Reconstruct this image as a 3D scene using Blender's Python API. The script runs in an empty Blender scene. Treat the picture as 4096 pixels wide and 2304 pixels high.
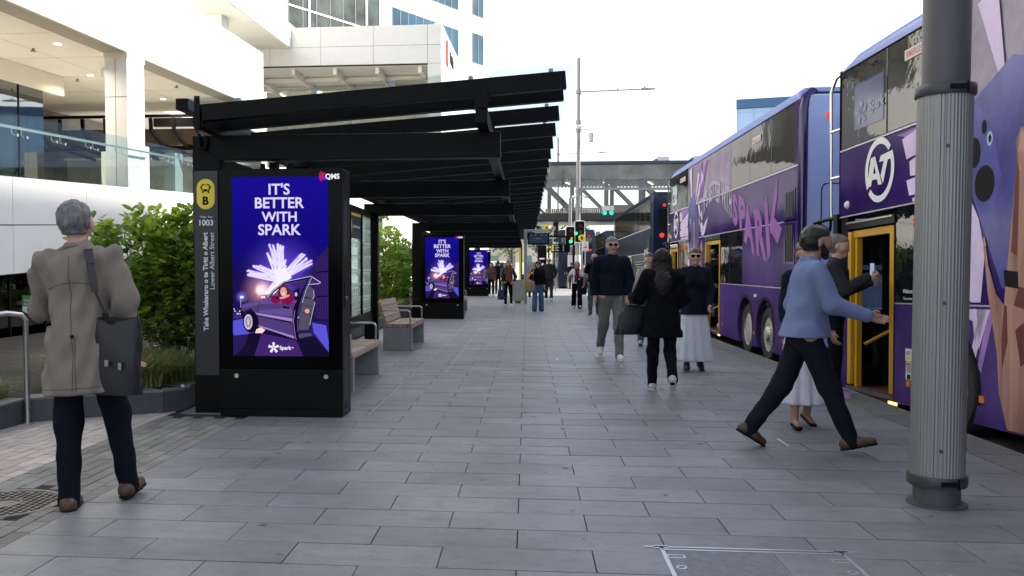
import bpy, bmesh, math, random
import numpy as np
from mathutils import Vector, Matrix
R = math.radians
random.seed(7)
rng = np.random.default_rng(7)
sc = bpy.context.scene
COL = sc.collection
# ------------------------------------------------------------------ camera, light, exposure
cam = bpy.data.objects.new('camera', bpy.data.cameras.new('camera'))
COL.objects.link(cam)
cam.data.sensor_width = 36.0
cam.data.lens = 31.64
cam.data.shift_x = 0.0691
cam.data.shift_y = 0.0159
cam.data.clip_start = 0.05
cam.data.clip_end = 3000
cam.location = (0, 0, 1.4)
cam.rotation_euler = (R(90 - 2.2906), 0, R(5.4383))
sc.camera = cam
SUN = Vector((0.93, 0.34, 0.0)).normalized() * math.cos(R(34))
SUN.z = math.sin(R(34))
w = bpy.data.worlds.new('World')
sc.world = w
w.use_nodes = True
nt = w.node_tree
bg = nt.nodes['Background']
sky = nt.nodes.new('ShaderNodeTexSky')
sky.sky_type = 'NISHITA'
sky.sun_disc = False
sky.sun_elevation = R(34)
sky.sun_rotation = math.atan2(SUN.x, SUN.y)
sky.air_density = 1.0
sky.dust_density = 1.6
sky.ozone_density = 1.0
hsv = nt.nodes.new('ShaderNodeHueSaturation')      # thin bright overcast veil: paler blue all over
hsv.inputs['Saturation'].default_value = 0.55
nt.links.new(sky.outputs[0], hsv.inputs['Color'])
nt.links.new(hsv.outputs[0], bg.inputs['Color'])
bg.inputs['Strength'].default_value = 0.14
sun = bpy.data.objects.new('sun', bpy.data.lights.new('sun', 'SUN'))
COL.objects.link(sun)
sun.data.energy = 4.2
sun.data.angle = R(0.5)
sun.data.color = (1.0, 0.94, 0.84)
sun.rotation_euler = SUN.to_track_quat('Z', 'Y').to_euler()
vs = sc.view_settings
vs.view_transform = 'Standard'
vs.look = 'None'
vs.gamma = 1.0
vs.use_curve_mapping = False
EXPO = 1.3
vs.exposure = EXPO
EM = 2.0 ** (-EXPO)          # screens: display-referred colours
try:
    sc.cycles.max_bounces = 8
    sc.cycles.transparent_max_bounces = 12
    sc.cycles.use_denoising = True
    sc.cycles.caustics_reflective = False
    sc.cycles.caustics_refractive = False
except Exception:
    pass
# ------------------------------------------------------------------ helpers
def put(o, parent=None):
    COL.objects.link(o)
    if parent is not None:
        o.parent = parent
    return o
def tag(o, label=None, cat=None, group=None, kind=None):
    if label: o['label'] = label
    if cat: o['category'] = cat
    if group: o['group'] = group
    if kind: o['kind'] = kind
    return o
def thing(name, label, cat, loc=(0, 0, 0), rotz=0.0, group=None, rot=None):
    o = bpy.data.objects.new(name, None)
    o.empty_display_size = 0.2
    o.location = loc
    o.rotation_euler = rot if rot else (0, 0, rotz)
    put(o)
    return tag(o, label, cat, group)
class MB:
    def __init__(s):
        s.v = []; s.f = []; s.m = []; s.n = 0
    def add(s, vs, fs, m=0):
        b = s.n
        s.v.extend([tuple(p) for p in vs]); s.n += len(vs)
        for f in fs:
            s.f.append(tuple(i + b for i in f)); s.m.append(m)
        return s
    def box(s, x0, x1, y0, y1, z0, z1, m=0, sh=0.0):
        if x0 > x1: x0, x1 = x1, x0
        if y0 > y1: y0, y1 = y1, y0
        if z0 > z1: z0, z1 = z1, z0
        vs = [(x, y, z + sh * y) for z in (z0, z1) for y in (y0, y1) for x in (x0, x1)]
        return s.add(vs, [(0, 2, 3, 1), (4, 5, 7, 6), (0, 1, 5, 4), (2, 6, 7, 3), (0, 4, 6, 2), (1, 3, 7, 5)], m)
    def bar(s, a, b, w, h, m=0, upv=(0, 0, 1)):
        a = Vector(a); b = Vector(b); d = (b - a).normalized(); u = Vector(upv)
        r = d.cross(u)
        if r.length < 1e-4: r = d.cross(Vector((1, 0, 0)))
        r.normalize(); u = r.cross(d).normalized()
        vs = [p + r * sx * w / 2 + u * sz * h / 2 for p in (a, b) for sz in (-1, 1) for sx in (-1, 1)]
        return s.add(vs, [(0, 1, 3, 2), (4, 6, 7, 5), (0, 4, 5, 1), (2, 3, 7, 6), (0, 2, 6, 4), (1, 5, 7, 3)], m)
    def tube(s, path, r, n=8, m=0, cap=True):
        P = [Vector(p) for p in path]
        rs = r if isinstance(r, (list, tuple)) else [r] * len(P)
        vs = []; prev = None
        for i, p in enumerate(P):
            d = (P[min(i + 1, len(P) - 1)] - P[max(i - 1, 0)])
            if d.length < 1e-9: d = Vector((0, 0, 1))
            d.normalize()
            if prev is None:
                a = Vector((0, 0, 1)) if abs(d.z) < .9 else Vector((1, 0, 0))
                u = d.cross(a).normalized()
            else:
                u = (prev - d * prev.dot(d)).normalized()
            prev = u; v = d.cross(u)
            vs += [p + (u * math.cos(2 * math.pi * k / n) + v * math.sin(2 * math.pi * k / n)) * rs[i] for k in range(n)]
        fs = []
        for i in range(len(P) - 1):
            for k in range(n):
                k2 = (k + 1) % n
                fs.append((i * n + k, i * n + k2, (i + 1) * n + k2, (i + 1) * n + k))
        if cap:
            fs.append(tuple(range(n - 1, -1, -1)))
            fs.append(tuple((len(P) - 1) * n + k for k in range(n)))
        return s.add(vs, fs, m)
    def lathe(s, prof, n=24, c=(0, 0, 0), m=0, axis='z', cap=True):
        vs = []
        for r, z in prof:
            for k in range(n):
                a = 2 * math.pi * k / n
                p = (r * math.cos(a), r * math.sin(a), z)
                if axis == 'x': p = (z, r * math.cos(a), r * math.sin(a))
                if axis == 'y': p = (r * math.cos(a), z, -r * math.sin(a))
                vs.append((p[0] + c[0], p[1] + c[1], p[2] + c[2]))
        fs = []
        for i in range(len(prof) - 1):
            for k in range(n):
                k2 = (k + 1) % n
                fs.append((i * n + k, i * n + k2, (i + 1) * n + k2, (i + 1) * n + k))
        if cap:
            fs.append(tuple(range(n - 1, -1, -1)))
            fs.append(tuple((len(prof) - 1) * n + k for k in range(n)))
        return s.add(vs, fs, m)
    def prism(s, pts, fn, d0, d1, m=0):
        """2-D outline pts (counter-clockwise); fn(a,b,d) -> xyz"""
        n = len(pts)
        vs = [fn(a, b, d0) for a, b in pts] + [fn(a, b, d1) for a, b in pts]
        fs = [tuple(range(n)), tuple(range(2 * n - 1, n - 1, -1))]
        fs += [(i, i + n, (i + 1) % n + n, (i + 1) % n) for i in range(n)]
        return s.add(vs, fs, m)
    def build(s, name, mats, parent=None, smooth=False, bevel=0.0, fixn=True, segs=2, auto=None):
        me = bpy.data.meshes.new(name)
        me.from_pydata(s.v, [], s.f)
        if not isinstance(mats, (list, tuple)): mats = [mats]
        for m in mats: me.materials.append(m)
        if len(mats) > 1: me.polygons.foreach_set('material_index', s.m)
        if fixn:
            bm = bmesh.new(); bm.from_mesh(me)
            bmesh.ops.recalc_face_normals(bm, faces=bm.faces)
            bm.to_mesh(me); bm.free()
        if smooth: me.polygons.foreach_set('use_smooth', [True] * len(me.polygons))
        if smooth and auto is None: auto = 40
        me.update()
        if smooth and auto: me.set_sharp_from_angle(angle=R(auto))
        o = bpy.data.objects.new(name, me)
        put(o, parent)
        if bevel > 0:
            b = o.modifiers.new('bevel', 'BEVEL')
            b.width = bevel; b.segments = segs; b.limit_method = 'ANGLE'; b.angle_limit = R(50)
            b.harden_normals = False
        return o
def struct(mb, name, mats, **k):
    return tag(mb.build(name, mats, **k), kind='structure')
def copyobj(o, parent, loc=None, rot=None, scale=None):
    c = o.copy(); COL.objects.link(c); c.parent = parent
    if loc is not None: c.location = loc
    if rot is not None: c.rotation_euler = rot
    if scale is not None: c.scale = scale
    return c
def tree_copy(o, parent=None):
    c = o.copy(); COL.objects.link(c); c.parent = parent
    for ch in list(o.children): tree_copy(ch, c)
    return c
# ------------------------------------------------------------------ materials
MATS = {}
def mat(name, col, rough=.6, metal=0.0, var=0.0, vscale=4.0, bump=0.0, bscale=60.0, rnd=0.0, spec=.5, coat=0.0, trans=0.0, stretch=None, col2=None, alpha=1.0, sheen=0.0, fg=0.0, world=False):
    if name in MATS: return MATS[name]
    m = bpy.data.materials.new(name); m.use_nodes = True
    nt = m.node_tree; N = nt.nodes; Lk = nt.links
    p = N['Principled BSDF']
    p.inputs['Base Color'].default_value = (*col, 1)
    p.inputs['Roughness'].default_value = rough
    p.inputs['Metallic'].default_value = metal
    p.inputs['Specular IOR Level'].default_value = spec
    if coat: p.inputs['Coat Weight'].default_value = coat; p.inputs['Coat Roughness'].default_value = .06
    if trans: p.inputs['Transmission Weight'].default_value = trans
    if sheen: p.inputs['Sheen Weight'].default_value = sheen
    if alpha < 1: p.inputs['Alpha'].default_value = alpha
    tc = None
    def coord():
        nonlocal tc
        if tc is None:
            tc = N.new('ShaderNodeTexCoord') if not world else N.new('ShaderNodeNewGeometry')
        if stretch:
            mp = N.new('ShaderNodeMapping'); mp.inputs['Scale'].default_value = stretch
            Lk.new(tc.outputs['Position' if world else 'Object'], mp.inputs['Vector']); return mp.outputs[0]
        return tc.outputs['Position' if world else 'Object']
    last = None
    if var > 0 or col2:
        nz = N.new('ShaderNodeTexNoise'); nz.inputs['Scale'].default_value = vscale; nz.inputs['Detail'].default_value = 6; nz.inputs['Roughness'].default_value = .6
        Lk.new(coord(), nz.inputs['Vector'])
        rp = N.new('ShaderNodeValToRGB')
        c2 = col2 if col2 else col
        rp.color_ramp.elements[0].position = .3; rp.color_ramp.elements[1].position = .7
        rp.color_ramp.elements[0].color = (*[c * (1 - var) for c in col], 1)
        rp.color_ramp.elements[1].color = (*[min(1, c * (1 + var)) for c in c2], 1)
        Lk.new(nz.outputs['Fac'], rp.inputs['Fac']); last = rp.outputs['Color']
    if rnd > 0:
        oi = N.new('ShaderNodeObjectInfo'); ma = N.new('ShaderNodeMapRange')
        ma.inputs['To Min'].default_value = 1 - rnd; ma.inputs['To Max'].default_value = 1 + rnd
        Lk.new(oi.outputs['Random'], ma.inputs['Value'])
        mx = N.new('ShaderNodeMixRGB'); mx.blend_type = 'MULTIPLY'; mx.inputs['Fac'].default_value = 1
        if last is not None: Lk.new(last, mx.inputs[1])
        else: mx.inputs[1].default_value = (*col, 1)
        Lk.new(ma.outputs[0], mx.inputs[2]); last = mx.outputs[0]
    if last is not None: Lk.new(last, p.inputs['Base Color'])
    if bump > 0:
        b = N.new('ShaderNodeBump'); b.inputs['Strength'].default_value = bump; b.inputs['Distance'].default_value = .01
        nz2 = N.new('ShaderNodeTexNoise'); nz2.inputs['Scale'].default_value = bscale; nz2.inputs['Detail'].default_value = 4
        Lk.new(coord(), nz2.inputs['Vector'])
        Lk.new(nz2.outputs['Fac'], b.inputs['Height']); Lk.new(b.outputs[0], p.inputs['Normal'])
    if fg > 0:                        # satin paint or film: diffuse with an even, modest gloss
        p.inputs['Specular IOR Level'].default_value = 0.0
        gl = N.new('ShaderNodeBsdfGlossy'); gl.inputs['Roughness'].default_value = rough
        if bump > 0: Lk.new(b.outputs[0], gl.inputs['Normal'])
        ms = N.new('ShaderNodeMixShader'); ms.inputs[0].default_value = fg
        df = N.new('ShaderNodeBsdfDiffuse')
        if last is not None: Lk.new(last, df.inputs['Color'])
        else: df.inputs['Color'].default_value = (*col, 1)
        Lk.new(df.outputs[0], ms.inputs[1]); Lk.new(gl.outputs[0], ms.inputs[2]); Lk.new(ms.outputs[0], N['Material Output'].inputs['Surface'])
    MATS[name] = m
    return m
def emis(name, col, strength=1.0):
    if name in MATS: return MATS[name]
    m = bpy.data.materials.new(name); m.use_nodes = True
    nt = m.node_tree; nt.nodes.clear()
    e = nt.nodes.new('ShaderNodeEmission'); o = nt.nodes.new('ShaderNodeOutputMaterial')
    e.inputs['Color'].default_value = (*col, 1); e.inputs['Strength'].default_value = strength
    nt.links.new(e.outputs[0], o.inputs[0]); MATS[name] = m
    return m
def glassmat(name, tint=(.8, .9, .88), refl=.25, rough=.02, haze=0.0, ior=1.5):
    """thin architectural glass: tinted see-through with a fresnel reflection"""
    if name in MATS: return MATS[name]
    m = bpy.data.materials.new(name); m.use_nodes = True
    nt = m.node_tree; N = nt.nodes; N.clear(); Lk = nt.links
    out = N.new('ShaderNodeOutputMaterial'); tr = N.new('ShaderNodeBsdfTransparent'); gl = N.new('ShaderNodeBsdfGlossy')
    tr.inputs['Color'].default_value = (*tint, 1); gl.inputs['Roughness'].default_value = rough
    lw = N.new('ShaderNodeFresnel'); lw.inputs['IOR'].default_value = ior
    ad = N.new('ShaderNodeMath'); ad.operation = 'ADD'; ad.inputs[1].default_value = refl * .4; ad.use_clamp = True
    Lk.new(lw.outputs[0], ad.inputs[0])
    ge = N.new('ShaderNodeNewGeometry'); iv = N.new('ShaderNodeMath'); iv.operation = 'SUBTRACT'; iv.inputs[0].default_value = 1; Lk.new(ge.outputs['Backfacing'], iv.inputs[1])
    ml = N.new('ShaderNodeMath'); ml.operation = 'MULTIPLY'; Lk.new(ad.outputs[0], ml.inputs[0]); Lk.new(iv.outputs[0], ml.inputs[1]); ad = ml      # the far face of a pane adds no second mirror
    mx = N.new('ShaderNodeMixShader'); Lk.new(ad.outputs[0], mx.inputs[0]); Lk.new(tr.outputs[0], mx.inputs[1]); Lk.new(gl.outputs[0], mx.inputs[2])
    last = mx.outputs[0]
    if haze > 0:
        df = N.new('ShaderNodeBsdfTranslucent'); df.inputs['Color'].default_value = (.8, .9, .87, 1)
        d2 = N.new('ShaderNodeBsdfDiffuse'); d2.inputs['Color'].default_value = (.7, .8, .77, 1)
        a2 = N.new('ShaderNodeMixShader'); a2.inputs[0].default_value = .5; Lk.new(df.outputs[0], a2.inputs[1]); Lk.new(d2.outputs[0], a2.inputs[2])
        m2 = N.new('ShaderNodeMixShader'); m2.inputs[0].default_value = haze; Lk.new(last, m2.inputs[1]); Lk.new(a2.outputs[0], m2.inputs[2]); last = m2.outputs[0]
    Lk.new(last, out.inputs[0]); MATS[name] = m
    return m
BLACK = mat('black_powder_coat', (.0055, .0052, .0050), .42, var=.3, vscale=3, bump=.05, bscale=200, spec=.10)
BLACKG = mat('black_gloss', (.002, .002, .003), .15, spec=.08)
WHITE = mat('white_panel', (.80, .80, .785), .35, var=.04, vscale=.6)
CREAM = mat('cream_soffit', (.82, .78, .69), .7, var=.04, vscale=.5)
JOINT = mat('dark_joint', (.03, .03, .03), .9)
STEEL = mat('brushed_steel', (.55, .55, .54), .3, 1.0, var=.08, vscale=8, stretch=(1, 1, 30))
GALV = mat('grey_painted_steel', (.30, .30, .31), .45, .2, var=.08)
ALU = mat('aluminium', (.50, .51, .53), .38, .9, var=.08, vscale=3)
YEL = mat('yellow_paint', (.60, .32, .008), .45, var=.05)
SIGNY = mat('sign_yellow', (.90, .70, .04), .45)
DARK = mat('matt_black', (.006, .006, .007), .7, spec=.15)
WPAINT = mat('white_print', (.82, .82, .80), .5)
GLOSSWIN = mat('dark_window_glass', (.010, .012, .013), .02, bump=.30, bscale=2.2, fg=.16)
# ------------------------------------------------------------------ text
_tc = {}
def text_geo(s, bold=0.0):
    key = (s, bold)
    if key in _tc: return _tc[key]
    cu = bpy.data.curves.new('t', 'FONT'); cu.body = s; cu.size = 1.0; cu.resolution_u = 3
    cu.offset = bold
    ob = bpy.data.objects.new('t', cu); COL.objects.link(ob)
    bpy.context.view_layer.update()
    me = bpy.data.meshes.new_from_object(ob.evaluated_get(bpy.context.evaluated_depsgraph_get()))
    v = [(q.co.x, q.co.y) for q in me.vertices]; f = [tuple(p.vertices) for p in me.polygons]
    bpy.data.objects.remove(ob); bpy.data.curves.remove(cu); bpy.data.meshes.remove(me)
    xs = [p[0] for p in v]; ys = [p[1] for p in v]
    _tc[key] = (v, f, min(xs), max(xs), min(ys), max(ys))
    return _tc[key]
def add_text(mb, s, o, right, up, size=None, width=None, height=None, align='c', bold=.012, m=0):
    """flat lettering; size = cap height in metres (or fit to width)"""
    v, f, x0, x1, y0, y1 = text_geo(s, bold)
    cap = .72
    k = (size / cap) if size else width / (x1 - x0)
    kx = width / (x1 - x0) if width else k
    dx = {'c': (x0 + x1) / 2, 'l': x0, 'r': x1}[align]
    o = Vector(o); right = Vector(right); up = Vector(up)
    mb.add([o + right * ((a - dx) * kx) + up * (b * k) for a, b in v], f, m)
    return mb
def ring(cx, cz, r, n=28, sx=1.0):
    return [(cx + r * sx * math.cos(2 * math.pi * k / n), cz + r * math.sin(2 * math.pi * k / n)) for k in range(n)]
def rrect(x0, x1, z0, z1, r, n=5):
    pts = []
    for cx, cz, a0 in ((x1 - r, z0 + r, -90), (x1 - r, z1 - r, 0), (x0 + r, z1 - r, 90), (x0 + r, z0 + r, 180)):
        for k in range(n + 1):
            a = R(a0 + 90 * k / n); pts.append((cx + r * math.cos(a), cz + r * math.sin(a)))
    return pts
# ================================================================== ground
M_PAVER = mat('basalt_paver', (.205, .209, .220), .46, var=.20, vscale=1.3, spec=.4, rnd=.12, bump=.12, bscale=120, world=True)
def stains(m):
    nt = m.node_tree; N = nt.nodes; L = nt.links; p = N['Principled BSDF']; src = p.inputs['Base Color'].links[0].from_socket
    ge = N.new('ShaderNodeNewGeometry'); mp = N.new('ShaderNodeMapping'); mp.inputs['Scale'].default_value = (1.0, 1.6, 1); L.new(ge.outputs['Position'], mp.inputs[0])
    n1 = N.new('ShaderNodeTexNoise'); n1.inputs['Scale'].default_value = 7; n1.inputs['Detail'].default_value = 8; n1.inputs['Roughness'].default_value = .7; L.new(mp.outputs[0], n1.inputs['Vector'])
    r1 = N.new('ShaderNodeValToRGB'); r1.color_ramp.elements[0].position = .30; r1.color_ramp.elements[0].color = (.66, .66, .65, 1); r1.color_ramp.elements[1].position = .52; r1.color_ramp.elements[1].color = (1, 1, 1, 1); L.new(n1.outputs['Fac'], r1.inputs[0])
    n2 = N.new('ShaderNodeTexNoise'); n2.inputs['Scale'].default_value = 90; n2.inputs['Detail'].default_value = 3; L.new(ge.outputs['Position'], n2.inputs['Vector'])
    r2 = N.new('ShaderNodeValToRGB'); r2.color_ramp.elements[0].position = .35; r2.color_ramp.elements[0].color = (.88, .88, .88, 1); r2.color_ramp.elements[1].position = .65; r2.color_ramp.elements[1].color = (1.10, 1.10, 1.10, 1); L.new(n2.outputs['Fac'], r2.inputs[0])
    a = N.new('ShaderNodeMixRGB'); a.blend_type = 'MULTIPLY'; a.inputs[0].default_value = .8; L.new(src, a.inputs[1]); L.new(r1.outputs[0], a.inputs[2])
    c = N.new('ShaderNodeMixRGB'); c.blend_type = 'MULTIPLY'; c.inputs[0].default_value = 1; L.new(a.outputs[0], c.inputs[1]); L.new(r2.outputs[0], c.inputs[2]); L.new(c.outputs[0], p.inputs['Base Color'])
stains(M_PAVER)
M_BED = mat('joint_sand', (.022, .02, .018), .95, var=.3)
M_KERB = mat('kerb_granite', (.17, .166, .16), .75, var=.2, vscale=14, rnd=.1, bump=.25, bscale=160)
M_BRGREY = mat('grey_sett', (.185, .18, .165), .75, world=True, var=.25, vscale=2, rnd=.16, bump=.15)
M_BRPINK = mat('pink_sett', (.44, .385, .345), .75, world=True, var=.16, vscale=2, rnd=.14, bump=.15)
M_ASPH = mat('asphalt', (.045, .045, .047), .85, var=.3, vscale=30, bump=.4, bscale=220)
M_PLAZA = mat('pale_plaza_stone', (.58, .57, .55), .7, var=.12, vscale=.4)
M_GROUND = mat('city_ground', (.30, .29, .28), .9, var=.2, vscale=.05)
mb = MB().box(-1500, 1500, -1000, 2000, -.6, -.17)
struct(mb, 'ground', M_GROUND)
mb = MB().box(3.72, 18, -60, 62, -.4, -.15)
struct(mb, 'road', M_ASPH)
mb = MB().box(-70, 60, 62, 190, -.4, -.002)
plz = struct(mb, 'plaza', M_PLAZA)
bed = MB(); bed.box(-60, 3.72, -14, 62, -.4, -.012)
pavement = struct(bed, 'pavement', M_BED)
PL, PW, G = .742, .328, .0065
def edge_x(y):                    # left end of the large pavers
    return -2.62 if y < 8.3 else -3.35
pm = MB(); pm.box(-PL / 2 + G / 2, PL / 2 - G / 2, -PW / 2 + G / 2, PW / 2 - G / 2, -.03, 0)
paver0 = pm.build('paver', M_PAVER, pavement, bevel=0.0)
paver_first = True; n_ind = 0
rest = MB()
for k in range(-22, 128):
    y0 = 4.133 + k * PW; yc = y0 + PW / 2
    if yc > 46: break
    off = -.045 if k % 2 else .326
    xl = edge_x(yc)
    j0 = int(math.floor((xl - off) / PL)) - 1
    for j in range(j0, j0 + 14):
        a = off + j * PL; b = a + PL
        a2, b2 = max(a, xl), min(b, 3.345)
        if b2 - a2 < .05: continue
        vis = 3.7 < yc < 18.5 and b2 > -.60 * yc - .3 and a2 < .57 * yc + .3
        full = (b2 - a2) > PL - .01
        if vis and n_ind < 296:
            if full:
                o = paver0 if paver_first else copyobj(paver0, pavement)
                paver_first = False
                o.location = ((a + b) / 2, yc, random.uniform(-.0018, .001))
                o.rotation_euler = (random.uniform(-.002, .002), random.uniform(-.001, .001), 0)
            else:
                MB().box(a2 + G / 2, b2 - G / 2, y0 + G / 2, y0 + PW - G / 2, -.03, random.uniform(-.0015, .0005)).build('paver', M_PAVER, pavement)
            n_ind += 1
        else:
            rest.box(a2 + G / 2, b2 - G / 2, y0 + G / 2, y0 + PW - G / 2, -.03, random.uniform(-.0015, .0005))
M_PAVER2 = mat('basalt_paver_far', (.205, .209, .220), .46, var=.20, vscale=1.3, spec=.4, bump=.1, bscale=90, world=True)
stains(M_PAVER2)
tag(rest.build('paver', M_PAVER2, pavement), kind='stuff')
rest = MB()
for k in range(0, 50):
    for j in range(0, 24):
        x = -3.35 + j * .28
        rest.box(x, x + .275, 46 + k * .32, 46 + k * .32 + .315, -.03, 0)
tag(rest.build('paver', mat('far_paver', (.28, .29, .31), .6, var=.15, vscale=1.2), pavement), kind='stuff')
# kerb stones
km = MB(); km.box(3.352 - 3.53, 3.715 - 3.53, -.446, .446, -.16, .004)
for i in range(11): km.box(-.165 + i * .03, -.153 + i * .03, -.44, .44, .004, .0075)
kerb0 = None
for k in range(62):
    y = 3.0 + k * .9
    if kerb0 is None:
        kerb0 = km.build('kerb_stone', M_KERB, pavement); o = kerb0
    else: o = copyobj(kerb0, pavement)
    o.location = (3.53, y, random.uniform(-.002, .001))
MB().box(3.352, 3.715, -14, 2.5, -.16, .003).build('kerb_stone', M_KERB, pavement)
# small setts on the left
bm_ = MB(); bm_.box(-.0462, .0462, -.0962, .0962, -.03, 0)
sg = bm_.build('sett', M_BRGREY, pavement); sp = None
first = True; cand = []
for i in range(27):
    x = -2.62 - .05 - i * .1
    for j in range(-8, 30):
        y = 4.0 + j * .2 + (.1 if i % 2 else 0)
        if y > 8.6 or (y > 8.1 and x > -3.4): continue
        cand.append((x, y))
def seen(x, y): return x > -.60 * y - .1 and y > 4.3
cand.sort(key=lambda p: (not seen(*p), p[1]))
rg = MB(); rp_ = MB(); nb = 0
for x, y in cand:
    pink = x < -3.42 and y > 4.6 + .0 * x
    if (x + 3.1) ** 2 + (y - 5.05) ** 2 < .36 ** 2: continue
    if seen(x, y) and nb < 298:
        if pink:
            if sp is None:
                sp = bm_.build('sett', M_BRPINK, pavement); o = sp
            else: o = copyobj(sp, pavement)
        else:
            o = sg if first else copyobj(sg, pavement); first = False
        o.location = (x, y, random.uniform(-.0025, .001)); nb += 1
    else:
        (rp_ if pink else rg).box(x - .0462, x + .0462, y - .0962, y + .0962, -.03, random.uniform(-.002, 0))
tag(rg.build('sett', M_BRGREY, pavement), kind='stuff')
if rp_.n: tag(rp_.build('sett', M_BRPINK, pavement), kind='stuff')
# pale sealant line and yellow painted lines, small inlaid studs
def strip(name, pts, wd, z, m):
    b = MB()
    for (xa, ya), (xb, yb) in zip(pts[:-1], pts[1:]):
        d = Vector((xb - xa, yb - ya, 0)).normalized(); n = Vector((-d.y, d.x, 0)) * wd / 2
        b.add([(xa - n.x, ya - n.y, z), (xa + n.x, ya + n.y, z), (xb + n.x, yb + n.y, z), (xb - n.x, yb - n.y, z)], [(0, 1, 2, 3)])
    return tag(b.build(name, m, fixn=False), kind='structure')
random.seed(3)
pts = [(-1.50 + random.uniform(-.012, .012), y) for y in np.arange(8.4, 48, .45)]
strip('joint_sealant_line', pts, .016, .0045, mat('pale_sealant', (.42, .41, .38), .8, var=.3, vscale=12))
strip('joint_sealant_line', [(x + .42, y) for x, y in pts[8:]], .01, .0045, MATS['pale_sealant'])
YL = mat('yellow_road_paint', (.62, .38, .10), .7, var=.25, vscale=8)
strip('pavement_line', [(-.2, 40.5), (3.3, 40.9)], .12, .0045, YL)
strip('pavement_line', [(-3.0, 58.6), (3.3, 58.6)], .14, .0045, YL)
strip('pavement_line', [(1.2, 50.0), (2.6, 50.0)], .3, .0045, YL)
st = MB()
for x, y in ((.47, 13.9), (1.35, 13.0), (2.05, 7.4)):
    st.add([(x - .012, y - .16, .0046), (x + .012, y - .16, .0046), (x + .012, y + .16, .0046), (x - .012, y + .16, .0046)], [(0, 1, 2, 3)])
tag(st.build('inlaid_marker', mat('worn_metal_marker', (.55, .56, .58), .5), pavement, fixn=False))
# litter specks
st = MB()
for i in range(70):
    x = random.uniform(-2.4, 3.2); y = random.uniform(4, 13); a = random.uniform(0, 3); l = random.uniform(.006, .016); ww = .005
    c, s = math.cos(a), math.sin(a)
    st.add([(x + c * l - s * ww, y + s * l + c * ww, .004), (x - c * l - s * ww, y - s * l + c * ww, .005), (x - c * l + s * ww, y - s * l - c * ww, .004), (x + c * l + s * ww, y + s * l - c * ww, .006)], [(0, 1, 2, 3)])
tag(st.build('leaf_litter', mat('leaf_litter', (.5, .44, .30), .9), fixn=False), kind='stuff')
st = MB()
for i in range(110):
    x = random.uniform(-2.4, 3.1); y = random.uniform(4.0, 15); r = random.uniform(.008, .028)
    st.add([(x + r * math.cos(a) * (1 + .3 * math.sin(3 * a + i)), y + r * math.sin(a), .0032) for a in np.linspace(0, 6.283, 11)[:-1]], [tuple(range(10))])
tag(st.build('gum_spots', mat('old_gum', (.15, .16, .175), .8), fixn=False), kind='stuff')
# manhole cover
t = thing('manhole_cover', 'round cast iron manhole cover with raised studs, among the small setts', 'manhole cover', (-3.1, 5.05, 0))
IRON = mat('cast_iron', (.16, .145, .125), .55, .4, var=.35, vscale=12, bump=.2)
MB().lathe([(.0, -.02), (.335, -.02), (.335, .001), (.305, .001), (.303, -.004), (.0, -.004)], 40).build('cover_plate', IRON, t, smooth=True)
b = MB()
for i in range(-7, 8):
    for j in range(-7, 8):
        x, y = i * .042, j * .042 + (.021 if i % 2 else 0)
        if .10 < math.hypot(x, y) < .285:
            b.box(x - .013, x + .013, y - .007, y + .007, -.004, .004); b.box(x - .005, x + .005, y - .016, y + .016, -.004, .0035)
b.lathe([(.085, -.004), (.085, .002), (.10, .002), (.10, -.004)], 30, cap=False)
b.build('stud_pattern', IRON, t)
# paver infill access hatch at the bottom of the picture
t = thing('access_hatch', 'square service hatch with aluminium edge strips and lifting sockets, flush in the pavers', 'access cover', (1.11, 4.10, 0))
b = MB()
def fr(x0, x1, y0, y1): b.box(x0, x1, y0, y1, -.02, .0035)
fr(-.52, .52, .445, .462); fr(-.44, .44, .405, .420); fr(-.445, -.425, -.45, .445); fr(.425, .445, -.45, .445); fr(-.445, .445, -.46, -.445)
fr(-.47, -.40, .430, .475); fr(.40, .47, .430, .475)
b.build('edge_frame', ALU, t)
for sx in (-1, 1):
    for yy, r in ((.30, 0), (.14, 1)):
        q = MB()
        if r: q.lathe([(.026, -.01), (.026, .005), (.016, .005), (.016, -.01)], 18, (sx * .385, yy, 0))
        else:
            q.box(sx * .385 - .045, sx * .385 + .045, yy + .016, yy + .026, -.01, .005); q.box(sx * .385 - .045, sx * .385 + .045, yy - .026, yy - .016, -.01, .005)
            q.box(sx * .385 - .045, sx * .385 - .035, yy - .02, yy + .02, -.01, .005); q.box(sx * .385 + .035, sx * .385 + .045, yy - .02, yy + .02, -.01, .005)
        q.build('lifting_socket', ALU, t)
MB().box(-.42, .09, -.44, .40, -.03, .0022).build('infill_paver', mat('infill_paver_dark', (.15, .16, .175), .6, var=.25, vscale=22), t)
MB().box(.10, .42, -.44, .40, -.03, .0026).build('infill_paver', M_PAVER, t)
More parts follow.
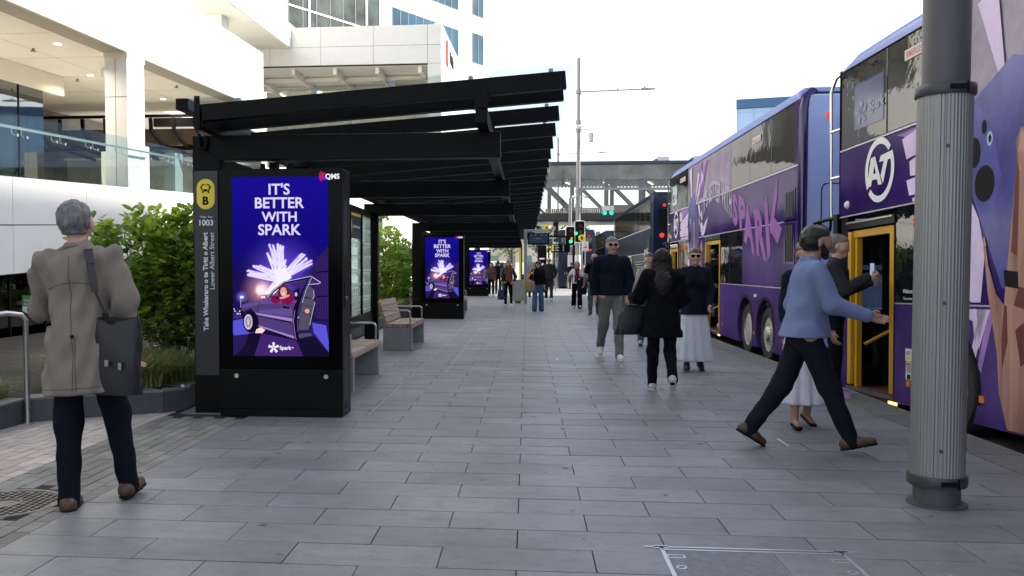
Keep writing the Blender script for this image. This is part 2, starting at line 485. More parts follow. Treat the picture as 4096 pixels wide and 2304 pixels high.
# ================================================================== bus shelter
PORT = [8.42, 13.0, 17.55, 25.0, 29.6, 34.2, 41.0, 46.0]
CLOSED = [(8.42, 13.0), (13.0, 17.55), (25.0, 29.6), (29.6, 34.2)]
sh = thing('bus_shelter', 'long black steel bus shelter with tilted glass roof on cantilever beams', 'bus shelter', (-3.07, 8.42, 0))
ox_, oy_ = 3.07, -8.42
class SB(MB):
    def build(s, name, mats, parent=None, **k):
        if parent is sh: s.v = [(x + 3.07, y - 8.42, z) for x, y, z in s.v]
        return MB.build(s, name, mats, parent, **k)
for i, y in enumerate(PORT):
    b = SB(); b.prism([(-3.2, 0), (-2.93, 0), (-2.93, 2.432), (-.25, 2.432), (-.25, 2.668), (-3.2, 2.668)], lambda a, c, d: (a, d, c), y, y + .16)
    b.build('portal_frame', BLACK, sh, bevel=.006)
    b = SB(); b.bar((-2.935, y - .0015, 2.43), (-3.2, y - .0015, 2.66), .006, .004); 
    b.build('weld_seam', DARK, sh)
b = SB(); b.box(-.455, -.35, 7.94, 48, 2.672, 2.82); b.build('edge_beam', BLACK, sh, bevel=.006)
b = SB(); b.box(-3.01, -2.92, 7.94, 48, 2.67, 2.815); b.build('rear_beam', BLACK, sh, bevel=.006)
b = SB(); b.box(-3.17, -3.055, 7.94, 48, 2.834, 2.935); b.build('gutter_beam', BLACK, sh, bevel=.004)
# purlins rise towards the kerb
SL = .0722
def zp(x): return 2.965 + (x - .337) * SL
ys = [7.94] + [8.5 + 1.12 * k for k in range(36)]
pu = SB(); pu.add([(x, dy, zz) for dy in (0, .1) for x, zz in ((-3.0, zp(-3.0)), (.337, zp(.337)), (.325, zp(.325) + .15), (-3.0, zp(-3.0) + .15))],
                  [(0, 1, 2, 3), (4, 7, 6, 5), (0, 4, 5, 1), (1, 5, 6, 2), (2, 6, 7, 3), (3, 7, 4, 0)])
p0 = None
for i, y in enumerate(ys):
    if p0 is None:
        pu.v = [(a + 3.07, b_, c) for a, b_, c in pu.v]
        p0 = MB.build(pu, 'purlin', BLACK, sh, bevel=.004); o = p0
    else: o = copyobj(p0, sh)
    o.location = (0, y - 8.42, 0)
br = SB()
br.box(-.465, -.345, 0, .012, 2.80, 2.99); br.box(-.452, -.353, .0125, .09, 2.8205, zp(-.4)); br.lathe([(.012, -.01), (.012, 0)], 8, (-.405, 0, 2.95), axis='y')
br.tube([(-.47, .05, 2.86), (-.33, .05, 2.86)], .012, 8)
br.v = [(a + 3.07, b_, c) for a, b_, c in br.v]
h0 = None
for y in ys[::2]:
    if h0 is None: h0 = MB.build(br, 'hanger_bracket', BLACK, sh); o = h0
    else: o = copyobj(h0, sh)
    o.location = (0, y - 8.42 - .02, 0)
br = SB(); br.box(-2.99, -2.94, -.02, -.008, 2.66, 2.95); br.lathe([(.014, -.012), (.014, 0)], 8, (-2.965, -.02, 2.9), axis='y')
br.v = [(a + 3.07, b_, c) for a, b_, c in br.v]
for y in ys[::4]:
    o = MB.build(br, 'rear_plate', BLACK, sh) if y == ys[0] else copyobj(o, sh)
    o.location = (0, y - 8.42, 0)
# glass roof sheets, one bay each
RG = glassmat('roof_glass', (.95, .985, .985), .0, .04, haze=.0, ior=1.25)
b = SB(); L_ = 2.24
zz = lambda x: zp(x) + .185
b.add([(x, y, zz(x) + t_) for t_ in (0, .014) for y in (0, L_ - .012) for x in (-3.12, .40)], [(0, 2, 3, 1), (4, 5, 7, 6), (0, 1, 5, 4), (2, 6, 7, 3), (0, 4, 6, 2), (1, 3, 7, 5)])
b.v = [(a + 3.07, c, d) for a, c, d in b.v]
g0 = None
for k in range(18):
    if g0 is None: g0 = MB.build(b, 'roof_glass', RG, sh); o = g0
    else: o = copyobj(g0, sh)
    o.location = (0, 7.84 + k * L_ - 8.42, 0)
sp_ = MB(); sp_.box(-.02, .02, .02, .08, 0, .032)
o = None
for y in ys[:18]:
    for x in (-2.6, -1.9, -1.2, -.5, .2):
        o = sp_.build('glass_clamp', mat('clear_spacer', (.35, .42, .44), .3), sh) if o is None else copyobj(o, sh)
        o.location = (x + 3.07, y - 8.42, zp(x) + .151)
# back wall bays: bottom rail, mullions, patterned glass
PG = glassmat('patterned_wall_glass', (.78, .92, .87), .15, .03, haze=.42)
FRIT = mat('white_frit', (.80, .86, .82), .5)
FRT = FRIT.node_tree
_p = FRT.nodes['Principled BSDF']
_tl = FRT.nodes.new('ShaderNodeBsdfTranslucent'); _tl.inputs['Color'].default_value = (.85, .92, .88, 1)
_mx = FRT.nodes.new('ShaderNodeMixShader'); _mx.inputs[0].default_value = .7
FRT.links.new(_p.outputs[0], _mx.inputs[1]); FRT.links.new(_tl.outputs[0], _mx.inputs[2])
FRT.links.new(_mx.outputs[0], FRT.nodes['Material Output'].inputs['Surface'])
NAVY = mat('navy_sign', (.030, .038, .062), .4)
def koru_panel(wd):
    """curved comb pattern, rows of swept hooks between white bands"""
    b = MB(); rows = 7; z0, z1 = .62, 2.36; rh = (z1 - z0) / rows
    for r in range(rows):
        za = z0 + r * rh; zb = za + rh
        for zc in (za + .012, zb - .014):
            b.add([(0, .02, zc - .010), (0, wd - .02, zc - .010), (0, wd - .02, zc + .010), (0, .02, zc + .010)], [(0, 1, 2, 3)])
        n = 5
        for k in range(-1, n):
            y0 = k * wd / n + .03; pts = []
            for t in np.linspace(0, 1, 9):
                if r % 2 == 0:
                    yy = y0 + .30 * wd * (1 - math.cos(t * 1.9)) ; zz_ = za + .03 + (rh - .07) * math.sin(t * 1.57) - .04 * max(0, t - .75)
                else:
                    yy = y0 + .30 * wd * math.sin(t * 1.57); zz_ = zb - .03 - (rh - .07) * (1 - math.cos(t * 1.57))
                pts.append((yy, zz_, .004 + .010 * t))
            for (ya, z_a, wa), (yb, z_b, wb) in zip(pts[:-1], pts[1:]):
                if ya < .02 or yb > wd - .02: continue
                d = Vector((yb - ya, z_b - z_a)).normalized(); nx, nz = -d.y, d.x
                b.add([(0, ya + nx * wa, z_a + nz * wa), (0, ya - nx * wa, z_a - nz * wa), (0, yb - nx * wb, z_b - nz * wb), (0, yb + nx * wb, z_b + nz * wb)], [(0, 1, 2, 3)])
    return b
for ci, (ya, yb) in enumerate(CLOSED):
    b = SB(); b.box(-3.12, -3.02, ya + .165, yb - .003, .34, .545); b.build('bottom_rail', BLACK, sh, bevel=.006)
    b = SB(); b.box(-3.12, -3.02, ya + .165, yb - .003, 2.40, 2.50); b.build('top_rail', BLACK, sh)
    n = 4; span = (yb - ya - .165) / n
    for k in range(n):
        y0 = ya + .165 + k * span
        if k:
            b = SB(); b.box(-3.115, -3.025, y0 - .03, y0 + .03, .55, 2.395); b.build('mullion', BLACK, sh)
        gl = SB(); gl.box(-3.075, -3.063, y0 + .032, y0 + span - .032, .56, 2.39)
        go = gl.build('wall_glass', PG, sh)
        kp = koru_panel(span - .064)
        kp.v = [(-3.058 + 3.07, y + y0 + .032 - 8.42, z) for x, y, z in kp.v]
        ko = MB.build(kp, 'frit_pattern', FRIT, go, fixn=False)
        if (k in (1, 2, 3) and ci == 1) and k < 3 or (ci == 0 and k in (1, 2)):
            hb = SB(); hb.box(-3.055, -3.05, y0 + .034, y0 + span - .034, 1.93, 2.385)
            ho = hb.build('stop_name_header', NAVY, sh)
            yb_ = SB(); yb_.box(-3.0495, -3.047, y0 + .034, y0 + span - .034, 2.33, 2.38)
            yb_.v = [(a + 3.07, c - 8.42, d) for a, c, d in yb_.v]
            MB.build(yb_, 'yellow_band', SIGNY, ho)
            tx = MB(); xo = -3.046 + 3.07; yo = y0 + .1 - 8.42
            if k == 1:
                add_text(tx, 'Taha Whakararo', (xo, yo, 2.19), (0, 1, 0), (0, 0, 1), width=span * .7, height=None, align='l', bold=.03)
                add_text(tx, 'o te Tiriti', (xo, yo, 2.08), (0, 1, 0), (0, 0, 1), width=span * .6, align='l', bold=.03)
            else:
                add_text(tx, 'Lower Albert Street', (xo, yo + .16, 2.12), (0, 1, 0), (0, 0, 1), width=span * .62, align='l', bold=.03)
            tx.build('stop_name_lettering', WPAINT, ho, fixn=False)
            if k == 2:
                pl = MB(); pl.prism(rrect(yo - .04, yo + .09, 2.02, 2.28, .064), lambda a, c, d: (d, a, c), xo - .001, xo + .0005); pl.build('yellow_pill', SIGNY, ho)
                tx = MB(); add_text(tx, 'B', (xo + .0012, yo + .025, 2.05), (0, 1, 0), (0, 0, 1), size=.06, bold=.03); tx.build('stop_letter', DARK, ho, fixn=False)
# electric conduit on the first column
b = SB(); b.tube([(-3.12, 8.40, 2.68), (-3.12, 8.38, 2.60), (-3.10, 8.37, 2.54), (-3.07, 8.37, 2.53), (-3.05, 8.39, 2.58), (-3.05, 8.4, 2.66)], .017, 8); b.build('conduit', DARK, sh, smooth=True)
b = SB(); b.box(-2.5, -2.42, 8.6, 8.68, 2.33, 2.43); b.box(-2.44, -2.20, 9.0, 9.1, 2.35, 2.43); b.build('camera_housing', BLACK, sh)
# stop sign board on the first column
t = thing('bus_stop_sign', 'tall black bus stop panel with a yellow pill, number 1003 and vertical street name', 'sign', (-3.065, 8.40, 0))
b = MB(); b.box(-.117, .117, 0, .018, .37, 2.33); sb_ = b.build('sign_board', mat('sign_black', (.014, .014, .019), .35), t)
b = MB(); b.prism(rrect(-.088, .088, 1.965, 2.255, .087, 8), lambda a, c, d: (a, d, c), -.002, -.0005); b.build('yellow_pill', SIGNY, t)
b = MB()
b.prism(rrect(-.040, .040, 2.135, 2.205, .014), lambda a, c, d: (a, d, c), -.0032, -.0022)
b.box(-.052, -.042, -.0032, -.0022, 2.16, 2.185); b.box(.042, .052, -.0032, -.0022, 2.16, 2.185)
b.box(-.034, -.020, -.0032, -.0022, 2.120, 2.136); b.box(.020, .034, -.0032, -.0022, 2.120, 2.136)
bi = b.build('bus_icon', DARK, t)
b = MB(); b.prism(rrect(-.032, .032, 2.157, 2.192, .008), lambda a, c, d: (a, d, c), -.0045, -.0035); b.prism(rrect(-.018, .018, 2.1965, 2.2015, .002), lambda a, c, d: (a, d, c), -.0045, -.0035)
for sx in (-1, 1): b.prism(ring(sx * .024, 2.147, .006, 10), lambda a, c, d: (a, d, c), -.0045, -.0035)
b.build('icon_window', SIGNY, t)
tx = MB(); add_text(tx, 'B', (0, -.0045, 2.01), (1, 0, 0), (0, 0, 1), size=.078, bold=.035); tx.build('stop_letter', DARK, t, fixn=False)
tx = MB(); add_text(tx, 'T\u016bnga \u00b7 Stop', (0, -.0015, 1.885), (1, 0, 0), (0, 0, 1), width=.125, bold=.01)
tx.build('lettering', mat('grey_white_print', (.78, .78, .80), .5), t, fixn=False); tx = MB()
add_text(tx, '1003', (.003, -.0015, 1.81), (1, 0, 0), (0, 0, 1), width=.138, bold=.025)
tx.build('lettering', MATS['grey_white_print'], t, fixn=False); tx = MB()
add_text(tx, 'Taha Whakararo o te Tiriti o Albert', (.012, -.0015, .80), (0, 0, 1), (-1, 0, 0), width=.945, align='l', bold=.03)
tx.build('lettering', MATS['grey_white_print'], t, fixn=False); tx = MB()
add_text(tx, 'Lower Albert Street', (.078, -.0015, 1.20), (0, 0, 1), (-1, 0, 0), width=.545, align='l', bold=.004)
tx.build('lettering', mat('grey_white_print', (.78, .78, .80), .5), t, fixn=False)
# ================================================================== advertising totems
def ramp_emis(name, build):
    m = bpy.data.materials.new(name); m.use_nodes = True
    nt = m.node_tree; nt.nodes.clear(); MATS[name] = m
    out = nt.nodes.new('ShaderNodeOutputMaterial'); e = nt.nodes.new('ShaderNodeEmission')
    nt.links.new(build(nt), e.inputs['Color']); e.inputs['Strength'].default_value = EM
    nt.links.new(e.outputs[0], out.inputs[0]); return m
def AX(px, py): return ((px - 626) * .000782, (1385 - py) * .000782 + .575)
def _bg(nt):
    N = nt.nodes; L = nt.links
    tc = N.new('ShaderNodeTexCoord'); sep = N.new('ShaderNodeSeparateXYZ'); L.new(tc.outputs['Object'], sep.inputs[0])
    rp = N.new('ShaderNodeValToRGB'); mr = N.new('ShaderNodeMapRange'); mr.inputs[1].default_value = .575; mr.inputs[2].default_value = 2.25
    L.new(sep.outputs['Z'], mr.inputs[0]); L.new(mr.outputs[0], rp.inputs[0])
    cr = rp.color_ramp
    cr.elements[0].position = 0; cr.elements[0].color = (.012, .006, .09, 1)
    cr.elements[1].position = 1; cr.elements[1].color = (.012, .006, .34, 1)
    for p, c in ((.17, (.03, .012, .14)), (.205, (.012, .008, .07)), (.27, (.02, .008, .10)), (.45, (.012, .006, .11)), (.62, (.008, .004, .24))):
        e = cr.elements.new(p); e.color = (*c, 1)
    last = rp.outputs[0]
    def glow(px, py, r, col, pw):
        nonlocal last
        x, z = AX(px, py)
        sx = N.new('ShaderNodeVectorMath'); sx.operation = 'DISTANCE'; sx.inputs[1].default_value = (x, 0, z)
        cb = N.new('ShaderNodeCombineXYZ'); L.new(sep.outputs['X'], cb.inputs[0]); L.new(sep.outputs['Z'], cb.inputs[2]); L.new(cb.outputs[0], sx.inputs[0])
        m = N.new('ShaderNodeMapRange'); m.inputs[1].default_value = 0; m.inputs[2].default_value = r; m.inputs[3].default_value = 1; m.inputs[4].default_value = 0
        L.new(sx.outputs['Value'], m.inputs[0])
        po = N.new('ShaderNodeMath'); po.operation = 'POWER'; po.inputs[1].default_value = pw; L.new(m.outputs[0], po.inputs[0])
        mx = N.new('ShaderNodeMixRGB'); mx.blend_type = 'ADD'; mx.inputs[2].default_value = (*col, 1); L.new(po.outputs[0], mx.inputs[0]); L.new(last, mx.inputs[1]); last = mx.outputs[0]
    glow(640, 370, .42, (.20, .12, .85), 2.0)
    glow(400, 590, .24, (1.0, .45, .38), 2.2); glow(405, 590, .09, (1.0, .75, .8), 1.2)
    glow(150, 675, .07, (.25, .25, 1.0), 1.6); glow(70, 1080, .22, (.12, .10, .8), 1.5); glow(1150, 1180, .16, (.10, .08, .5), 1.4)
    nz = N.new('ShaderNodeTexNoise'); nz.inputs['Scale'].default_value = 40; L.new(tc.outputs['Object'], nz.inputs[0])
    m2 = N.new('ShaderNodeMixRGB'); m2.blend_type = 'MULTIPLY'; m2.inputs[0].default_value = .35; L.new(last, m2.inputs[1]); L.new(nz.outputs['Fac'], m2.inputs[2])
    return m2.outputs[0]
AD_BG = ramp_emis('ad_backdrop', _bg)
def em(n, c): return emis(n, c, EM)
ADM = [AD_BG, em('ad_white', (.93, .90, 1.0)), em('ad_lilac', (.60, .45, 1.0)), em('ad_text', (.78, .70, 1.0)), em('ad_body', (.085, .045, .20)), em('ad_dark', (.006, .004, .02)),
       em('ad_highlight', (.36, .24, .62)), em('ad_maroon', (.23, .005, .075)), em('ad_skin', (.85, .38, .34)), em('ad_hair', (.10, .02, .02)), em('ad_seat', (.085, .08, .13)), em('ad_chrome', (.62, .58, .75)),
       em('ad_shadow', (.008, .005, .03)), em('ad_wall', (.022, .012, .10)), em('ad_orange', (1.0, .72, .66)), em('ad_blue', (.10, .09, .70)), em('ad_purple', (.055, .018, .16)), em('ad_mid', (.13, .075, .28)), em('ad_halo', (.10, .04, .62))]
def ad_picture():
    b = MB(); dep = [-.0005]
    def Q(pts, m, step=.00018):
        dep[0] -= step
        p = [AX(*q) for q in pts]
        b.add([(x, dep[0], z) for x, z in p], [tuple(range(len(p)))], m)
    def S(path, w0, m, w1=None):
        w1 = w1 or w0
        n = len(path)
        for i in range(n - 1):
            a = Vector(path[i]); c = Vector(path[i + 1]); d = (c - a)
            if d.length < 1e-6: continue
            d.normalize(); nn = Vector((-d.y, d.x))
            wa = w0 + (w1 - w0) * i / max(1, n - 1); wb = w0 + (w1 - w0) * (i + 1) / max(1, n - 1)
            Q([a + nn * wa - d * wa * .4, c + nn * wb + d * wb * .4, c - nn * wb + d * wb * .4, a - nn * wa - d * wa * .4], m, .00004)
    Q([(40, 1385), (1212, 1385), (1212, -760), (40, -760)], 0)
    # faint light cone behind the words, containers at right, floor
    Q([(1212, 60), (1212, 950), (1040, 930), (1000, 640), (1010, 300)], 13)
    for i in range(5):
        Q([(1075 + i * 30, 180), (1083 + i * 30, 180), (1083 + i * 30, 930), (1075 + i * 30, 930)], 16)
    Q([(1060, 370), (1212, 355), (1212, 372), (1060, 388)], 5); Q([(1060, 660), (1212, 655), (1212, 668), (1060, 676)], 5)
    Q([(40, 1385), (40, 930), (200, 925), (560, 990), (1000, 960), (1212, 965), (1212, 1385)], 13)
    Q([(40, 960), (190, 935), (260, 1000), (300, 1110), (60, 1140), (40, 1120)], 15)
    Q([(1010, 980), (1180, 1010), (1212, 1200), (1212, 1330), (1110, 1200), (1030, 1100)], 15)
    Q([(60, 1385), (190, 1250), (230, 1115), (420, 1080), (820, 1190), (1030, 1140), (1212, 1340), (1212, 1385)], 12)
    Q([(300, 1385), (390, 1110), (820, 1195), (900, 1385)], 16)
    # street lamp
    S([(138, 690), (138, 800)], 3, 2); Q(ring(152, 677, 17, 10, 1.4), 1)
    for x, y, c in ((55, 820, 14), (66, 845, 1), (85, 860, 15), (95, 880, 14), (125, 845, 1), (130, 880, 14), (108, 875, 1)): Q(ring(x, y, 8, 8), c)
    # burst of light strokes
    rnd = random.Random(5)
    ctr = (640, 430)
    tips = [((500, 50), (475, 150), (540, 60), (520, 110)), ((600, 45), (640, 60), (665, 75)), ((690, 235), (700, 300)),
            ((905, 160), (925, 175), (880, 170)), ((950, 215), (1015, 245), (1010, 280), (975, 260)), ((240, 360), (245, 410), (300, 385), (270, 395)), ((310, 305), (395, 300), (350, 300), (360, 330), (420, 320))]
    for grp in tips:
        for tx_, ty in grp:
            for q in range(2):
                e = (tx_ + rnd.uniform(-8, 8), ty + rnd.uniform(-8, 8)); c0 = (ctr[0] + rnd.uniform(-50, 50), ctr[1] + rnd.uniform(-10, 70))
                S([e, c0], 24, 18, 38)
    for grp in tips:
        for tx_, ty in grp:
            for q in range(3):
                e = (tx_ + rnd.uniform(-10, 10), ty + rnd.uniform(-8, 8)); c0 = (ctr[0] + rnd.uniform(-55, 55), ctr[1] + rnd.uniform(-20, 80))
                S([e, c0], 10, 2, 16); Q(ring(e[0], e[1], 10, 8), 2); S([e, c0], 5.5, 1, 12); Q(ring(e[0], e[1], 5.5, 8), 1)
    for k in range(10):
        grp = rnd.choice(tips); e = rnd.choice(grp); t0, t1 = rnd.uniform(.05, .2), rnd.uniform(.35, .6); o_ = rnd.uniform(-14, 14)
        S([(e[0] + (ctr[0] - e[0]) * t0 + o_, e[1] + (ctr[1] - e[1]) * t0), (e[0] + (ctr[0] - e[0]) * t1 + o_, e[1] + (ctr[1] - e[1]) * t1)], 3.5, 2, 1.5)
    Q([(560, 350), (700, 330), (780, 440), (700, 500), (560, 640), (450, 640), (600, 480)], 1)
    S([(560, 500), (450, 640)], 9, 1, 14)
    Q(ring(400, 592, 62, 18), 14); Q(ring(400, 592, 40, 16), 1)
    # car: bonnet, door, sill, wheel
    Q([(165, 770), (215, 745), (390, 715), (500, 705), (850, 712), (835, 800), (790, 880), (780, 1000), (815, 1175), (430, 1060), (340, 1020), (330, 880), (280, 800), (190, 850), (160, 830)], 4)
    Q([(165, 770), (390, 717), (850, 714), (845, 740), (400, 760), (250, 790), (180, 800)], 17)
    Q([(330, 860), (790, 930), (785, 985), (330, 890)], 6); Q([(330, 884), (780, 965), (778, 985), (330, 896)], 5)
    Q([(395, 830), (780, 800), (785, 905), (360, 855)], 17)
    Q([(370, 1010), (800, 1140), (815, 1185), (400, 1050)], 6); Q([(372, 1028), (810, 1170), (815, 1190), (400, 1055)], 5)
    Q([(150, 835), (200, 850), (190, 930), (160, 900)], 5); S([(395, 720), (365, 790), (362, 1000)], 2.5, 5)
    Q(ring(275, 970, 132, 22, .74), 5); Q(ring(245, 972, 92, 22, .56), 11); Q(ring(245, 972, 70, 16, .52), 16)
    for k in range(12):
        a = k * math.pi / 6; S([(245, 972), (245 + 50 * math.cos(a), 972 + 86 * math.sin(a))], 4, 11)
    # window frame pillars, roof flap
    S([(480, 690), (560, 600), (690, 500), (830, 470), (1010, 430)], 16, 5); S([(480, 685), (560, 592), (690, 492), (830, 462), (1010, 424)], 4, 11)
    Q([(740, 520), (940, 480), (900, 560), (860, 560), (800, 540)], 16)
    Q([(1010, 425), (1130, 498), (1105, 515), (985, 520)], 16); S([(1015, 424), (1130, 498), (1100, 514), (985, 522)], 4, 11)
    Q([(800, 600), (880, 560), (850, 710), (800, 690)], 5); Q(ring(832, 640, 26, 12, .6), 2)
    # seat
    Q([(950, 560), (1000, 545), (1045, 580), (1050, 660), (1030, 695), (930, 660)], 10); Q([(915, 680), (1040, 700), (1060, 730), (1030, 850), (1000, 1000), (980, 1060), (860, 1065), (870, 900)], 10)
    S([(915, 860), (1010, 880), (1000, 990)], 4, 5); S([(920, 770), (1040, 790)], 3, 5); S([(1045, 590), (1052, 660), (1032, 695)], 3, 11); S([(1060, 735), (1030, 850), (995, 1005)], 3, 11)
    Q(ring(965, 840, 28, 12), 8)
    # door edge in black with bright rims
    Q([(985, 440), (1025, 425), (960, 600), (900, 750), (870, 900), (860, 1060), (880, 1110), (850, 1195), (815, 1190), (800, 1100), (785, 960), (800, 800), (850, 700)], 5)
    S([(1000, 450), (930, 610), (880, 760), (850, 950), (850, 1090)], 7, 4); S([(1022, 440), (950, 600), (905, 740)], 3, 11); S([(815, 830), (798, 960), (815, 1110), (830, 1180)], 3, 6)
    Q([(860, 1110), (1010, 1100), (1025, 1130), (940, 1145), (890, 1165), (860, 1150)], 10); Q(ring(858, 915, 9, 8), 2)
    # driver leaning on the sill: hair, face, sleeves
    Q([(610, 600), (640, 535), (690, 522), (745, 560), (770, 620), (745, 670), (690, 690), (625, 670), (612, 640)], 9)
    Q([(640, 590), (665, 555), (705, 560), (722, 610), (712, 650), (685, 668), (655, 655), (642, 625)], 8); Q([(660, 630), (692, 626), (684, 644), (668, 643)], 1)
    S([(655, 596), (672, 592)], 3, 9); S([(690, 590), (706, 592)], 3, 9)
    Q([(520, 665), (560, 650), (640, 665), (640, 730), (580, 755), (530, 730)], 7); Q([(645, 690), (770, 630), (815, 650), (815, 710), (740, 770), (660, 745)], 7)
    Q([(625, 680), (690, 660), (750, 640), (755, 660), (690, 690), (640, 695)], 8); Q([(585, 670), (625, 670), (622, 700), (590, 695)], 5)
    S([(700, 690), (780, 660)], 3, 9); S([(690, 720), (780, 700)], 3, 9); S([(545, 690), (600, 715)], 3, 9)
    Q([(675, 775), (760, 800), (745, 815), (672, 805)], 5)
    Q([(395, 655), (465, 645), (480, 690), (440, 705), (392, 695)], 16); Q([(400, 660), (455, 655), (462, 688), (400, 690)], 14)
    Q([(345, 1060), (400, 1035), (455, 1065), (420, 1105), (330, 1105)], 14)
    # logo
    for k in range(5):
        a = R(90 + 72 * k) + .02
        for q in range(3):
            aa = a + (q - 1) * .16; r1 = 58 + 5 * ((k + q) % 2)
            S([(556 + 10 * math.cos(aa), 1278 - 10 * math.sin(aa)), (556 + r1 * math.cos(aa), 1278 - r1 * math.sin(aa))], 6, 1, 8)
    d = dep[0] - .0004
    def T(s, px, py, wpx, m, bold=.03, al='c'):
        x, z = AX(px, py); add_text(b, s, (x, d, z), (1, 0, 0), (0, 0, 1), width=wpx * .000782, align=al, bold=bold, m=m)
    T('Spark', 628, 1300, 145, 1, .03, 'l'); T('nz', 776, 1283, 25, 1, .02, 'l')
    # headline, measured on the screen (crop 680..1480 x 600..1700)
    def P3(x, y): return ((x * .7590 + 680 - 920) * 3.0195, (y * .7590 + 600 - 980) * 3.0195)
    for s, x0, x1, yb in (("IT'S", 538, 650, 262), ('BETTER', 465, 725, 332), ('WITH', 500, 686, 402), ('SPARK', 481, 708, 471)):
        px, py = P3((x0 + x1) / 2, yb); T(s, px, py, (x1 - x0) * .7590 * 3.0195, 3, .020)
    return b
adpic = None
def totem(x, y, label):
    global adpic
    t = thing('advertising_totem', label, 'advertising totem', (x, y, 0), 0, 'digital advertising totems along the shelter')
    b = MB(); b.box(-.589, .589, 0, .385, .0, .07); b.build('plinth', BLACK, t, bevel=.004)
    b = MB(); b.box(-.589, .589, 0, .385, .072, .452); b.build('lower_cabinet', BLACK, t, bevel=.006)
    b = MB(); b.box(-.589, .589, 0.004, .385, .456, 2.33); b.build('cabinet', BLACK, t, bevel=.008)
    b = MB(); b.box(-.585, .585, -.002, .003, .46, 2.325); b.build('front_glass', BLACKG, t)
    for sx in (-1, 1):
        b = MB(); b.lathe([(.021, -.003), (.021, 0), (0.0, .001)], 18, (sx * .43, 0, .385), axis='y'); b.build('lock', STEEL, t, smooth=True)
    # side louvres on the kerb side
    b = MB()
    for z in np.arange(1.52, 2.03, .014): b.box(.5895, .592, .075, .215, z, z + .008)
    b.build('vent_louvre', mat('vent_grey', (.035, .036, .038), .5), t); b = MB()
    for z in np.arange(.15, .75, .014): b.box(.5895, .592, .075, .215, z, z + .008)
    b.build('vent_louvre', mat('vent_grey', (.035, .036, .038), .5), t)
    b = MB(); b.box(.5895, .594, .10, .19, 1.02, 1.26); hb = b.build('side_hatch', BLACK, t)
    b = MB(); b.tube([(.594, .145, 1.12), (.606, .145, 1.12)], .018, 10); b.build('latch', GALV, hb)
    for xx in (-.22, .05):
        b = MB(); b.lathe([(.03, 2.331), (.022, 2.40), (.018, 2.40)], 12, (xx, .2, 0)); b.build('antenna', DARK, t)
    if adpic is None:
        ad = ad_picture(); ad.v = [(x_, y_ - .002, z_) for x_, y_, z_ in ad.v]
        adpic = ad.build('screen', ADM, t, fixn=False)
    else: copyobj(adpic, t)
    b = MB(); add_text(b, 'QMS', (.50, -.0032, 2.23), (1, 0, 0), (0, 0, 1), width=.135, align='c', bold=.035); b.build('maker_lettering', em('lit_white', (.9, .9, .9)), t, fixn=False)
    b = MB()
    for r, w_ in ((.034, .012), (.050, .008), (.064, .005)):
        n = 10
        a0, a1 = (R(100), R(260)) if r < .04 else (R(130), R(230))
        vs = []
        for k in range(n + 1):
            a = a0 + (a1 - a0) * k / n
            vs += [(.437 + (r - w_) * math.cos(a), -.0032, 2.254 + (r - w_) * math.sin(a)), (.437 + r * math.cos(a), -.0032, 2.254 + r * math.sin(a))]
        b.add(vs, [(2 * k, 2 * k + 1, 2 * k + 3, 2 * k + 2) for k in range(n)])
    b.build('maker_emblem', em('lit_pink', (.85, .02, .22)), t, fixn=False)
    return t
totem(-2.30, 8.255, 'largest black advertising totem with the car poster, beside the stop number 1003 column')
totem(-2.33, 24.75, 'middle-sized black advertising totem with the car poster, beyond the two slatted benches')
totem(-2.42, 45.3, 'smallest black advertising totem with the car poster, under the far roof end')
# ================================================================== benches
CONC = mat('grey_bench_panel', (.28, .275, .26), .55, var=.12, vscale=5, bump=.08)
WOOD = mat('weathered_timber', (.42, .28, .21), .6, var=.28, vscale=7, stretch=(14, 1.2, 14), rnd=.2, bump=.15, bscale=40)
def bench(y, label, back=True):
    t = thing('bench', label, 'bench', (-2.19, y, 0), 0, 'slatted benches under the shelter')
    for yy in (0, 1.71):
        b = MB(); b.box(-.25, .25, yy, yy + .09, 0, .395); b.build('leg', CONC, t, bevel=.004)
    for k in range(6):
        b = MB(); b.box(-.25 + k * .0835, -.25 + k * .0835 + .076, -.005, 1.805, .40, .455)
        b.build('seat_slat', WOOD, t, bevel=.004)
    b = MB(); b.box(-.24, .24, .1, 1.70, .375, .398); b.build('seat_frame', GALV, t)
    if back:
        for k in range(4):
            b = MB()
            za, zb = .47 + k * .095, .47 + k * .095 + .087
            xa, xb = -.235 - k * .028, -.235 - (k + 1) * .028
            b.prism([(xa, za), (xa + .045, za + .004), (xb + .045, zb + .004), (xb, zb)], lambda a, c, d: (a, d, c), -.002, 1.80)
            b.build('back_slat', WOOD, t, bevel=.003)
    for yy in (.04, .90, 1.76)[:3]:
        if yy == .90: continue
        b = MB(); b.tube([(.21, yy, .455), (.21, yy, .64), (.195, yy, .668), (.17, yy, .68), (-.30 if back else -.2, yy, .68)] + ([] if back else [(-.24, yy, .66), (-.25, yy, .455)]), .014, 8)
        b.build('armrest', STEEL, t, smooth=True)
    b = MB(); b.box(.02, .255, .895, .915, .456, .462); b.box(.251, .257, .895, .915, .40, .456); b.build('skate_stop', STEEL, t)
    return t
bench(9.94, 'slatted timber bench half hidden behind the largest advertising totem', back=False)
bench(15.15, 'slatted timber bench with a backrest and metal armrests, standing clear by the patterned glass wall')
bench(27.6, 'small slatted bench half hidden behind the middle-sized advertising totem')
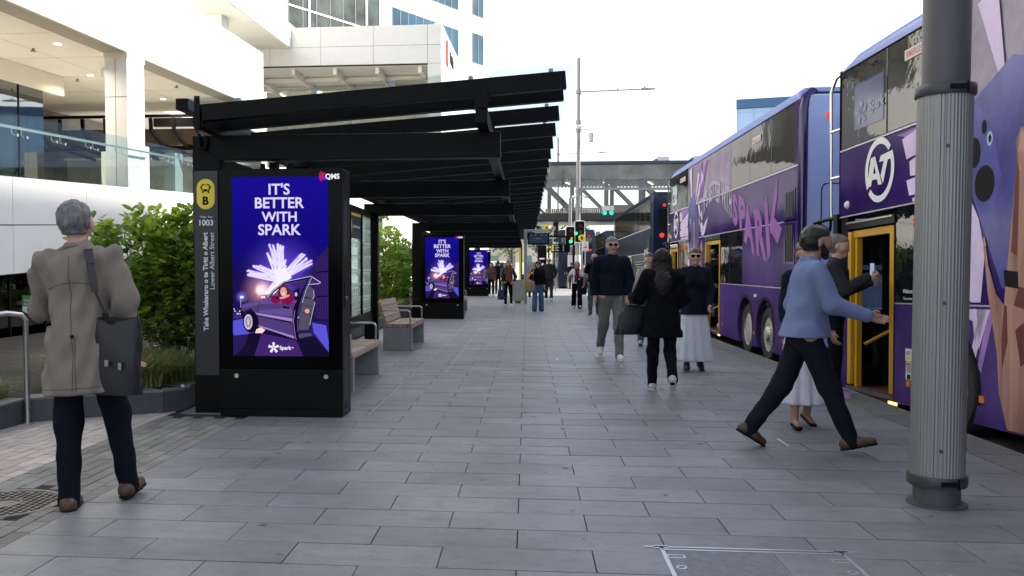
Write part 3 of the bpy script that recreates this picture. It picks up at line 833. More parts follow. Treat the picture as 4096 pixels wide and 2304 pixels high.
# ================================================================== white building on the left (its floor lines climb with the slope)
S_ = .0489
bd = thing('white_office_building', 'white panelled building with a raised glass-railed walkway and a deep overhanging floor', 'building', (-9.6, 20, 0))
class BB(MB):
    def build(s, name, mats, parent=None, **k):
        s.v = [(x + 9.6, y - 20, z) for x, y, z in s.v]
        return MB.build(s, name, mats, parent, **k)
    def sb(s, x0, x1, y0, y1, z0, z1, m=0): return s.box(x0, x1, y0, y1, z0, z1, m, S_)
GLR = glassmat('balustrade_glass', (.84, .92, .92), .12, .02, haze=.0, ior=1.3)
SHOP = glassmat('shop_glass', (.30, .36, .34), .5, .02)
# walkway slab and its white panels
b = BB(); b.sb(-11.2, -9.66, -4, 60, .52, 2.30); b.build('walkway_slab', JOINT, bd)
ysp = [16.09 - 3.06 * k for k in range(6, 0, -1)] + [16.09, 18.94] + [22.2 + 3.05 * k for k in range(11)]
for a, c in zip(ysp[:-1], ysp[1:]):
    for z0, z1 in ((.51, 1.415), (1.435, 2.32)):
        b = BB(); b.sb(-9.655, -9.60, a + .008, c - .008, z0, z1); b.build('wall_panel', WHITE, bd)
b = BB(); b.sb(-9.74, -9.66, -4, 60, 2.30, 2.335); b.build('glazing_channel', ALU, bd)
# balustrade
ysg = [18.275 - 1.45 * k for k in range(12, 0, -1)] + [18.275, 19.76, 21.18, 22.64, 24.08] + [24.08 + 1.45 * k for k in range(1, 20)]
for a, c in zip(ysg[:-1], ysg[1:]):
    b = BB(); b.sb(-9.712, -9.697, a + .008, c - .008, 2.336, 3.535); b.build('balustrade_glass', GLR, bd)
b = BB(); b.bar((-9.80, -2, 3.29 + S_ * -2), (-9.80, 56, 3.29 + S_ * 56), .045, .045); b.build('handrail', STEEL, bd)
b = MB(); b.tube([(-.20, 0, .14), (-.20, 0, .04), (-.16, .02, 0), (-.10, .03, 0)], .009, 6); b.lathe([(.03, -.095), (.03, -.088)], 10, (0, .03, 0), axis='x')
o = None
for y in np.arange(10.8, 38, 1.45):
    for dy in (-.17, .17):
        o = b.build('rail_bracket', STEEL, bd) if o is None else copyobj(o, bd)
        o.location = (0, y + dy - 20, 3.13 + S_ * y)
# overhanging floor, soffit, column
b = BB(); b.sb(-30, -10.0, -8, 33.7, 5.80, 7.90); b.build('floor_fascia', WHITE, bd)
b = BB()
for y in (14, 20.4, 26.9):
    b.sb(-10.2, -9.999, y - .006, y + .006, 5.82, 7.88)
b.build('fascia_joint', mat('pale_joint', (.62, .62, .6), .7), bd)
b = BB(); b.sb(-18, -10.0, -8, 33.65, 5.755, 5.798); b.build('soffit', CREAM, bd)
b = BB()
for x in (-10.55, -12.2, -13.9): b.sb(x - .006, x + .006, -8, 33, 5.752, 5.7545)
for y in np.arange(8, 33, 2.9): b.sb(-17.5, -10.1, y - .006, y + .006, 5.7512, 5.7537)
b.sb(-10.62, -10.02, -8, 33.6, 5.735, 5.7505)
b.build('soffit_joint', mat('soffit_joint', (.42, .38, .32), .8), bd)
DL = emis('downlight', (1.0, .86, .62), 5.0)
def can_light(x, y):
    l = bpy.data.lights.new('downlight_lamp', 'AREA'); l.shape = 'DISK'; l.size = .16; l.energy = 26; l.color = (1.0, .86, .68); l.spread = R(150)
    o = bpy.data.objects.new('downlight_lamp', l); o.location = (x + 9.6, y - 20, 5.72 + S_ * y); put(o, bd)
b = BB(); tr_ = BB()
for x, y in ((-12.0, 17.0), (-12.35, 17.4), (-11.2, 20.8), (-13.4, 20.6), (-13.75, 20.95), (-12.6, 25.2), (-10.4, 24.3), (-10.5, 29.3), (-12.5, 30.2), (-12.6, 34)):
    z = 5.742 + S_ * y
    can_light(x, y)
    b.lathe([(.085, z), (.085, z + .006)], 14, (x, y, 0)); tr_.lathe([(.10, z + .003), (.10, z + .009)], 14, (x, y, 0))
b.build('downlight', DL, bd); tr_.build('downlight_trim', WPAINT, bd)
b = BB()
for x, y in ((-13.2, 16.6), (-12.1, 21.3), (-14.5, 22.4), (-13.3, 25.8), (-10.9, 27.4), (-13.5, 29.6)):
    z = S_ * y; b.lathe([(.03, 5.755 + z), (.03, 5.70 + z), (.075, 5.69 + z), (.075, 5.68 + z)], 10, (x, y, 0))
b.build('sprinkler', GALV, bd)
b = BB(); b.sb(-15.2, -14.0, 19.6, 20.9, 5.74, 5.754); b.build('air_grille', DARK, bd)
b = BB(); b.lathe([(.0, 5.5 + S_ * 23), (.1, 5.52 + S_ * 23), (.16, 5.6 + S_ * 23), (.18, 5.75 + S_ * 23)], 14, (-11.6, 24.2, 0)); b.build('camera_dome', WPAINT, bd, smooth=True)
colm = BB(); colm.sb(-10.58, -10.0, 21.92, 22.93, 2.3, 5.60); co = colm.build('column', WHITE, bd)
b = BB(); b.sb(-10.31, -10.302, 21.915, 21.93, 2.3, 5.6); b.sb(-10.582, -10.0, 21.914, 21.931, 4.625, 4.637); b.sb(-10.0, -9.998, 21.93, 22.93, 4.625, 4.632); b.build('column_joint', JOINT, co)
b = BB(); b.sb(-10.6, -9.98, 21.9, 22.95, 5.602, 5.734); b.build('column_head', CREAM, bd)
# upper terrace: second column and slab above
b = BB(); b.sb(-15.1, -14.3, 41.5, 42.6, 7.9, 11.3); b.build('column', WHITE, bd)
b = BB(); b.sb(-40, -13.2, 38.5, 60, 11.3, 12.6); b.build('floor_fascia', WHITE, bd)
b = BB(); b.sb(-40, -13.25, 38.55, 60, 11.26, 11.297); b.build('soffit', CREAM, bd)
b = BB(); b.sb(-40, -14.05, 34, 47, 5.8, 7.9); b.build('floor_slab', WHITE, bd)
b = BB(); b.sb(-60, -20.0, 10, 60, 7.9, 30); b.build('upper_wall', WHITE, bd)
# back of the walkway: shopfront, plants hanging behind the glass, dark awning ribs
b = BB(); b.sb(-18.2, -18.0, -8, 60, 1.0, 5.75); b.build('inner_wall', mat('inner_wall', (.20, .19, .17), .8, var=.3, vscale=.6), bd)
b = BB(); b.sb(-13.62, -13.6, 8, 24.4, 2.35, 5.2); gl_ = b.build('shopfront_glass', SHOP, bd)
b = BB(); b.sb(-13.7, -13.55, 8, 25.5, 5.2, 5.745); b.build('shopfront_bulkhead', CREAM, bd)
b = BB()
for y in np.arange(9.5, 25, 1.95): b.sb(-13.64, -13.58, y - .02, y + .02, 2.35, 5.2)
b.build('shopfront_mullion', DARK, bd)
b = BB(); b.sb(-40, -10.9, -8, 60, 2.0, 2.33); b.build('walkway_floor', mat('walkway_floor', (.62, .60, .56), .6), bd)
# shop interior blocks give the glazing something to show
rnd = random.Random(11)
ic = [mat('interior_teal', (.14, .18, .19), .7), mat('interior_white', (.62, .62, .58), .6), mat('interior_orange', (.42, .19, .06), .6), mat('interior_dark', (.03, .03, .035), .7), mat('interior_yellow', (.42, .36, .07), .6)]
for i, (x, y, wd, z0, z1, c) in enumerate(((-14.4, 11.5, 3.0, 2.4, 4.0, 0), (-15.5, 15.0, 2.6, 2.4, 3.6, 3), (-14.6, 18.6, 1.6, 2.4, 3.9, 0), (-15.0, 21.6, 2.2, 3.0, 3.7, 1), (-14.2, 20.3, .5, 2.4, 3.4, 3), (-14.5, 23.6, .8, 2.4, 4.6, 1),
                                  (-12.2, 25.8, 1.5, 2.4, 3.6, 1), (-12.5, 28.4, .6, 2.6, 4.0, 1), (-12.1, 30.2, .7, 2.5, 3.9, 0), (-16, 13.2, 2.0, 4.0, 4.5, 2), (-15.4, 17.2, 1.1, 3.2, 3.6, 4))):
    b = BB(); b.sb(x - .4, x, y, y + wd, z0, z1); b.build('shop_fitting', ic[c], bd)
b = BB(); b.tube([(-12.9, 18.0 + 1.5 * math.cos(a), 2.45 + S_ * 19 + .95 * math.sin(a)) for a in np.linspace(0, 3.14, 14)], .05, 6); b.build('yellow_arch', ic[4], bd)
hp = BB()
for k in range(12):
    x, y = -14.2 + rnd.uniform(-.3, .3), 10 + k * 1.2 + rnd.uniform(-.3, .3); z = 5.0 + S_ * y
    hp.tube([(x, y, z + .2), (x, y, z - .3)], .01, 5); hp.lathe([(.02, z - .3), (.16, z - .34), (.18, z - .4), (.05, z - .42)], 10, (x, y, 0))
hp.build('pendant_lamp', DARK, bd)
hv = BB()
for k in range(9):
    x, y = -13.9, 10.4 + k * 1.55; z = 5.1 + S_ * y
    for q in range(34):
        a = rnd.uniform(0, 6.28); r = rnd.uniform(.02, .16); h = rnd.uniform(0, 1.1); s_ = rnd.uniform(.03, .06)
        p = Vector((x + r * math.cos(a), y + r * math.sin(a), z - h)); u = Vector((rnd.uniform(-1, 1), rnd.uniform(-1, 1), rnd.uniform(-1, 1))).normalized() * s_; v = u.cross(Vector((rnd.uniform(-1, 1), .5, 1))).normalized() * s_ * .6
        hv.add([p - u, p + v, p + u, p - v], [(0, 1, 2, 3)])
tag(hv.build('hanging_plants', mat('indoor_leaf', (.06, .11, .03), .5), bd, fixn=False), kind='stuff')
b = BB(); b.sb(-13.2, -11.2, 31.0, 31.25, 4.9, 5.2); b.sb(-22, -11.0, 31.9, 32.1, 4.15, 4.35); b.sb(-22, -10.6, 30.95, 31.05, 5.22, 5.32); b.build('awning_beam', BLACK, bd)
b = BB()
for x in np.arange(-17.5, -10.7, .84):
    z = S_ * 31; b.bar((x, 31, 5.2 + z), (x + .02, 31, 4.75 + z), .09, .12); b.bar((x, 31, 4.78 + z), (x + .22, 31.6, 4.30 + z), .09, .12); b.bar((x + .22, 31.6, 4.32 + z), (x + .9, 33.5, 4.05 + z), .10, .10)
b.build('awning_rib', BLACK, bd)
AWG = mat('bronze_awning_panel', (.20, .16, .12), .25, var=.3, vscale=1.2)
b = BB(); z = S_ * 31; b.add([(-18, 31.7, 4.36 + z), (-10.7, 31.7, 4.36 + z), (-10.2, 33.4, 4.12 + z), (-18, 33.4, 4.12 + z)], [(0, 1, 2, 3)]); b.sb(-18, -10.7, 33.6, 33.7, 4.45, 5.1); b.build('awning_panel', AWG, bd)
b = BB(); b.sb(-20, -10.2, 34.0, 34.2, 2.3, 3.95); b.build('rear_shopfront', mat('rear_shopfront', (.45, .48, .46), .35, var=.4, vscale=.8), bd)
b = BB(); b.sb(-20, -10.1, 33.8, 34.0, 3.96, 4.10); b.build('rear_lintel', CREAM, bd)
# lower kiosk under the walkway, dark with warm goods and hanging lane signs
b = BB(); b.sb(-12.2, -12.0, -6, 60, -.2, .5); b.box(-12.2, -12.0, -6, 60, 0, 2.0); b.build('kiosk_back_wall', mat('kiosk_back', (.06, .045, .03), .8, var=.6, vscale=2.2, col2=(.16, .09, .04)), bd)
for y in np.arange(10, 24, 1.3):
    b = BB(); b.box(-9.98, -9.93, y - .02, y + .02, 0, 1.25 + S_ * (y - 15)); b.build('kiosk_mullion', DARK, bd)
b = BB(); b.box(-9.965, -9.95, 6, 40, 0.05, 1.0); b.build('kiosk_glass', glassmat('kiosk_glass', (.35, .38, .36), .4), bd)
gd = BB(); rnd = random.Random(4)
for k in range(60):
    x, y, z = rnd.uniform(-11.8, -10.6), rnd.uniform(12, 22), rnd.choice((.35, .62, .9, 1.1)); s_ = rnd.uniform(.06, .14)
    gd.box(x - s_, x + s_, y - s_, y + s_, z - s_ * .7, z + s_ * .7, rnd.randrange(3))
tag(gd.build('kiosk_goods', [mat('goods_orange', (.40, .13, .04), .6), mat('goods_yellow', (.35, .28, .05), .6), mat('goods_green', (.05, .16, .04), .6)], bd), kind='stuff')
GRN = mat('sign_green', (.06, .30, .06), .5)
def lane_sign(x, y, z, num, label):
    t = thing('lane_sign', label, 'hanging sign', (x, y, z), 0, 'green card-only lane signs in the kiosk')
    MB().box(-.10, .10, 0, .012, .13, .33).build('green_field', GRN, t)
    b = MB(); b.prism([(-.10, .129), (-.10, .05), (.10, -.05), (.10, .129)], lambda a, c, d: (a, d, c), 0, .012); b.build('number_field', WPAINT, t)
    b = MB(); add_text(b, 'Card', (-.005, -.002, .22), (1, 0, 0), (0, 0, 1), size=.048); add_text(b, 'Only', (-.005, -.002, .15), (1, 0, 0), (0, 0, 1), size=.048); b.build('lane_lettering', WPAINT, t, fixn=False)
    b = MB(); add_text(b, num, (.03, -.002, .035), (1, 0, 0), (0, 0, 1), size=.065); b.build('lane_number', DARK, t, fixn=False)
    b = MB(); b.tube([(0, .006, .33), (0, .006, .75)], .006, 5); b.build('hanger', DARK, t)
lane_sign(-9.0, 15.5, .58, '04', 'green and white hanging sign numbered 04 beside the beige coat')
lane_sign(-10.35, 17.2, .95, '08', 'green and white hanging sign numbered 08, higher than the other')
# ================================================================== box-framed porch block, then the tower
pb = thing('porch_block', 'white panelled box frame with a louvred opening under it, behind the shelter roof', 'building', (-8, 50, 0))
class PB(MB):
    def build(s, name, mats, parent=None, **k):
        s.v = [(x + 8, y - 50, z) for x, y, z in s.v]
        return MB.build(s, name, mats, parent, **k)
def pz(v): return 1.4 + (1073 - v) / 3600 * 50
WARMW = mat('warm_white_panel', (.78, .77, .72), .4, var=.03)
xs = [-16.5, -14.48, -11.53, -8.56, -5.52, -4.75]
for i in range(5):
    for z0, z1 in ((12.75, 13.75), (13.77, 14.86)):
        b = PB(); b.box(xs[i] + .01, xs[i + 1] - .01, 50, 50.2, z0, z1); b.build('front_panel', WARMW, pb)
b = PB(); b.box(-5.52 + .01, -4.76, 50, 50.2, 8, 12.73); b.build('front_panel', WARMW, pb)
b = PB(); b.box(-16.5, -4.78, 50.05, 50.19, 12.7, 14.84); b.build('panel_backing', JOINT, pb)
b = PB(); b.add([(-4.76, 50.2, 8), (-4.76, 50.2, 14.97), (-4.76, 62.4, 15.8), (-4.76, 62.4, 8), (-5.2, 50.2, 8), (-5.2, 50.2, 14.97), (-5.2, 62.4, 15.8), (-5.2, 62.4, 8)], [(0, 3, 2, 1), (4, 5, 6, 7), (0, 1, 5, 4), (1, 2, 6, 5), (2, 3, 7, 6), (0, 4, 7, 3)]); b.build('side_wall', WHITE, pb)
b = PB(); b.box(-16.5, -5.5, 50.2, 56, 12.66, 12.72)
b.build('soffit_edge', CREAM, pb)
b = PB(); b.box(-17, -5.52, 58, 58.2, 8, 12.9); b.build('rear_wall', mat('porch_inner_wall', (.72, .68, .55), .6), pb)
for k in range(5):
    b = PB(); x = -15.6 + k * 2.4; b.box(x - .1, x + .1, 50.3, 57.8, 12.3, 12.655); b.build('louvre_beam', CREAM, pb)
b = PB(); b.box(-17, -5.6, 52.6, 52.8, 12.4, 12.6); b.box(-17, -5.6, 55.2, 55.4, 12.4, 12.6); b.build('louvre_rail', CREAM, pb)
t = thing('wall_logo_sign', 'red angular logo with small black lettering on the white side wall above the shelter roof', 'sign', (-4.74, 53.0, 14.05))
b = MB(); b.prism([(-.1, .55), (.1, .72), (.5, .76), (.75, .45), (.4, .42), (.36, -.45), (.7, -.5), (.45, -.80), (.1, -.72), (-.1, -.5)], lambda a, c, d: (d, a, c), 0, .08); b.build('red_emblem', mat('logo_red', (.75, .06, .03), .4), t)
b = MB(); 
for k in range(4): b.box(.0, .05, 2.6 + k * .6, 2.95 + k * .6, -.05, .62 - .12 * (k % 2))
b.build('black_lettering', DARK, t)
# tower with stepped facade, turned about 32 degrees
tw = thing('office_tower', 'white office tower with blue window bands and a tall glazed bay, behind the porch block', 'tower', (-4.8, 100, 0), R(-122))
# local x runs back along the facade (towards the viewer and left), local -y faces the street
d_ = Vector((-.53, -.85, 0)); 
WIN = mat('tower_window', (.02, .085, .15), .2, var=.5, vscale=.25, spec=.12)
WING = mat('tower_bay_glass', (.055, .075, .07), .2, var=.8, vscale=.3, spec=.15)
TWM = mat('tower_panel', (.80, .80, .79), .45, var=.03)
def tb(x0, x1, y0, y1, z0, z1, name, m):
    b = MB(); b.box(x0, x1, y0, y1, z0, z1); return b.build(name, m, tw)
tb(-1.0, 8.9, -20, 0, 0, 60, 'wall', TWM)
tb(8.902, 34, -20, 0, 0, 60, 'wall', TWM)
def win(x0, x1, z0, z1, n, m=WIN):
    f = tb(x0, x1, .003, .02, z0, z1, 'window', m)
    b = MB()
    for k in range(n + 1):
        x = x0 + (x1 - x0) * k / n; b.box(x - .05, x + .05, .021, .05, z0, z1)
    b.box(x0, x1, .002, .05, z0 - .06, z0); b.box(x0, x1, .002, .05, z1, z1 + .06); b.build('window_frame', mat('tower_mullion', (.10, .11, .12), .4), f)
    return f
for z in (18.6, 23.7, 28.8): win(.15, 2.2, z, z + 3.1, 2)
for z in (18.5, 23.6, 28.65): win(4.8, 15.5, z, z + 2.9, 9)
for z in (24.0,): pass
win(17.4, 29.0, 14.0, 36.0, 7, WING)
b = MB(); b.box(17.4, 29.0, .045, .08, 23.6, 23.74); b.box(17.4, 29, .045, .08, 27.6, 27.7); b.box(19.2, 19.35, .046, .09, 14, 36); b.box(26.5, 26.7, .046, .09, 14, 36); b.build('bay_transom', ALU, tw)
# ================================================================== unseen tower added across the street to throw the long shade
sh_t = thing('shade_tower', 'unseen grey tower added across the street to keep the pavement in shade', 'building', (110, 5, 0))
b = MB(); b.box(-20, 20, -85, 54.5, 0, 74.8); b.box(-20, 20, 54.5, 74, 0, 73.6); b.build('wall', mat('tower_grey', (.30, .31, .32), .6), sh_t)  # stepped top shaped to set the shade line on the white wall
# ================================================================== planter and planting
PLW = mat('planter_basalt', (.060, .064, .076), .55, var=.18, vscale=9, bump=.12, rnd=.1)
PLT = mat('planter_coping', (.17, .17, .165), .65, var=.15, vscale=7, rnd=.1, bump=.1)
pl = thing('planter', 'low dark stone planter wall that bends round the shrub bed beside the first shelter column', 'planter', (-4.0, 8.4, 0))
poly = [(-4.66, 5.2), (-4.52, 7.73), (-3.96, 8.13), (-3.5, 8.38), (-3.37, 8.58), (-3.43, 9.1), (-3.43, 13), (-3.43, 25), (-3.43, 40)]
ZT = .20
first = True
for i, ((xa, ya), (xb, yb)) in enumerate(zip(poly[:-1], poly[1:])):
    d = Vector((xb - xa, yb - ya, 0)); L = d.length; d.normalize(); n = Vector((-d.y, d.x, 0))   # to the bed side
    k_ = max(1, int(round(L / .48))) if L < 6 else int(L / .9)
    for k in range(k_):
        a = Vector((xa, ya, 0)) + d * (L * k / k_ + .003); c = Vector((xa, ya, 0)) + d * (L * (k + 1) / k_ - .003)
        b = MB(); q = [a, c, c + n * .16, a + n * .16]
        b.add([(p.x + 4.0, p.y - 8.4, z) for z in (0, ZT) for p in q], [(0, 3, 2, 1), (4, 5, 6, 7), (0, 1, 5, 4), (1, 2, 6, 5), (2, 3, 7, 6), (3, 0, 4, 7)]); b.build('facing_stone', PLW, pl)
        b = MB(); q = [a - n * .008, c - n * .008, c + n * .26, a + n * .26]
        b.add([(p.x + 4.0, p.y - 8.4, z) for z in (ZT + .002, ZT + .022) for p in q], [(0, 3, 2, 1), (4, 5, 6, 7), (0, 1, 5, 4), (1, 2, 6, 5), (2, 3, 7, 6), (3, 0, 4, 7)]); b.build('coping_stone', PLT, pl)
for p, dx, dy in (((-3.93, 8.14), .0, 0), ((-3.39, 8.62), 0, 0)):
    b = MB(); b.box(p[0] + 4.0 - .02, p[0] + 4.0 + .02, p[1] - 8.4 - .04, p[1] - 8.4 + .12, .20, .25); b.build('skate_stop', STEEL, pl, bevel=.008)
b = MB(); b.add([(x + 4.0, y - 8.4, .17) for x, y in [(-4.80, 5.2), (-4.68, 7.8), (-4.0, 8.28), (-3.56, 8.55), (-3.56, 40), (-9.2, 40), (-9.2, 5.2)]], [tuple(range(6, -1, -1))])
b.build('soil', mat('soil', (.03, .022, .015), .95, var=.5, vscale=6, bump=.6, bscale=40), pl)
LEAFC = dict(rough=.32, spec=.5)
def leafmat(name, col, tcol, rnd=.35, gloss=.3):
    if name in MATS: return MATS[name]
    m = bpy.data.materials.new(name); m.use_nodes = True; nt = m.node_tree; N = nt.nodes; L = nt.links
    p = N['Principled BSDF']; p.inputs['Roughness'].default_value = gloss; p.inputs['Specular IOR Level'].default_value = .5
    ge = N.new('ShaderNodeNewGeometry'); ma = N.new('ShaderNodeMapRange'); ma.inputs['To Min'].default_value = 1 - rnd; ma.inputs['To Max'].default_value = 1 + rnd
    L.new(ge.outputs['Random Per Island'], ma.inputs['Value'])
    oi = N.new('ShaderNodeObjectInfo'); ad = N.new('ShaderNodeMath'); ad.operation = 'ADD'; L.new(ge.outputs['Random Per Island'], ad.inputs[0]); L.new(oi.outputs['Random'], ad.inputs[1])
    fr = N.new('ShaderNodeMath'); fr.operation = 'FRACT'; L.new(ad.outputs[0], fr.inputs[0]); L.new(fr.outputs[0], ma.inputs['Value'])
    mx = N.new('ShaderNodeMixRGB'); mx.blend_type = 'MULTIPLY'; mx.inputs[0].default_value = 1; mx.inputs[1].default_value = (*col, 1); L.new(ma.outputs[0], mx.inputs[2]); L.new(mx.outputs[0], p.inputs['Base Color'])
    tl = N.new('ShaderNodeBsdfTranslucent'); m3 = N.new('ShaderNodeMixRGB'); m3.blend_type = 'MULTIPLY'; m3.inputs[0].default_value = 1; m3.inputs[1].default_value = (*tcol, 1); L.new(ma.outputs[0], m3.inputs[2]); L.new(m3.outputs[0], tl.inputs['Color'])
    ms = N.new('ShaderNodeMixShader'); ms.inputs[0].default_value = .38; L.new(p.outputs[0], ms.inputs[1]); L.new(tl.outputs[0], ms.inputs[2]); L.new(ms.outputs[0], N['Material Output'].inputs['Surface'])
    MATS[name] = m; return m
LEAF = leafmat('shrub_leaf', (.085, .175, .028), (.40, .60, .06))
LEAFY = leafmat('bright_leaf', (.22, .36, .045), (.62, .78, .10))
BARK = mat('bark', (.075, .05, .035), .85, var=.4, vscale=20, bump=.4)
def leaf_geo(s=1.0, wd=.55):
    """oval leaf, folded slightly on its midrib"""
    out = []; pr = [(0, 0), (.18, .62), (.45, 1.0), (.75, .82), (.95, .3), (1.0, 0)]
    vs = []; fs = []
    for t, w_ in pr: vs.append((t * s, 0, -.05 * s * math.sin(t * 3.1)))
    for sg in (1, -1):
        b0 = len(vs)
        for t, w_ in pr[1:-1]: vs.append((t * s, sg * w_ * wd * s / 2, .05 * s * w_ - .05 * s * math.sin(t * 3.1) + .02 * s))
        mid = list(range(1, 5))
        idx = list(range(b0, b0 + 4))
        fs.append((0, mid[0], idx[0])[::sg]); 
        for k in range(3): fs.append((mid[k], mid[k + 1], idx[k + 1], idx[k])[::sg])
        fs.append((mid[3], 5, idx[3])[::sg])
    return vs, fs
LV, LF = leaf_geo()
def rot_basis(d, roll):
    d = d.normalized(); a = Vector((0, 0, 1)) if abs(d.z) < .95 else Vector((1, 0, 0))
    y = a.cross(d).normalized(); z = d.cross(y)
    c, s = math.cos(roll), math.sin(roll)
    return d, y * c + z * s, z * c - y * s
def shrub(name, label, base, blobs, nleaf, lsize, trunk_top, npart=0, seed=1, grp=None, bright_share=.16):
    rnd = random.Random(seed)
    t = thing(name, label, 'shrub', base, 0, grp)
    bx = Vector(base)
    bm2 = MB()
    clusters = []
    tot = sum(r[0] * r[1] * r[2] for _, r in blobs)
    for c, r in blobs:
        n = int(nleaf / 7 * r[0] * r[1] * r[2] / tot)
        for _ in range(n):
            while True:
                u = Vector((rnd.uniform(-1, 1), rnd.uniform(-1, 1), rnd.uniform(-1, 1)))
                if .35 < u.length < 1.0: break
            clusters.append((Vector(c) + Vector((u.x * r[0], u.y * r[1], u.z * r[2])), Vector((u.x, u.y, u.z + .45)).normalized()))
    # stems
    for k in range(7):
        tip = rnd.choice(clusters)[0]; a = rnd.uniform(0, 6.28)
        m1 = tip * .35 + Vector((.10 * math.cos(a), .10 * math.sin(a), .05)); m2 = tip * .7 + Vector((rnd.uniform(-.1, .1), rnd.uniform(-.1, .1), .08))
        bm2.tube([Vector((.05 * math.cos(a), .05 * math.sin(a), 0)), m1, m2, tip], [.032, .024, .014, .006], 6)
    for cpos, _ in clusters[::3]:
        q = cpos * .78; bm2.tube([q + Vector((rnd.uniform(-.08, .08), rnd.uniform(-.08, .08), -.12)), cpos], [.007, .004], 4)
    bm2.build('stem', BARK, t, smooth=True)
    fo = MB(); parts = []
    allv = []
    for cpos, out in clusters:
        is_bright = rnd.random() < bright_share or (cpos.z > trunk_top * .86 and rnd.random() < .45)  # scattered bright leaves; extra ones near the top paint its light in
        for q in range(7):
            a = rnd.uniform(0, 6.28); up_ = rnd.uniform(-.1, .8)
            d = (out * .5 + Vector((math.cos(a), math.sin(a), up_ - .2))).normalized()
            sz = lsize * rnd.uniform(.65, 1.2) * (.8 if is_bright else 1)
            p = cpos + Vector((rnd.uniform(-.05, .05), rnd.uniform(-.05, .05), rnd.uniform(-.06, .06)))
            allv.append((p, d, rnd.uniform(-.7, .7), sz, is_bright))
    if npart:
        allv.sort(key=lambda r: (r[0].y - .25 * r[0].x) + rnd.uniform(-.15, .15))
        near, far = allv[:npart], allv[npart:]
    else: near, far = [], allv
    for p, d, ro, sz, is_bright in far:
        X, Y, Z = rot_basis(d, ro)
        fo.add([p + (X * a + Y * b_ + Z * c) * sz for a, b_, c in LV], LF, 1 if is_bright else 0)
    fo_o = fo.build('foliage', [LEAF, LEAFY], t, smooth=True, fixn=False, auto=0); tag(fo_o, kind='stuff')
    pro = {}
    for p, d, ro, sz, is_bright in near:
        X, Y, Z = rot_basis(d, ro)
        if is_bright not in pro:
            m = MB(); m.add(LV, LF); o = m.build('leaf', LEAFY if is_bright else LEAF, t, smooth=True, fixn=False, auto=0); pro[is_bright] = o
        else: o = copyobj(pro[is_bright], t)
        M = Matrix((X, Y, Z)).transposed().to_4x4(); M = Matrix.Translation(p) @ M @ Matrix.Scale(sz, 4)
        o.matrix_basis = M
    return t
shrub('broadleaf_shrub', 'big glossy round-leaved shrub between the man in the beige coat and the stop column', (-4.12, 10.15, .17),
      [((-.30, .1, 1.30), (.72, .60, .62)), ((.35, .1, 1.28), (.62, .62, .66)), ((0, .05, .80), (.92, .62, .48)), ((-1.10, .25, 1.60), (.26, .28, .26)), ((.75, .5, 1.3), (.4, .5, .6)), ((.25, .1, 1.68), (.36, .3, .28))], 8200, .125, 1.9, 285, 2)
shrub('broadleaf_shrub', 'bright green leafy shrub seen between the patterned glass wall and the middle-sized totem', (-4.3, 27.6, .17),
      [((0, 0, 1.35), (.75, 2.6, 1.15)), ((.3, -1.0, .9), (.55, 1.4, .75)), ((.25, -2.2, 2.3), (.2, .4, .5)), ((.2, 1.4, 1.1), (.6, 1.2, .9))], 6500, .15, 2.6, 0, 5, bright_share=.5)
def blades(name, label, cat, pts, h, n, seed, mats, wd=.006, lean=.6, group=None, kind=None):
    rnd = random.Random(seed); b = MB()
    for (cx, cy, z0) in pts:
        for _ in range(n):
            a = rnd.uniform(0, 6.28); hh = h * rnd.uniform(.55, 1.1); l = lean * rnd.uniform(.3, 1.2) * hh
            p0 = Vector((cx + rnd.uniform(-.07, .07), cy + rnd.uniform(-.07, .07), z0)); di = Vector((math.cos(a), math.sin(a), 0)); sd = Vector((-di.y, di.x, 0)) * wd
            vs = []
            for t in (0, .35, .7, 1.0):
                q = p0 + di * (l * t * t) + Vector((0, 0, hh * (t - .38 * t * t * (1 + lean * .6)))); k = (1 - t * .9)
                vs += [q - sd * k, q + sd * k]
            b.add(vs, [(0, 1, 3, 2), (2, 3, 5, 4), (4, 5, 7, 6)], 0 if rnd.random() < .7 else 1)
    return b, mats
GR1 = leafmat('grass_green', (.13, .18, .045), (.30, .38, .08), .4, .5); GR2 = leafmat('grass_straw', (.36, .29, .14), (.38, .32, .15), .4, .6)
rnd = random.Random(9)
pts = []
for _ in range(120):
    pts.append((rnd.uniform(-4.75, -3.55), rnd.uniform(8.4, 9.6), .17))
pts = [p for p in pts if p[1] > 8.55 + (-3.6 - p[0]) * -.0 - (p[0] + 3.55) * -.0 and p[1] > 8.30 + .62 * (p[0] + 4.0)]
b, m = blades('grass', '', '', pts, .82, 60, 3, [GR1, GR2], .0055, .9)
o = b.build('grass', m, fixn=False); tag(o, 'long arching grass growing along the planter under the glossy shrub', 'grass', kind='stuff')
pts = [(-4.85 + rnd.uniform(-.35, .1), rnd.uniform(5.6, 7.9), .17) for _ in range(34)]
b, m = blades('grass', '', '', pts, .50, 75, 4, [GR1, GR2], .005, .9)
o = b.build('grass', m, fixn=False); tag(o, 'pale straw coloured grass tuft in the planter by the steel handrail', 'grass', kind='stuff')
pts = [(rnd.uniform(-4.1, -3.55), rnd.uniform(18.5, 27), .17) for _ in range(60)]
b, m = blades('grass', '', '', pts, .95, 50, 6, [GR1, GR2], .007, 1.0)
o = b.build('grass', m, fixn=False); tag(o, 'grass clumps in the planter behind the second bench', 'grass', kind='stuff')
t = thing('flax_plant', 'tall spiky flax plant rising behind the bright shrub', 'plant', (-4.0, 28.9, .17))
b, m = blades('x', '', '', [(0, 0, 0), (.1, .1, 0), (-.1, .2, 0)], 4.6, 26, 12, [GR1, GR2], .035, .42)
tag(b.build('blade_cluster', m, t, fixn=False), kind='stuff')
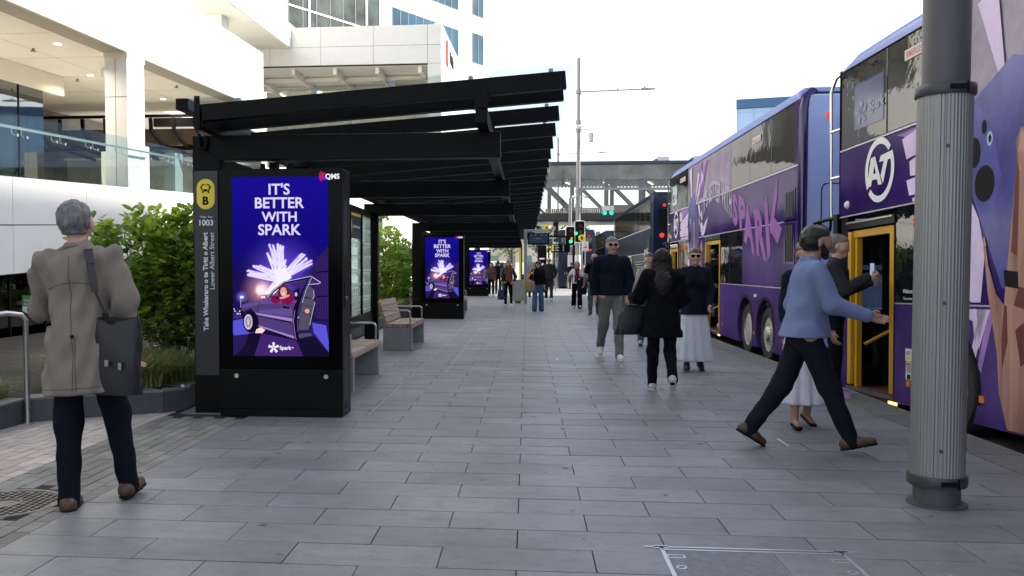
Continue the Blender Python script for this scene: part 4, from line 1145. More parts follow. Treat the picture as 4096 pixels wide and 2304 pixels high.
# stainless handrail at the left edge
t = thing('handrail', 'bent stainless steel tube handrail on a post beside the man in the beige coat', 'handrail', (-4.48, 7.68, 0))
b = MB(); b.tube([(0, 0, .0), (0, 0, .93), (-.02, -.03, .98), (-.1, -.12, 1.0), (-.22, -.28, .98), (-1.4, -2.0, .50)], .024, 12); b.build('rail_tube', STEEL, t, smooth=True)
b = MB(); b.lathe([(.05, 0), (.05, .012), (.026, .014)], 16); b.build('base_flange', STEEL, t, smooth=True)
# ================================================================== double-decker buses (left side at local x = 0, front at y = 0, tail at y = -11.95)
PURP = mat('wrap_purple', (.024, .009, .115), .18, var=.35, vscale=.6, col2=(.040, .013, .16), fg=.06)
PURP2 = mat('wrap_violet', (.045, .026, .135), .22, var=.3, vscale=.5, col2=(.085, .042, .20), fg=.05)
PURPD = mat('wrap_deep_purple', (.018, .006, .095), .14, var=.3, vscale=.7, col2=(.05, .016, .14), fg=.07)
FILM = mat('window_wrap_film', (.17, .13, .24), .2, var=.35, vscale=.7, col2=(.30, .23, .34), fg=.12)
PERI = mat('wrap_periwinkle', (.42, .51, .88), .3, var=.10, vscale=.5, coat=.3)
BURST = mat('wrap_burst_white', (.74, .60, .80), .3, var=.12, vscale=3, fg=.05)
LILAC = mat('wrap_lilac', (.34, .20, .50), .3, var=.25, vscale=2, fg=.05)
PINKT = mat('wrap_pink_letters', (.34, .15, .42), .3, var=.15, vscale=1.5, fg=.05)
LAVT = mat('wrap_pale_letters', (.52, .47, .62), .3, fg=.05)
PHONE = mat('wrap_phone_blue', (.055, .055, .22), .2, var=.35, vscale=1.1, col2=(.10, .10, .34), fg=.08)
PHONE2 = mat('wrap_phone_edge', (.11, .11, .36), .2, var=.25, vscale=1.5, fg=.08)
SKINP = mat('wrap_skin_print', (.20, .075, .055), .3, var=.25, vscale=1.0, stretch=(1, 5.5, .55), col2=(.46, .26, .20), fg=.05)
SKIND = mat('wrap_skin_dark_print', (.16, .055, .045), .3, var=.35, vscale=2, stretch=(1, 4, .6), fg=.05)
NAILP = mat('wrap_nail_print', (.55, .34, .28), .25, fg=.08)
NAVYB = mat('bus_navy', (.012, .020, .050), .2, var=.15, vscale=.8, fg=.05)
GREYB = mat('bus_grey', (.17, .172, .18), .4, var=.1, fg=.04)
TEALB = mat('bus_teal_reflection', (.014, .040, .045), .1, var=.6, vscale=.8, bump=.1, bscale=1.6, fg=.10)  # teal reflections in dark glass put into the colour
NAVYWIN = mat('bus_dark_glass', (.008, .010, .011), .05, bump=.35, bscale=2.2, fg=.14)
CLEARW = glassmat('bus_clear_glass', (.72, .76, .76), .1)
TYRE = mat('tyre', (.022, .022, .023), .85, var=.2, vscale=10)
RIM = mat('wheel_rim', (.62, .58, .52), .42, .75, var=.25, vscale=6)
CHROME = mat('chrome_tube', (.55, .52, .48), .15, 1.0)
REDL = emis('lit_red', (1.0, .05, .03), .55); ORL = emis('lit_orange', (1.0, .28, .03), .5)
ORLENS = mat('orange_lens', (.75, .22, .02), .25); REDLENS = mat('red_lens', (.5, .02, .015), .2)
LED = emis('orange_led', (1.0, .22, .02), .32)
INTD = mat('bus_interior', (.02, .02, .022), .7); INTG = mat('bus_cab_grey', (.18, .18, .185), .6)
def flat(pts, x=-.004, m=0, b=None):
    b = b or MB(); b.add([(x, y, z) for y, z in pts], [tuple(range(len(pts)))], m); return b
def warp(b, s, quad=None, fn=None, x=-.006, bold=.05, m=0):
    v, f, x0, x1, y0, y1 = text_geo(s, bold)
    # thin the letters' long edges so that the bend reads
    out = []
    for a, c in v:
        u = (a - x0) / (x1 - x0); w_ = (c - y0) / (y1 - y0)
        if fn: yy, zz = fn(u, w_)
        else:
            (tl, tr, bl, br_) = quad
            yy = (tl[0] * (1 - u) + tr[0] * u) * w_ + (bl[0] * (1 - u) + br_[0] * u) * (1 - w_)
            zz = (tl[1] * (1 - u) + tr[1] * u) * w_ + (bl[1] * (1 - u) + br_[1] * u) * (1 - w_)
        out.append((x, yy, zz))
    b.add(out, f, m); return b
def at_logo(cy, cz, r):
    b = MB()
    def arc(a0, a1, n=26):
        vs = []
        for k in range(n + 1):
            a = R(a0 + (a1 - a0) * k / n); vs += [(-.006, cy - r * math.cos(a), cz + r * math.sin(a)), (-.006, cy - r * .80 * math.cos(a), cz + r * .80 * math.sin(a))]
        b.add(vs, [(2 * k, 2 * k + 2, 2 * k + 3, 2 * k + 1) for k in range(n)])
    arc(40, 212); arc(222, 390)
    def q(pts):
        o = []
        for px, py in pts:
            xx = (px - 550) / 155 * r; zz = (800 - py - .30 * (px - 550)) / 365 * r
            o.append((cy - xx, cz + zz))
        flat(o, -.0065, 0, b)
    q([(415, 1000), (462, 990), (497, 760), (505, 645), (460, 665)]); q([(488, 700), (505, 645), (580, 960), (540, 970)])
    q([(468, 850), (522, 838), (530, 905), (462, 920)])
    q([(550, 712), (565, 640), (690, 580), (690, 670)]); q([(600, 690), (640, 680), (592, 950), (565, 868)])
    return b
def side_panel(y0, y1, z0, z1, arches, r=.56, zc=.33):
    pts = [(y1, z0)]
    pts = []
    # from front (y1 > y0) along the bottom to the rear with arch cut-outs
    cur = [(y1, z1), (y1, z0)]
    for c in sorted(arches, reverse=True):
        h = math.sqrt(max(0, r * r - (zc - z0) ** 2))
        a0 = math.asin((z0 - zc) / r); 
        n = 12
        for k in range(n + 1):
            a = a0 + (math.pi - 2 * a0) * k / n
            cur.append((c + r * math.cos(a), zc + r * math.sin(a)))
    cur += [(y0, z0), (y0, z1)]
    return cur[::-1]
def wheel(t, yc, zc=.30, rr=.47, front=False):
    b = MB(); b.lathe([(.285, .10), (.295, .03), (.42, .02), (rr - .02, .05), (rr, .09), (rr, .27), (rr - .03, .32), (.2, .32)], 32, (0.02, yc, zc), axis='x', cap=False)
    ty = b.build('wheel', TYRE, t, smooth=True)
    b = MB()
    if front: b.lathe([(.30, .05), (.285, .04), (.27, .09), (.20, .06), (.13, .03), (.11, -.01), (.0, -.015)], 28, (.02, yc, zc), axis='x')
    else: b.lathe([(.30, .05), (.285, .03), (.27, .10), (.25, .20), (.15, .20), (.14, .13), (.10, .08), (.0, .07)], 28, (.02, yc, zc), axis='x')
    b.build('rim', RIM, ty, smooth=True)
    b = MB(); rn = .165 if front else .20
    for k in range(10):
        a = 2 * math.pi * k / 10; b.lathe([(.017, .02 if front else .15), (.017, .23), ], 6, (.02, yc + rn * math.cos(a), zc + rn * math.sin(a)), axis='x')
    b.build('wheel_nuts', DARK if not front else RIM, ty)
    b = MB(); n = 12
    vs = []
    for k in range(n + 1):
        a = R(-12) + R(204) * k / n
        for rr_ in (.545, .60): vs.append((-.006, yc + rr_ * math.cos(a), .33 + rr_ * math.sin(a)))
    b.add(vs, [(2 * k, 2 * k + 1, 2 * k + 3, 2 * k + 2) for k in range(n)])
    b.add([(x + .05 * (1 if x > -.005 else 0), y, z) for x, y, z in vs], [], 0)
    b.build('wheel_arch_trim', DARK, t, fixn=False)
def door(t, ya, yb, ztop, kind):
    """opening between ya (front) and yb (rear): yellow edged leaves swung in, rails, lit sill"""
    b = MB(); b.box(-.012, .05, yb, ya, ztop + .01, ztop + .10); b.build('door_header', BLACKG, t)
    b = MB(); b.box(-.03, -.0125, yb + .02, ya - .02, ztop + .075, ztop + .095); b.build('rain_strip', CHROME, t)
    b = MB(); b.box(-.01, 1.0, yb, ya, .02, .10); sl = b.build('door_sill', mat('door_floor_red', (.09, .02, .018), .7), t)
    b = MB(); b.box(-.016, -.011, yb, ya, .06, .10); b.build('sill_edge', ALU, sl)
    b = MB(); b.box(-.02, -.011, yb - .10, yb + .10, .012, .045); b.build('step_lamp', emis('step_lamp_lit', (1.0, .78, .25), .7), t)
    for yy, s_ in ((ya - .05, 1), (yb + .05, -1)):
        b = MB(); b.box(.0, .07, yy - .03, yy + .03, .12, ztop - .01); b.box(.40, .46, yy - .03, yy + .03, .12, ztop - .01); b.box(.07, .40, yy - .03, yy + .03, .12, .32); b.box(.07, .40, yy - .03, yy + .03, ztop - .10, ztop - .01)
        df = b.build('door', DARK, t)
        b = MB(); b.box(.07, .40, yy - .006, yy + .006, .32, ztop - .10); b.build('door_glass', CLEARW, df)
        b = MB()
        b.box(-.006, .04, yy - .045 - .02 * s_, yy + .045 - .02 * s_, .12, ztop - .02); b.build('yellow_edge', YEL, df)
    b = MB(); b.box(.02, .10, yb + .10, ya - .1, ztop - .09, ztop - .01); b.box(.03, .09, ya - .20, ya - .14, .1, ztop - .05)
    b.build('yellow_frame', YEL, t)
    b = MB(); b.tube([(.10, ya - .25, .60), (.75, ya - .5, 1.02)] if kind == 1 else [(.12, ya - .3, .5), (.8, ya - .6, .95)], .02, 8); b.tube([(.5, ya - .35, .1), (.5, ya - .35, ztop)], .018, 8); b.build('grab_rail', YEL, t, smooth=True)
    if kind == 1:
        b = MB(); b.box(.95, 1.0, yb, ya, .1, .95); b.build('cab_panel', INTG, t)
        b = MB(); b.box(.935, .948, yb + .25, ya - .3, .98, 1.22); pn = b.build('tag_notice', WPAINT, t)
        b = MB(); add_text(b, 'Please Tag on', (.930, (ya + yb) / 2, 1.13), (0, -1, 0), (0, 0, 1), width=.5, bold=.03); b.build('notice_lettering', mat('print_navy', (.03, .04, .12), .5), pn, fixn=False)
        b = MB(); b.box(.94, .946, yb + .02, ya - .05, 1.35, 1.62); b.box(.94, .946, yb + .02, ya - .05, 1.66, 1.80); b.build('far_window', mat('bus_far_window_daylight', (.70, .74, .82), .4), t)  # opaque pale panels: daylight beyond the cab is painted on
        b = MB(); b.box(.52, .58, ya - .62, ya - .45, .1, 1.25); b.box(.46, .64, ya - .66, ya - .42, 1.0, 1.3); b.build('ticket_machine', INTG, t)
def make_bus(name, label, loc, rot, style, group):
    t = thing(name, label, 'bus', loc, 0, group, rot)
    W = 2.5; Lb = 11.95
    navy = style == 'navy'
    GW = NAVYWIN if navy else GLOSSWIN
    up = NAVYB if navy else PURPD; lo = GREYB if navy else PURP2; md = NAVYB if navy else PURP
    D1a, D1b, D2a, D2b = -.26, -1.48, -5.06, -6.66
    # dark core with door recesses
    b = MB(); b.box(1.0, W - .05, -Lb + .06, -.06, .02, 3.98); b.box(.10, 1.0, -Lb + .06, -.06, 2.10, 3.98); b.box(.10, 1.0, D2a - .0, D1b, .62, 2.1); b.box(.10, 1.0, -Lb + .06, D2b, .85, 2.1)
    b.build('interior_shell', INTD, t)
    b = MB(); b.box(1.02, W - .06, -Lb + .1, -.08, -.08, .02); b.box(.3, 2.2, -9.6, -9.4, -.1, .3); b.build('chassis', DARK, t)
    # between-deck panel
    b = MB(); b.box(0, W, -Lb, -.02, 2.125, 2.90); pn = b.build('body_panel', up, t, bevel=.012)
    b = MB(); b.box(-.004, .02, -Lb + .05, -.03, 2.905, 2.925); b.box(-.004, .02, -Lb + .75, -.03, 2.108, 2.122); b.box(-.004, .02, -Lb + .75, D2b, 1.084, 1.098); b.box(-.004, .02, D2a, D1b, 1.084, 1.098); b.build('trim_line', mat('pale_trim', (.62, .58, .68), .3, .4), t)
    # lower side panels
    for (y1, y0, ar) in ((0, D1a, []), (D1b, D2a, [-2.52]), (D2b, -Lb, [-8.82, -10.19])):
        b = MB(); b.prism(side_panel(y0, y1, .04, 1.08, ar), lambda a, c, d: (d, a, c), 0, .09); b.build('lower_panel', lo if y1 < -.5 else md, t)
    b = MB(); b.box(0, .09, D1a, 0, 1.08, 2.105); b.build('front_pillar', BLACKG, t)
    # middle band
    b = MB(); b.box(.006, .09, -2.88, D1b, 1.10, 2.105); b.build('window', GW, t)
    b = MB(); b.box(0, .09, D2a, -2.885, 1.10, 2.105); b.build('wrapped_window' if not navy else 'window', GW if navy else PURP, t)
    b = MB(); b.box(.006, .09, -8.54, D2b, 1.10, 2.105); wn = b.build('window', GW, t)
    b = MB(); b.box(.002, .0055, -7.5, -7.46, 1.10, 2.105); b.build('window_joint', DARK, wn)
    b = MB(); b.box(0, .09, -Lb, -8.545, 1.10, 2.105); b.build('body_panel', TEALB if navy else PURP2, t)
    if navy:
        b = MB(); b.box(-.003, -.0005, D2b, -8.54, 1.10, 2.1); b.build('teal_reflection', TEALB, t)  # teal sheet: painted reflection over the dark window
    # upper windows
    for (y1, y0, m_) in ((-.04, -1.24, GW), (-1.255, -2.77, GW), (-2.785, -7.5, GW if navy else FILM), (-7.515, -9.0, GW), (-9.015, -10.4, GW), (-10.415, -11.72, GW)):
        b = MB(); b.box(.008, .10, y0, y1, 2.93, 3.86); b.build('window' if m_ is GW else 'wrapped_window', m_, t, bevel=.01)
    b = MB(); b.box(.02, .12, -Lb + .04, -.05, 2.9, 3.9); b.build('window_surround', DARK, t)
    b = MB(); b.box(0, .2, -Lb, -11.73, 2.9, 3.87); b.build('corner_post', up, t)
    # roof with rounded shoulders
    pr = []
    for k in range(7):
        a = R(90 * k / 6); pr.append((.16 - .16 * math.cos(a), 3.87 + .19 * math.sin(a)))
    pr = [(0, 3.87)] + pr[1:] + [(W - p[0], p[1]) for p in pr[::-1]]
    b = MB(); n = len(pr)
    secs = [(-.25, .82), (-.10, .9), (-.02, 0.0)]
    ys_ = [(-Lb + .02, 0), (-Lb + .15, 1), (-Lb + .4, 1), (-1.4, 1), (-.4, .93), (-.06, .35)]
    vs = []
    for y, k in ys_:
        for (x, z) in pr: vs.append((x, y, 3.87 + (z - 3.87) * k))
    fs = [(i * n + j, i * n + (j + 1) % n, (i + 1) * n + (j + 1) % n, (i + 1) * n + j) for i in range(len(ys_) - 1) for j in range(n)]
    fs += [tuple(range(n - 1, -1, -1)), tuple((len(ys_) - 1) * n + j for j in range(n))]
    b.add(vs, fs); b.build('roof', mat('bus_roof_blue', (.22, .28, .60), .22, fg=.12) if not navy else NAVYB, t, smooth=True)
    # cab front: clear windscreen over a dark dash
    b = MB(); b.box(.10, W - .1, -.03, -.018, 1.02, 2.06); b.build('windscreen', CLEARW, t)
    b = MB(); b.box(.10, W - .1, -.05, 0, .06, 1.0); b.box(.10, W - .1, -.30, -.06, .86, 1.0); b.box(.10, W - .1, -.028, -.012, 1.42, 1.48); b.build('front_panel', BLACKG, t)
    # tail
    tail = PERI if not navy else NAVYB
    b = MB(); b.box(.05, W - .05, -Lb - .05, -Lb + .02, .12, 3.93); b.build('tail_panel', tail, t, bevel=.04, segs=3)
    for sx in (.055, W - .055):
        b = MB(); b.tube([(sx, -Lb, .2), (sx, -Lb, 3.7), (sx + (.03 if sx < 1 else -.03), -Lb + .01, 3.88), (sx + (.16 if sx < 1 else -.16), -Lb + .05, 3.98)], .075, 12)
        b.build('tail_corner', up, t, smooth=True)
    b = MB(); b.lathe([(.0, -.02), (.042, -.015), (.047, 0), (.047, .03)], 18, (.40, -Lb - .06, 3.62), axis='y'); b.lathe([(.0, -.02), (.042, -.015), (.047, 0), (.047, .03)], 18, (W - .40, -Lb - .06, 3.62), axis='y'); b.build('brake_light', REDL, t, smooth=True)
    if navy:
        b = MB(); b.prism([(.22, 3.5), (2.28, 3.5), (2.28, 2.72), (1.3, 2.55), (.22, 2.86)], lambda a, c, d: (a, d, c), -Lb - .062, -Lb - .04); b.build('rear_window', GW, t)
        for xx, m_ in ((.33, REDLENS), (.60, ORLENS)):
            for sx in (xx, W - xx):
                b = MB(); b.lathe([(0, -.03), (.06, -.02), (.075, 0), (.075, .03)], 18, (sx, -Lb - .06, 2.66), axis='y'); b.build('tail_light', REDL if m_ is REDLENS else ORL, t, smooth=True)
        b = MB(); b.prism(rrect(.75, 1.75, 2.02, 2.42, .06), lambda a, c, d: (a, d, c), -Lb - .075, -Lb - .05); ds = b.build('destination_sign', BLACKG, t)
        b = MB(); add_text(b, 'NOT IN', (1.25, -Lb - .078, 2.13), (1, 0, 0), (0, 0, 1), width=.8, bold=.03); b.build('led_lettering', LED, ds, fixn=False)
        b = MB()
        for k in range(22): b.box(.35, 1.2, -Lb - .06, -Lb - .052, 1.0 + k * .035, 1.018 + k * .035)
        b.build('engine_grille', DARK, t)
        b = MB(); b.box(.3, 2.2, -Lb - .056, -Lb - .051, .95, .96); b.box(.3, .31, -Lb - .056, -Lb - .051, .2, 2.5); b.build('panel_gap', DARK, t)
    else:
        b = MB(); b.prism([(.30, .3), (.30, 2.56), (.33, 2.62), (.36, 2.64), (2.2, 2.64), (2.2, 2.625), (.37, 2.625), (.335, 2.60), (.315, 2.55), (.315, .3)][::-1], lambda a, c, d: (a, d, c), -Lb - .053, -Lb - .0505); b.build('panel_gap', DARK, t)
        b = MB(); b.box(.55, 2.0, -Lb - .058, -Lb - .052, 1.45, 2.05); b.build('rear_grille', DARK, t)
    # cooling grilles beside the engine
    for z0, z1 in ((2.17, 2.55), (1.50, 2.05)):
        b = MB(); b.box(-.010, .0, -11.80, -11.25, z0 - .04, z1 + .04); g_ = b.build('grille_frame', up, t)
        b = MB(); b.box(-.0125, -.0105, -11.73, -11.32, z0, z1); b.build('grille_recess', DARK, g_)
        b = MB()
        for k in range(5): b.box(-.02, -.013, -11.71 + k * .085, -11.68 + k * .085, z0, z1)
        b.build('grille_bars', mat('grille_bar', (.03, .03, .035), .4), g_)
    wheel(t, -2.52, front=True); wheel(t, -8.82); wheel(t, -10.19, front=True)
    b = MB(); b.prism(rrect(-9.62, -9.50, .90, .95, .02), lambda a, c, d: (d, a, c), -.02, 0); b.build('side_marker', WPAINT, t)
    for yy in (-3.14, -1.80, -9.5, -6.95, -11.3):
        b = MB(); b.box(-.012, 0, yy - .035, yy + .035, .24, .30); b.build('side_reflector', ORLENS, t)
    b = MB()
    for yy in (-7.2, -4.1, -11.0): b.box(-.0025, -.0005, yy - .004, yy + .004, .05, .7)
    b.box(-.0025, -.0005, -8.2, -6.7, .695, .702); b.build('panel_gap', DARK, t)
    door(t, D1a, D1b, 1.94, 1); door(t, D2a, D2b, 2.0, 2)
    # destination window lettering, stickers
    b = MB(); add_text(b, 'NOT IN SERVICE', (-.002, -1.84, 1.88), (0, -1, 0), (0, 0, 1), size=.085, width=.92, align='l', bold=.02); b.build('led_lettering', LED, t, fixn=False)
    # front corner: mirror arm, camera pod, tree-guard tube
    b = MB(); b.tube([(.05, .02, 2.10), (-.02, .22, 2.12), (-.06, .60, 2.10), (-.10, .66, 2.04), (-.10, .66, 1.75)], .024, 8); b.tube([(-.02, .2, 2.1), (-.02, .22, 1.98), (-.05, .5, 2.08)], .018, 8); b.box(-.03, .08, -.02, .10, 1.93, 2.16); ma_ = b.build('mirror_arm', BLACK, t, smooth=True)
    b = MB(); b.prism(rrect(-.22, .02, 1.25, 1.78, .05), lambda a, c, d: (a, d, c), .60, .72); b.build('mirror_head', BLACK, ma_, bevel=.01)
    b = MB(); b.lathe([(.0, -.035), (.028, -.03), (.045, -.012), (.05, 0)], 14, (0, -.25, 2.25), axis='x'); b.build('camera_pod', WPAINT, t, smooth=True)
    b = MB(); b.tube([(.0, .24, 2.12), (.0, .26, 2.3), (.0, .26, 3.70), (.04, .20, 3.86), (.14, .02, 3.96)], .020, 8); b.tube([(.0, .26, 3.2), (.04, -.02, 3.2)], .02, 6); b.tube([(.0, .26, 2.62), (.04, -.02, 2.62)], .02, 6); b.build('branch_guard', CHROME, t, smooth=True)
    b = MB(); b.tube([(.03, .0, 2.0), (.03, .0, 3.9)], .03, 8); b.build('windscreen_pillar', BLACKG, t, smooth=True)
    if style == 'wrap':
        wrap_art(t)
    else:
        b = at_logo(-10.55, 1.95, .30); b.build('round_logo', WPAINT, t, fixn=False)
        b = MB(); add_text(b, 'Metro', (-.006, -10.92, 1.80), (0, -1, 0), (0, 0, 1), width=.85, height=.3, align='l', bold=.03)
        b.v = [(x, y, 1.80 + (z - 1.80) * 2.0) for x, y, z in b.v]; b.build('fleet_lettering', WPAINT, t, fixn=False)
        b = MB(); add_text(b, 'Metro', (.4, -Lb - .06, .95), (1, 0, 0), (0, 0, 1), width=.75, align='l'); add_text(b, 'Express', (1.3, -Lb - .06, 2.55), (1, 0, 0), (0, 0, 1), width=.7, align='l'); b.build('rear_lettering', mat('grey_print', (.5, .5, .52), .5), t, fixn=False)
        b = MB()
        for k in range(6): b.box(-.004, -.001, -10.1, -8.7 + .25 * k, 1.42 + k * .085, 1.435 + k * .085)
        b.build('pin_stripes', mat('stripe_print', (.30, .40, .42), .4), t)
    return t
def wrap_art(t):
    x = -.0025
    # glow beams round the phone
    b = MB()
    rn = random.Random(2)
    cy, cz = -3.55, 2.55
    for a0, a1, ra, rb in ((101, 109, .5, 1.3), (58, 64, .5, 1.2), (42, 50, .5, 1.4)):
        def pt(a, r_): return (cy - r_ * math.cos(R(a)) * 1.15, cz + r_ * math.sin(R(a)))
        if True:
            p = [pt(a0, ra), pt(a1, ra), pt(a1 + 2, rb), pt(a0 - 2, rb)]
            p = [(q[0], min(3.84, q[1])) for q in p]; flat(p, -.0005 if False else x - .001 * rn.random(), 0, b)
    for pts in ([(-1.62, 2.80), (-1.95, 2.86), (-2.1, 2.62), (-1.72, 2.58)], [(-1.78, 2.55), (-2.9, 2.78), (-2.9, 2.46), (-2.1, 2.38), (-1.8, 2.40)], [(-1.72, 2.36), (-2.85, 2.44), (-2.9, 2.2), (-1.78, 2.20)], [(-1.85, 2.17), (-2.9, 2.19), (-2.9, 2.13), (-1.85, 2.13)],
                [(-4.35, 2.86), (-4.15, 2.89), (-4.55, 2.2), (-4.9, 2.28), (-4.5, 2.55)], [(-4.55, 2.16), (-5.0, 2.42), (-5.35, 2.55), (-5.0, 2.20), (-4.8, 2.13)], [(-4.2, 2.5), (-4.62, 2.72), (-4.72, 2.52), (-4.35, 2.35)]):
        flat(pts, x - .001, 0, b)
    for pts in ([(-2.9, 2.08), (-3.06, 1.86), (-3.16, 1.55), (-3.1, 1.12), (-2.9, 1.12)], [(-2.6, 1.06), (-3.1, 1.06), (-3.02, .75), (-2.98, .95)], [(-3.1, 1.06), (-3.2, 1.06), (-3.03, .62), (-2.97, .72)], [(-3.04, 1.06), (-3.25, 1.06), (-3.22, 1.0), (-3.08, .7)]):
        flat(pts, x - .001, 0, b)
    b.build('burst_print', BURST, t, fixn=False)
    b = MB()
    for pts in ([(-1.5, 2.86), (-2.9, 2.90), (-2.9, 2.80), (-2.2, 2.66), (-1.6, 2.84)], [(-3.22, 1.06), (-3.32, 1.06), (-3.12, .5), (-3.06, .55)], [(-4.9, 3.75), (-5.2, 3.80), (-4.6, 3.0), (-4.5, 3.0)], [(-4.4, 3.8), (-4.6, 3.82), (-4.4, 3.0), (-4.34, 3.0)]):
        b = MB(); flat(pts, x - .0005, 0, b); b.build('lilac_print', LILAC, t, fixn=False)
    # phone held in a hand
    b = MB(); flat([(-2.96, 2.92), (-3.55, 3.18), (-3.75, 3.12), (-4.42, 2.35), (-3.95, 1.12), (-3.42, 1.25), (-2.92, 2.15), (-2.86, 2.5)], x - .003, 0, b)
    ph = b.build('phone_print', PHONE, t, fixn=False)
    b = MB(); flat([(-2.92, 2.80), (-3.06, 2.84), (-3.22, 2.74), (-3.40, 2.2), (-3.28, 1.92), (-3.1, 1.90), (-2.92, 2.15)], x - .0038, 0, b); b.build('camera_plate_print', PHONE2, ph, fixn=False)
    b = MB()
    for cy, cz, rx, rz in ((-2.99, 2.45, .095, .135), (-3.15, 2.16, .155, .16), (-3.14, 2.655, .04, .065)): flat([(cy - rx * math.cos(a), cz + rz * math.sin(a)) for a in np.linspace(0, 6.283, 25)[:-1]], x - .0046, 0, b)
    b.build('lens_print', DARK, ph, fixn=False)
    b = MB(); flat([(-3.225 - .045 * math.cos(a), 2.54 + .065 * math.sin(a)) for a in np.linspace(0, 6.283, 19)[:-1]], x - .0046, 0, b); b.build('flash_print', mat('flash_ring_print', (.35, .45, .58), .3), ph, fixn=False)
    b = MB(); flat([(-3.228 - .022 * math.cos(a), 2.54 + .035 * math.sin(a)) for a in np.linspace(0, 6.283, 15)[:-1]], x - .0052, 0, b); b.build('flash_centre_print', DARK, ph, fixn=False)
    b = MB(); flat([(-3.13, 1.68), (-3.16, 1.70), (-3.22, 1.45), (-3.34, 1.2), (-3.46, 1.10), (-3.55, 1.8), (-3.62, 2.30), (-3.60, 2.46), (-3.68, 2.56), (-3.78, 2.5), (-3.9, 1.9), (-4.2, 1.3), (-4.5, 1.9), (-4.68, 2.05), (-4.78, 1.9), (-4.75, 1.2), (-4.9, .6), (-5.0, .06), (-3.52, .06), (-3.40, .35), (-3.36, .7), (-3.22, 1.2)], x - .0056, 0, b)
    hd_ = b.build('hand_print', SKINP, t, fixn=False)
    b = MB(); flat([(-3.46, 1.10), (-3.50, 1.10), (-3.52, .8), (-3.44, .55), (-3.43, .8)], x - .0062, 0, b); flat([(-3.62, 2.30), (-3.66, 2.2), (-3.64, 1.5), (-3.55, 1.55)], x - .0062, 0, b); flat([(-3.66, 1.26), (-3.9, 1.22), (-3.86, 1.05), (-3.6, 1.1)], x - .0062, 0, b); flat([(-3.62, .9), (-3.8, 1.0), (-3.85, .7), (-3.7, .6)], x - .0062, 0, b); b.build('finger_shade_print', SKIND, hd_, fixn=False)
    b = MB(); flat([(-3.63, 2.36), (-3.68, 2.52), (-3.75, 2.48), (-3.74, 2.36)], x - .0064, 0, b); b.build('nail_print', NAILP, hd_, fixn=False); b = MB(); flat([(-3.14, 1.60), (-3.16, 1.69), (-3.19, 1.62)], x - .0064, 0, b); b.build('nail_print', NAILP, hd_, fixn=False)
    b = MB(); flat([(-3.45, 1.40), (-3.47, 1.26), (-3.66, 1.24), (-3.65, 1.38)], x - .0068, 0, b); b.build('watch_print', DARK, hd_, fixn=False)
    b = at_logo(-1.10, 2.555, .355); b.v = [(xx - .001, y, z) for xx, y, z in b.v]; b.build('round_logo', WPAINT, t, fixn=False)
    def top(u): return np.interp(u, [0, .2, .4, .65, 1], [2.98, 3.20, 3.29, 3.20, 2.98])
    def bot(u): return np.interp(u, [0, .2, .4, .65, 1], [2.58, 2.80, 2.86, 2.70, 2.38])
    b = MB(); warp(b, "IT'S BETTER WITH", fn=lambda u, w_: (-4.77 - 2.86 * u, bot(u) + (top(u) - bot(u)) * w_), bold=.03); b.build('slogan_lettering', LAVT, t, fixn=False)
    b = MB()
    warp(b, 'S', ((-7.70, 2.90), (-8.10, 2.74), (-7.78, 2.25), (-8.16, 2.17))); warp(b, 'P', ((-8.20, 2.78), (-8.72, 2.66), (-8.34, 2.12), (-8.82, 2.0)))
    warp(b, 'A', ((-8.66, 2.56), (-9.16, 2.50), (-8.66, 1.90), (-9.5, 1.60))); warp(b, 'R', ((-9.36, 2.44), (-10.02, 2.42), (-9.60, 1.64), (-10.30, 1.50)))
    flat([(-10.04, 2.46), (-10.22, 2.60), (-10.50, 1.63), (-10.31, 1.53)], -.006, 0, b)
    flat([(-10.40, 2.12), (-10.70, 2.62), (-10.86, 2.86), (-10.82, 2.5), (-10.64, 2.12), (-10.46, 1.94)], -.0064, 0, b)
    flat([(-10.48, 2.10), (-10.62, 2.24), (-11.13, 2.02), (-10.9, 1.78), (-10.52, 1.98)], -.0068, 0, b)
    b.build('slogan_lettering', PINKT, t, fixn=False)
    b = MB(); b.box(-.003, -.001, -2.45, -1.66, 3.60, 3.71); em_ = b.build('exit_sticker', mat('sticker_pale', (.70, .62, .60), .5), t)
    b = MB(); add_text(b, 'EMERGENCY EXIT', (-.005, -2.05, 3.625), (0, -1, 0), (0, 0, 1), width=.7, bold=.02)
    b.build('sticker_lettering', mat('sticker_red', (.62, .16, .13), .5), em_, fixn=False)
    b = MB(); b.box(-.003, -.001, -9.75, -9.2, 3.58, 3.68); em_ = b.build('exit_sticker', MATS['sticker_pale'], t)
    b = MB(); add_text(b, 'EMERGENCY EXIT', (-.005, -9.475, 3.60), (0, -1, 0), (0, 0, 1), width=.5, bold=.02); b.build('sticker_lettering', MATS['sticker_red'], em_, fixn=False)
    # star logo and name: a reflection painted on the upstairs window
    b = MB()
    for k in range(5):
        for q in (-1, 0, 1):
            a = R(90 + 72 * k + q * 11); c = Vector((-.62, 3.28)); d = Vector((-math.cos(a), math.sin(a))); n = Vector((-d.y, d.x)) * .013
            p1 = c + d * .02; p2 = c + d * (.13 + .015 * q); flat([tuple(p1 + n), tuple(p2 + n * 1.2), tuple(p2 - n * 1.2), tuple(p1 - n)], -.003 - .0002 * k, 0, b)
    b.build('star_logo_reflection', mat('painted_reflection', (.35, .38, .48), .4), t, fixn=False)
    b = MB(); add_text(b, 'Spark', (-.003, -.82, 3.26), (0, -1, 0), (0, 0, 1), width=.38, align='l', bold=.03); b.build('logo_reflection', MATS['painted_reflection'], t, fixn=False)
    b = MB(); b.box(.003, .0075, -1.17, -.42, 3.10, 3.62); b.build('blue_window_view', mat('painted_blue_view', (.07, .09, .20), .1, spec=.3), t)  # blue of the bus ahead, as seen through the glass, painted on
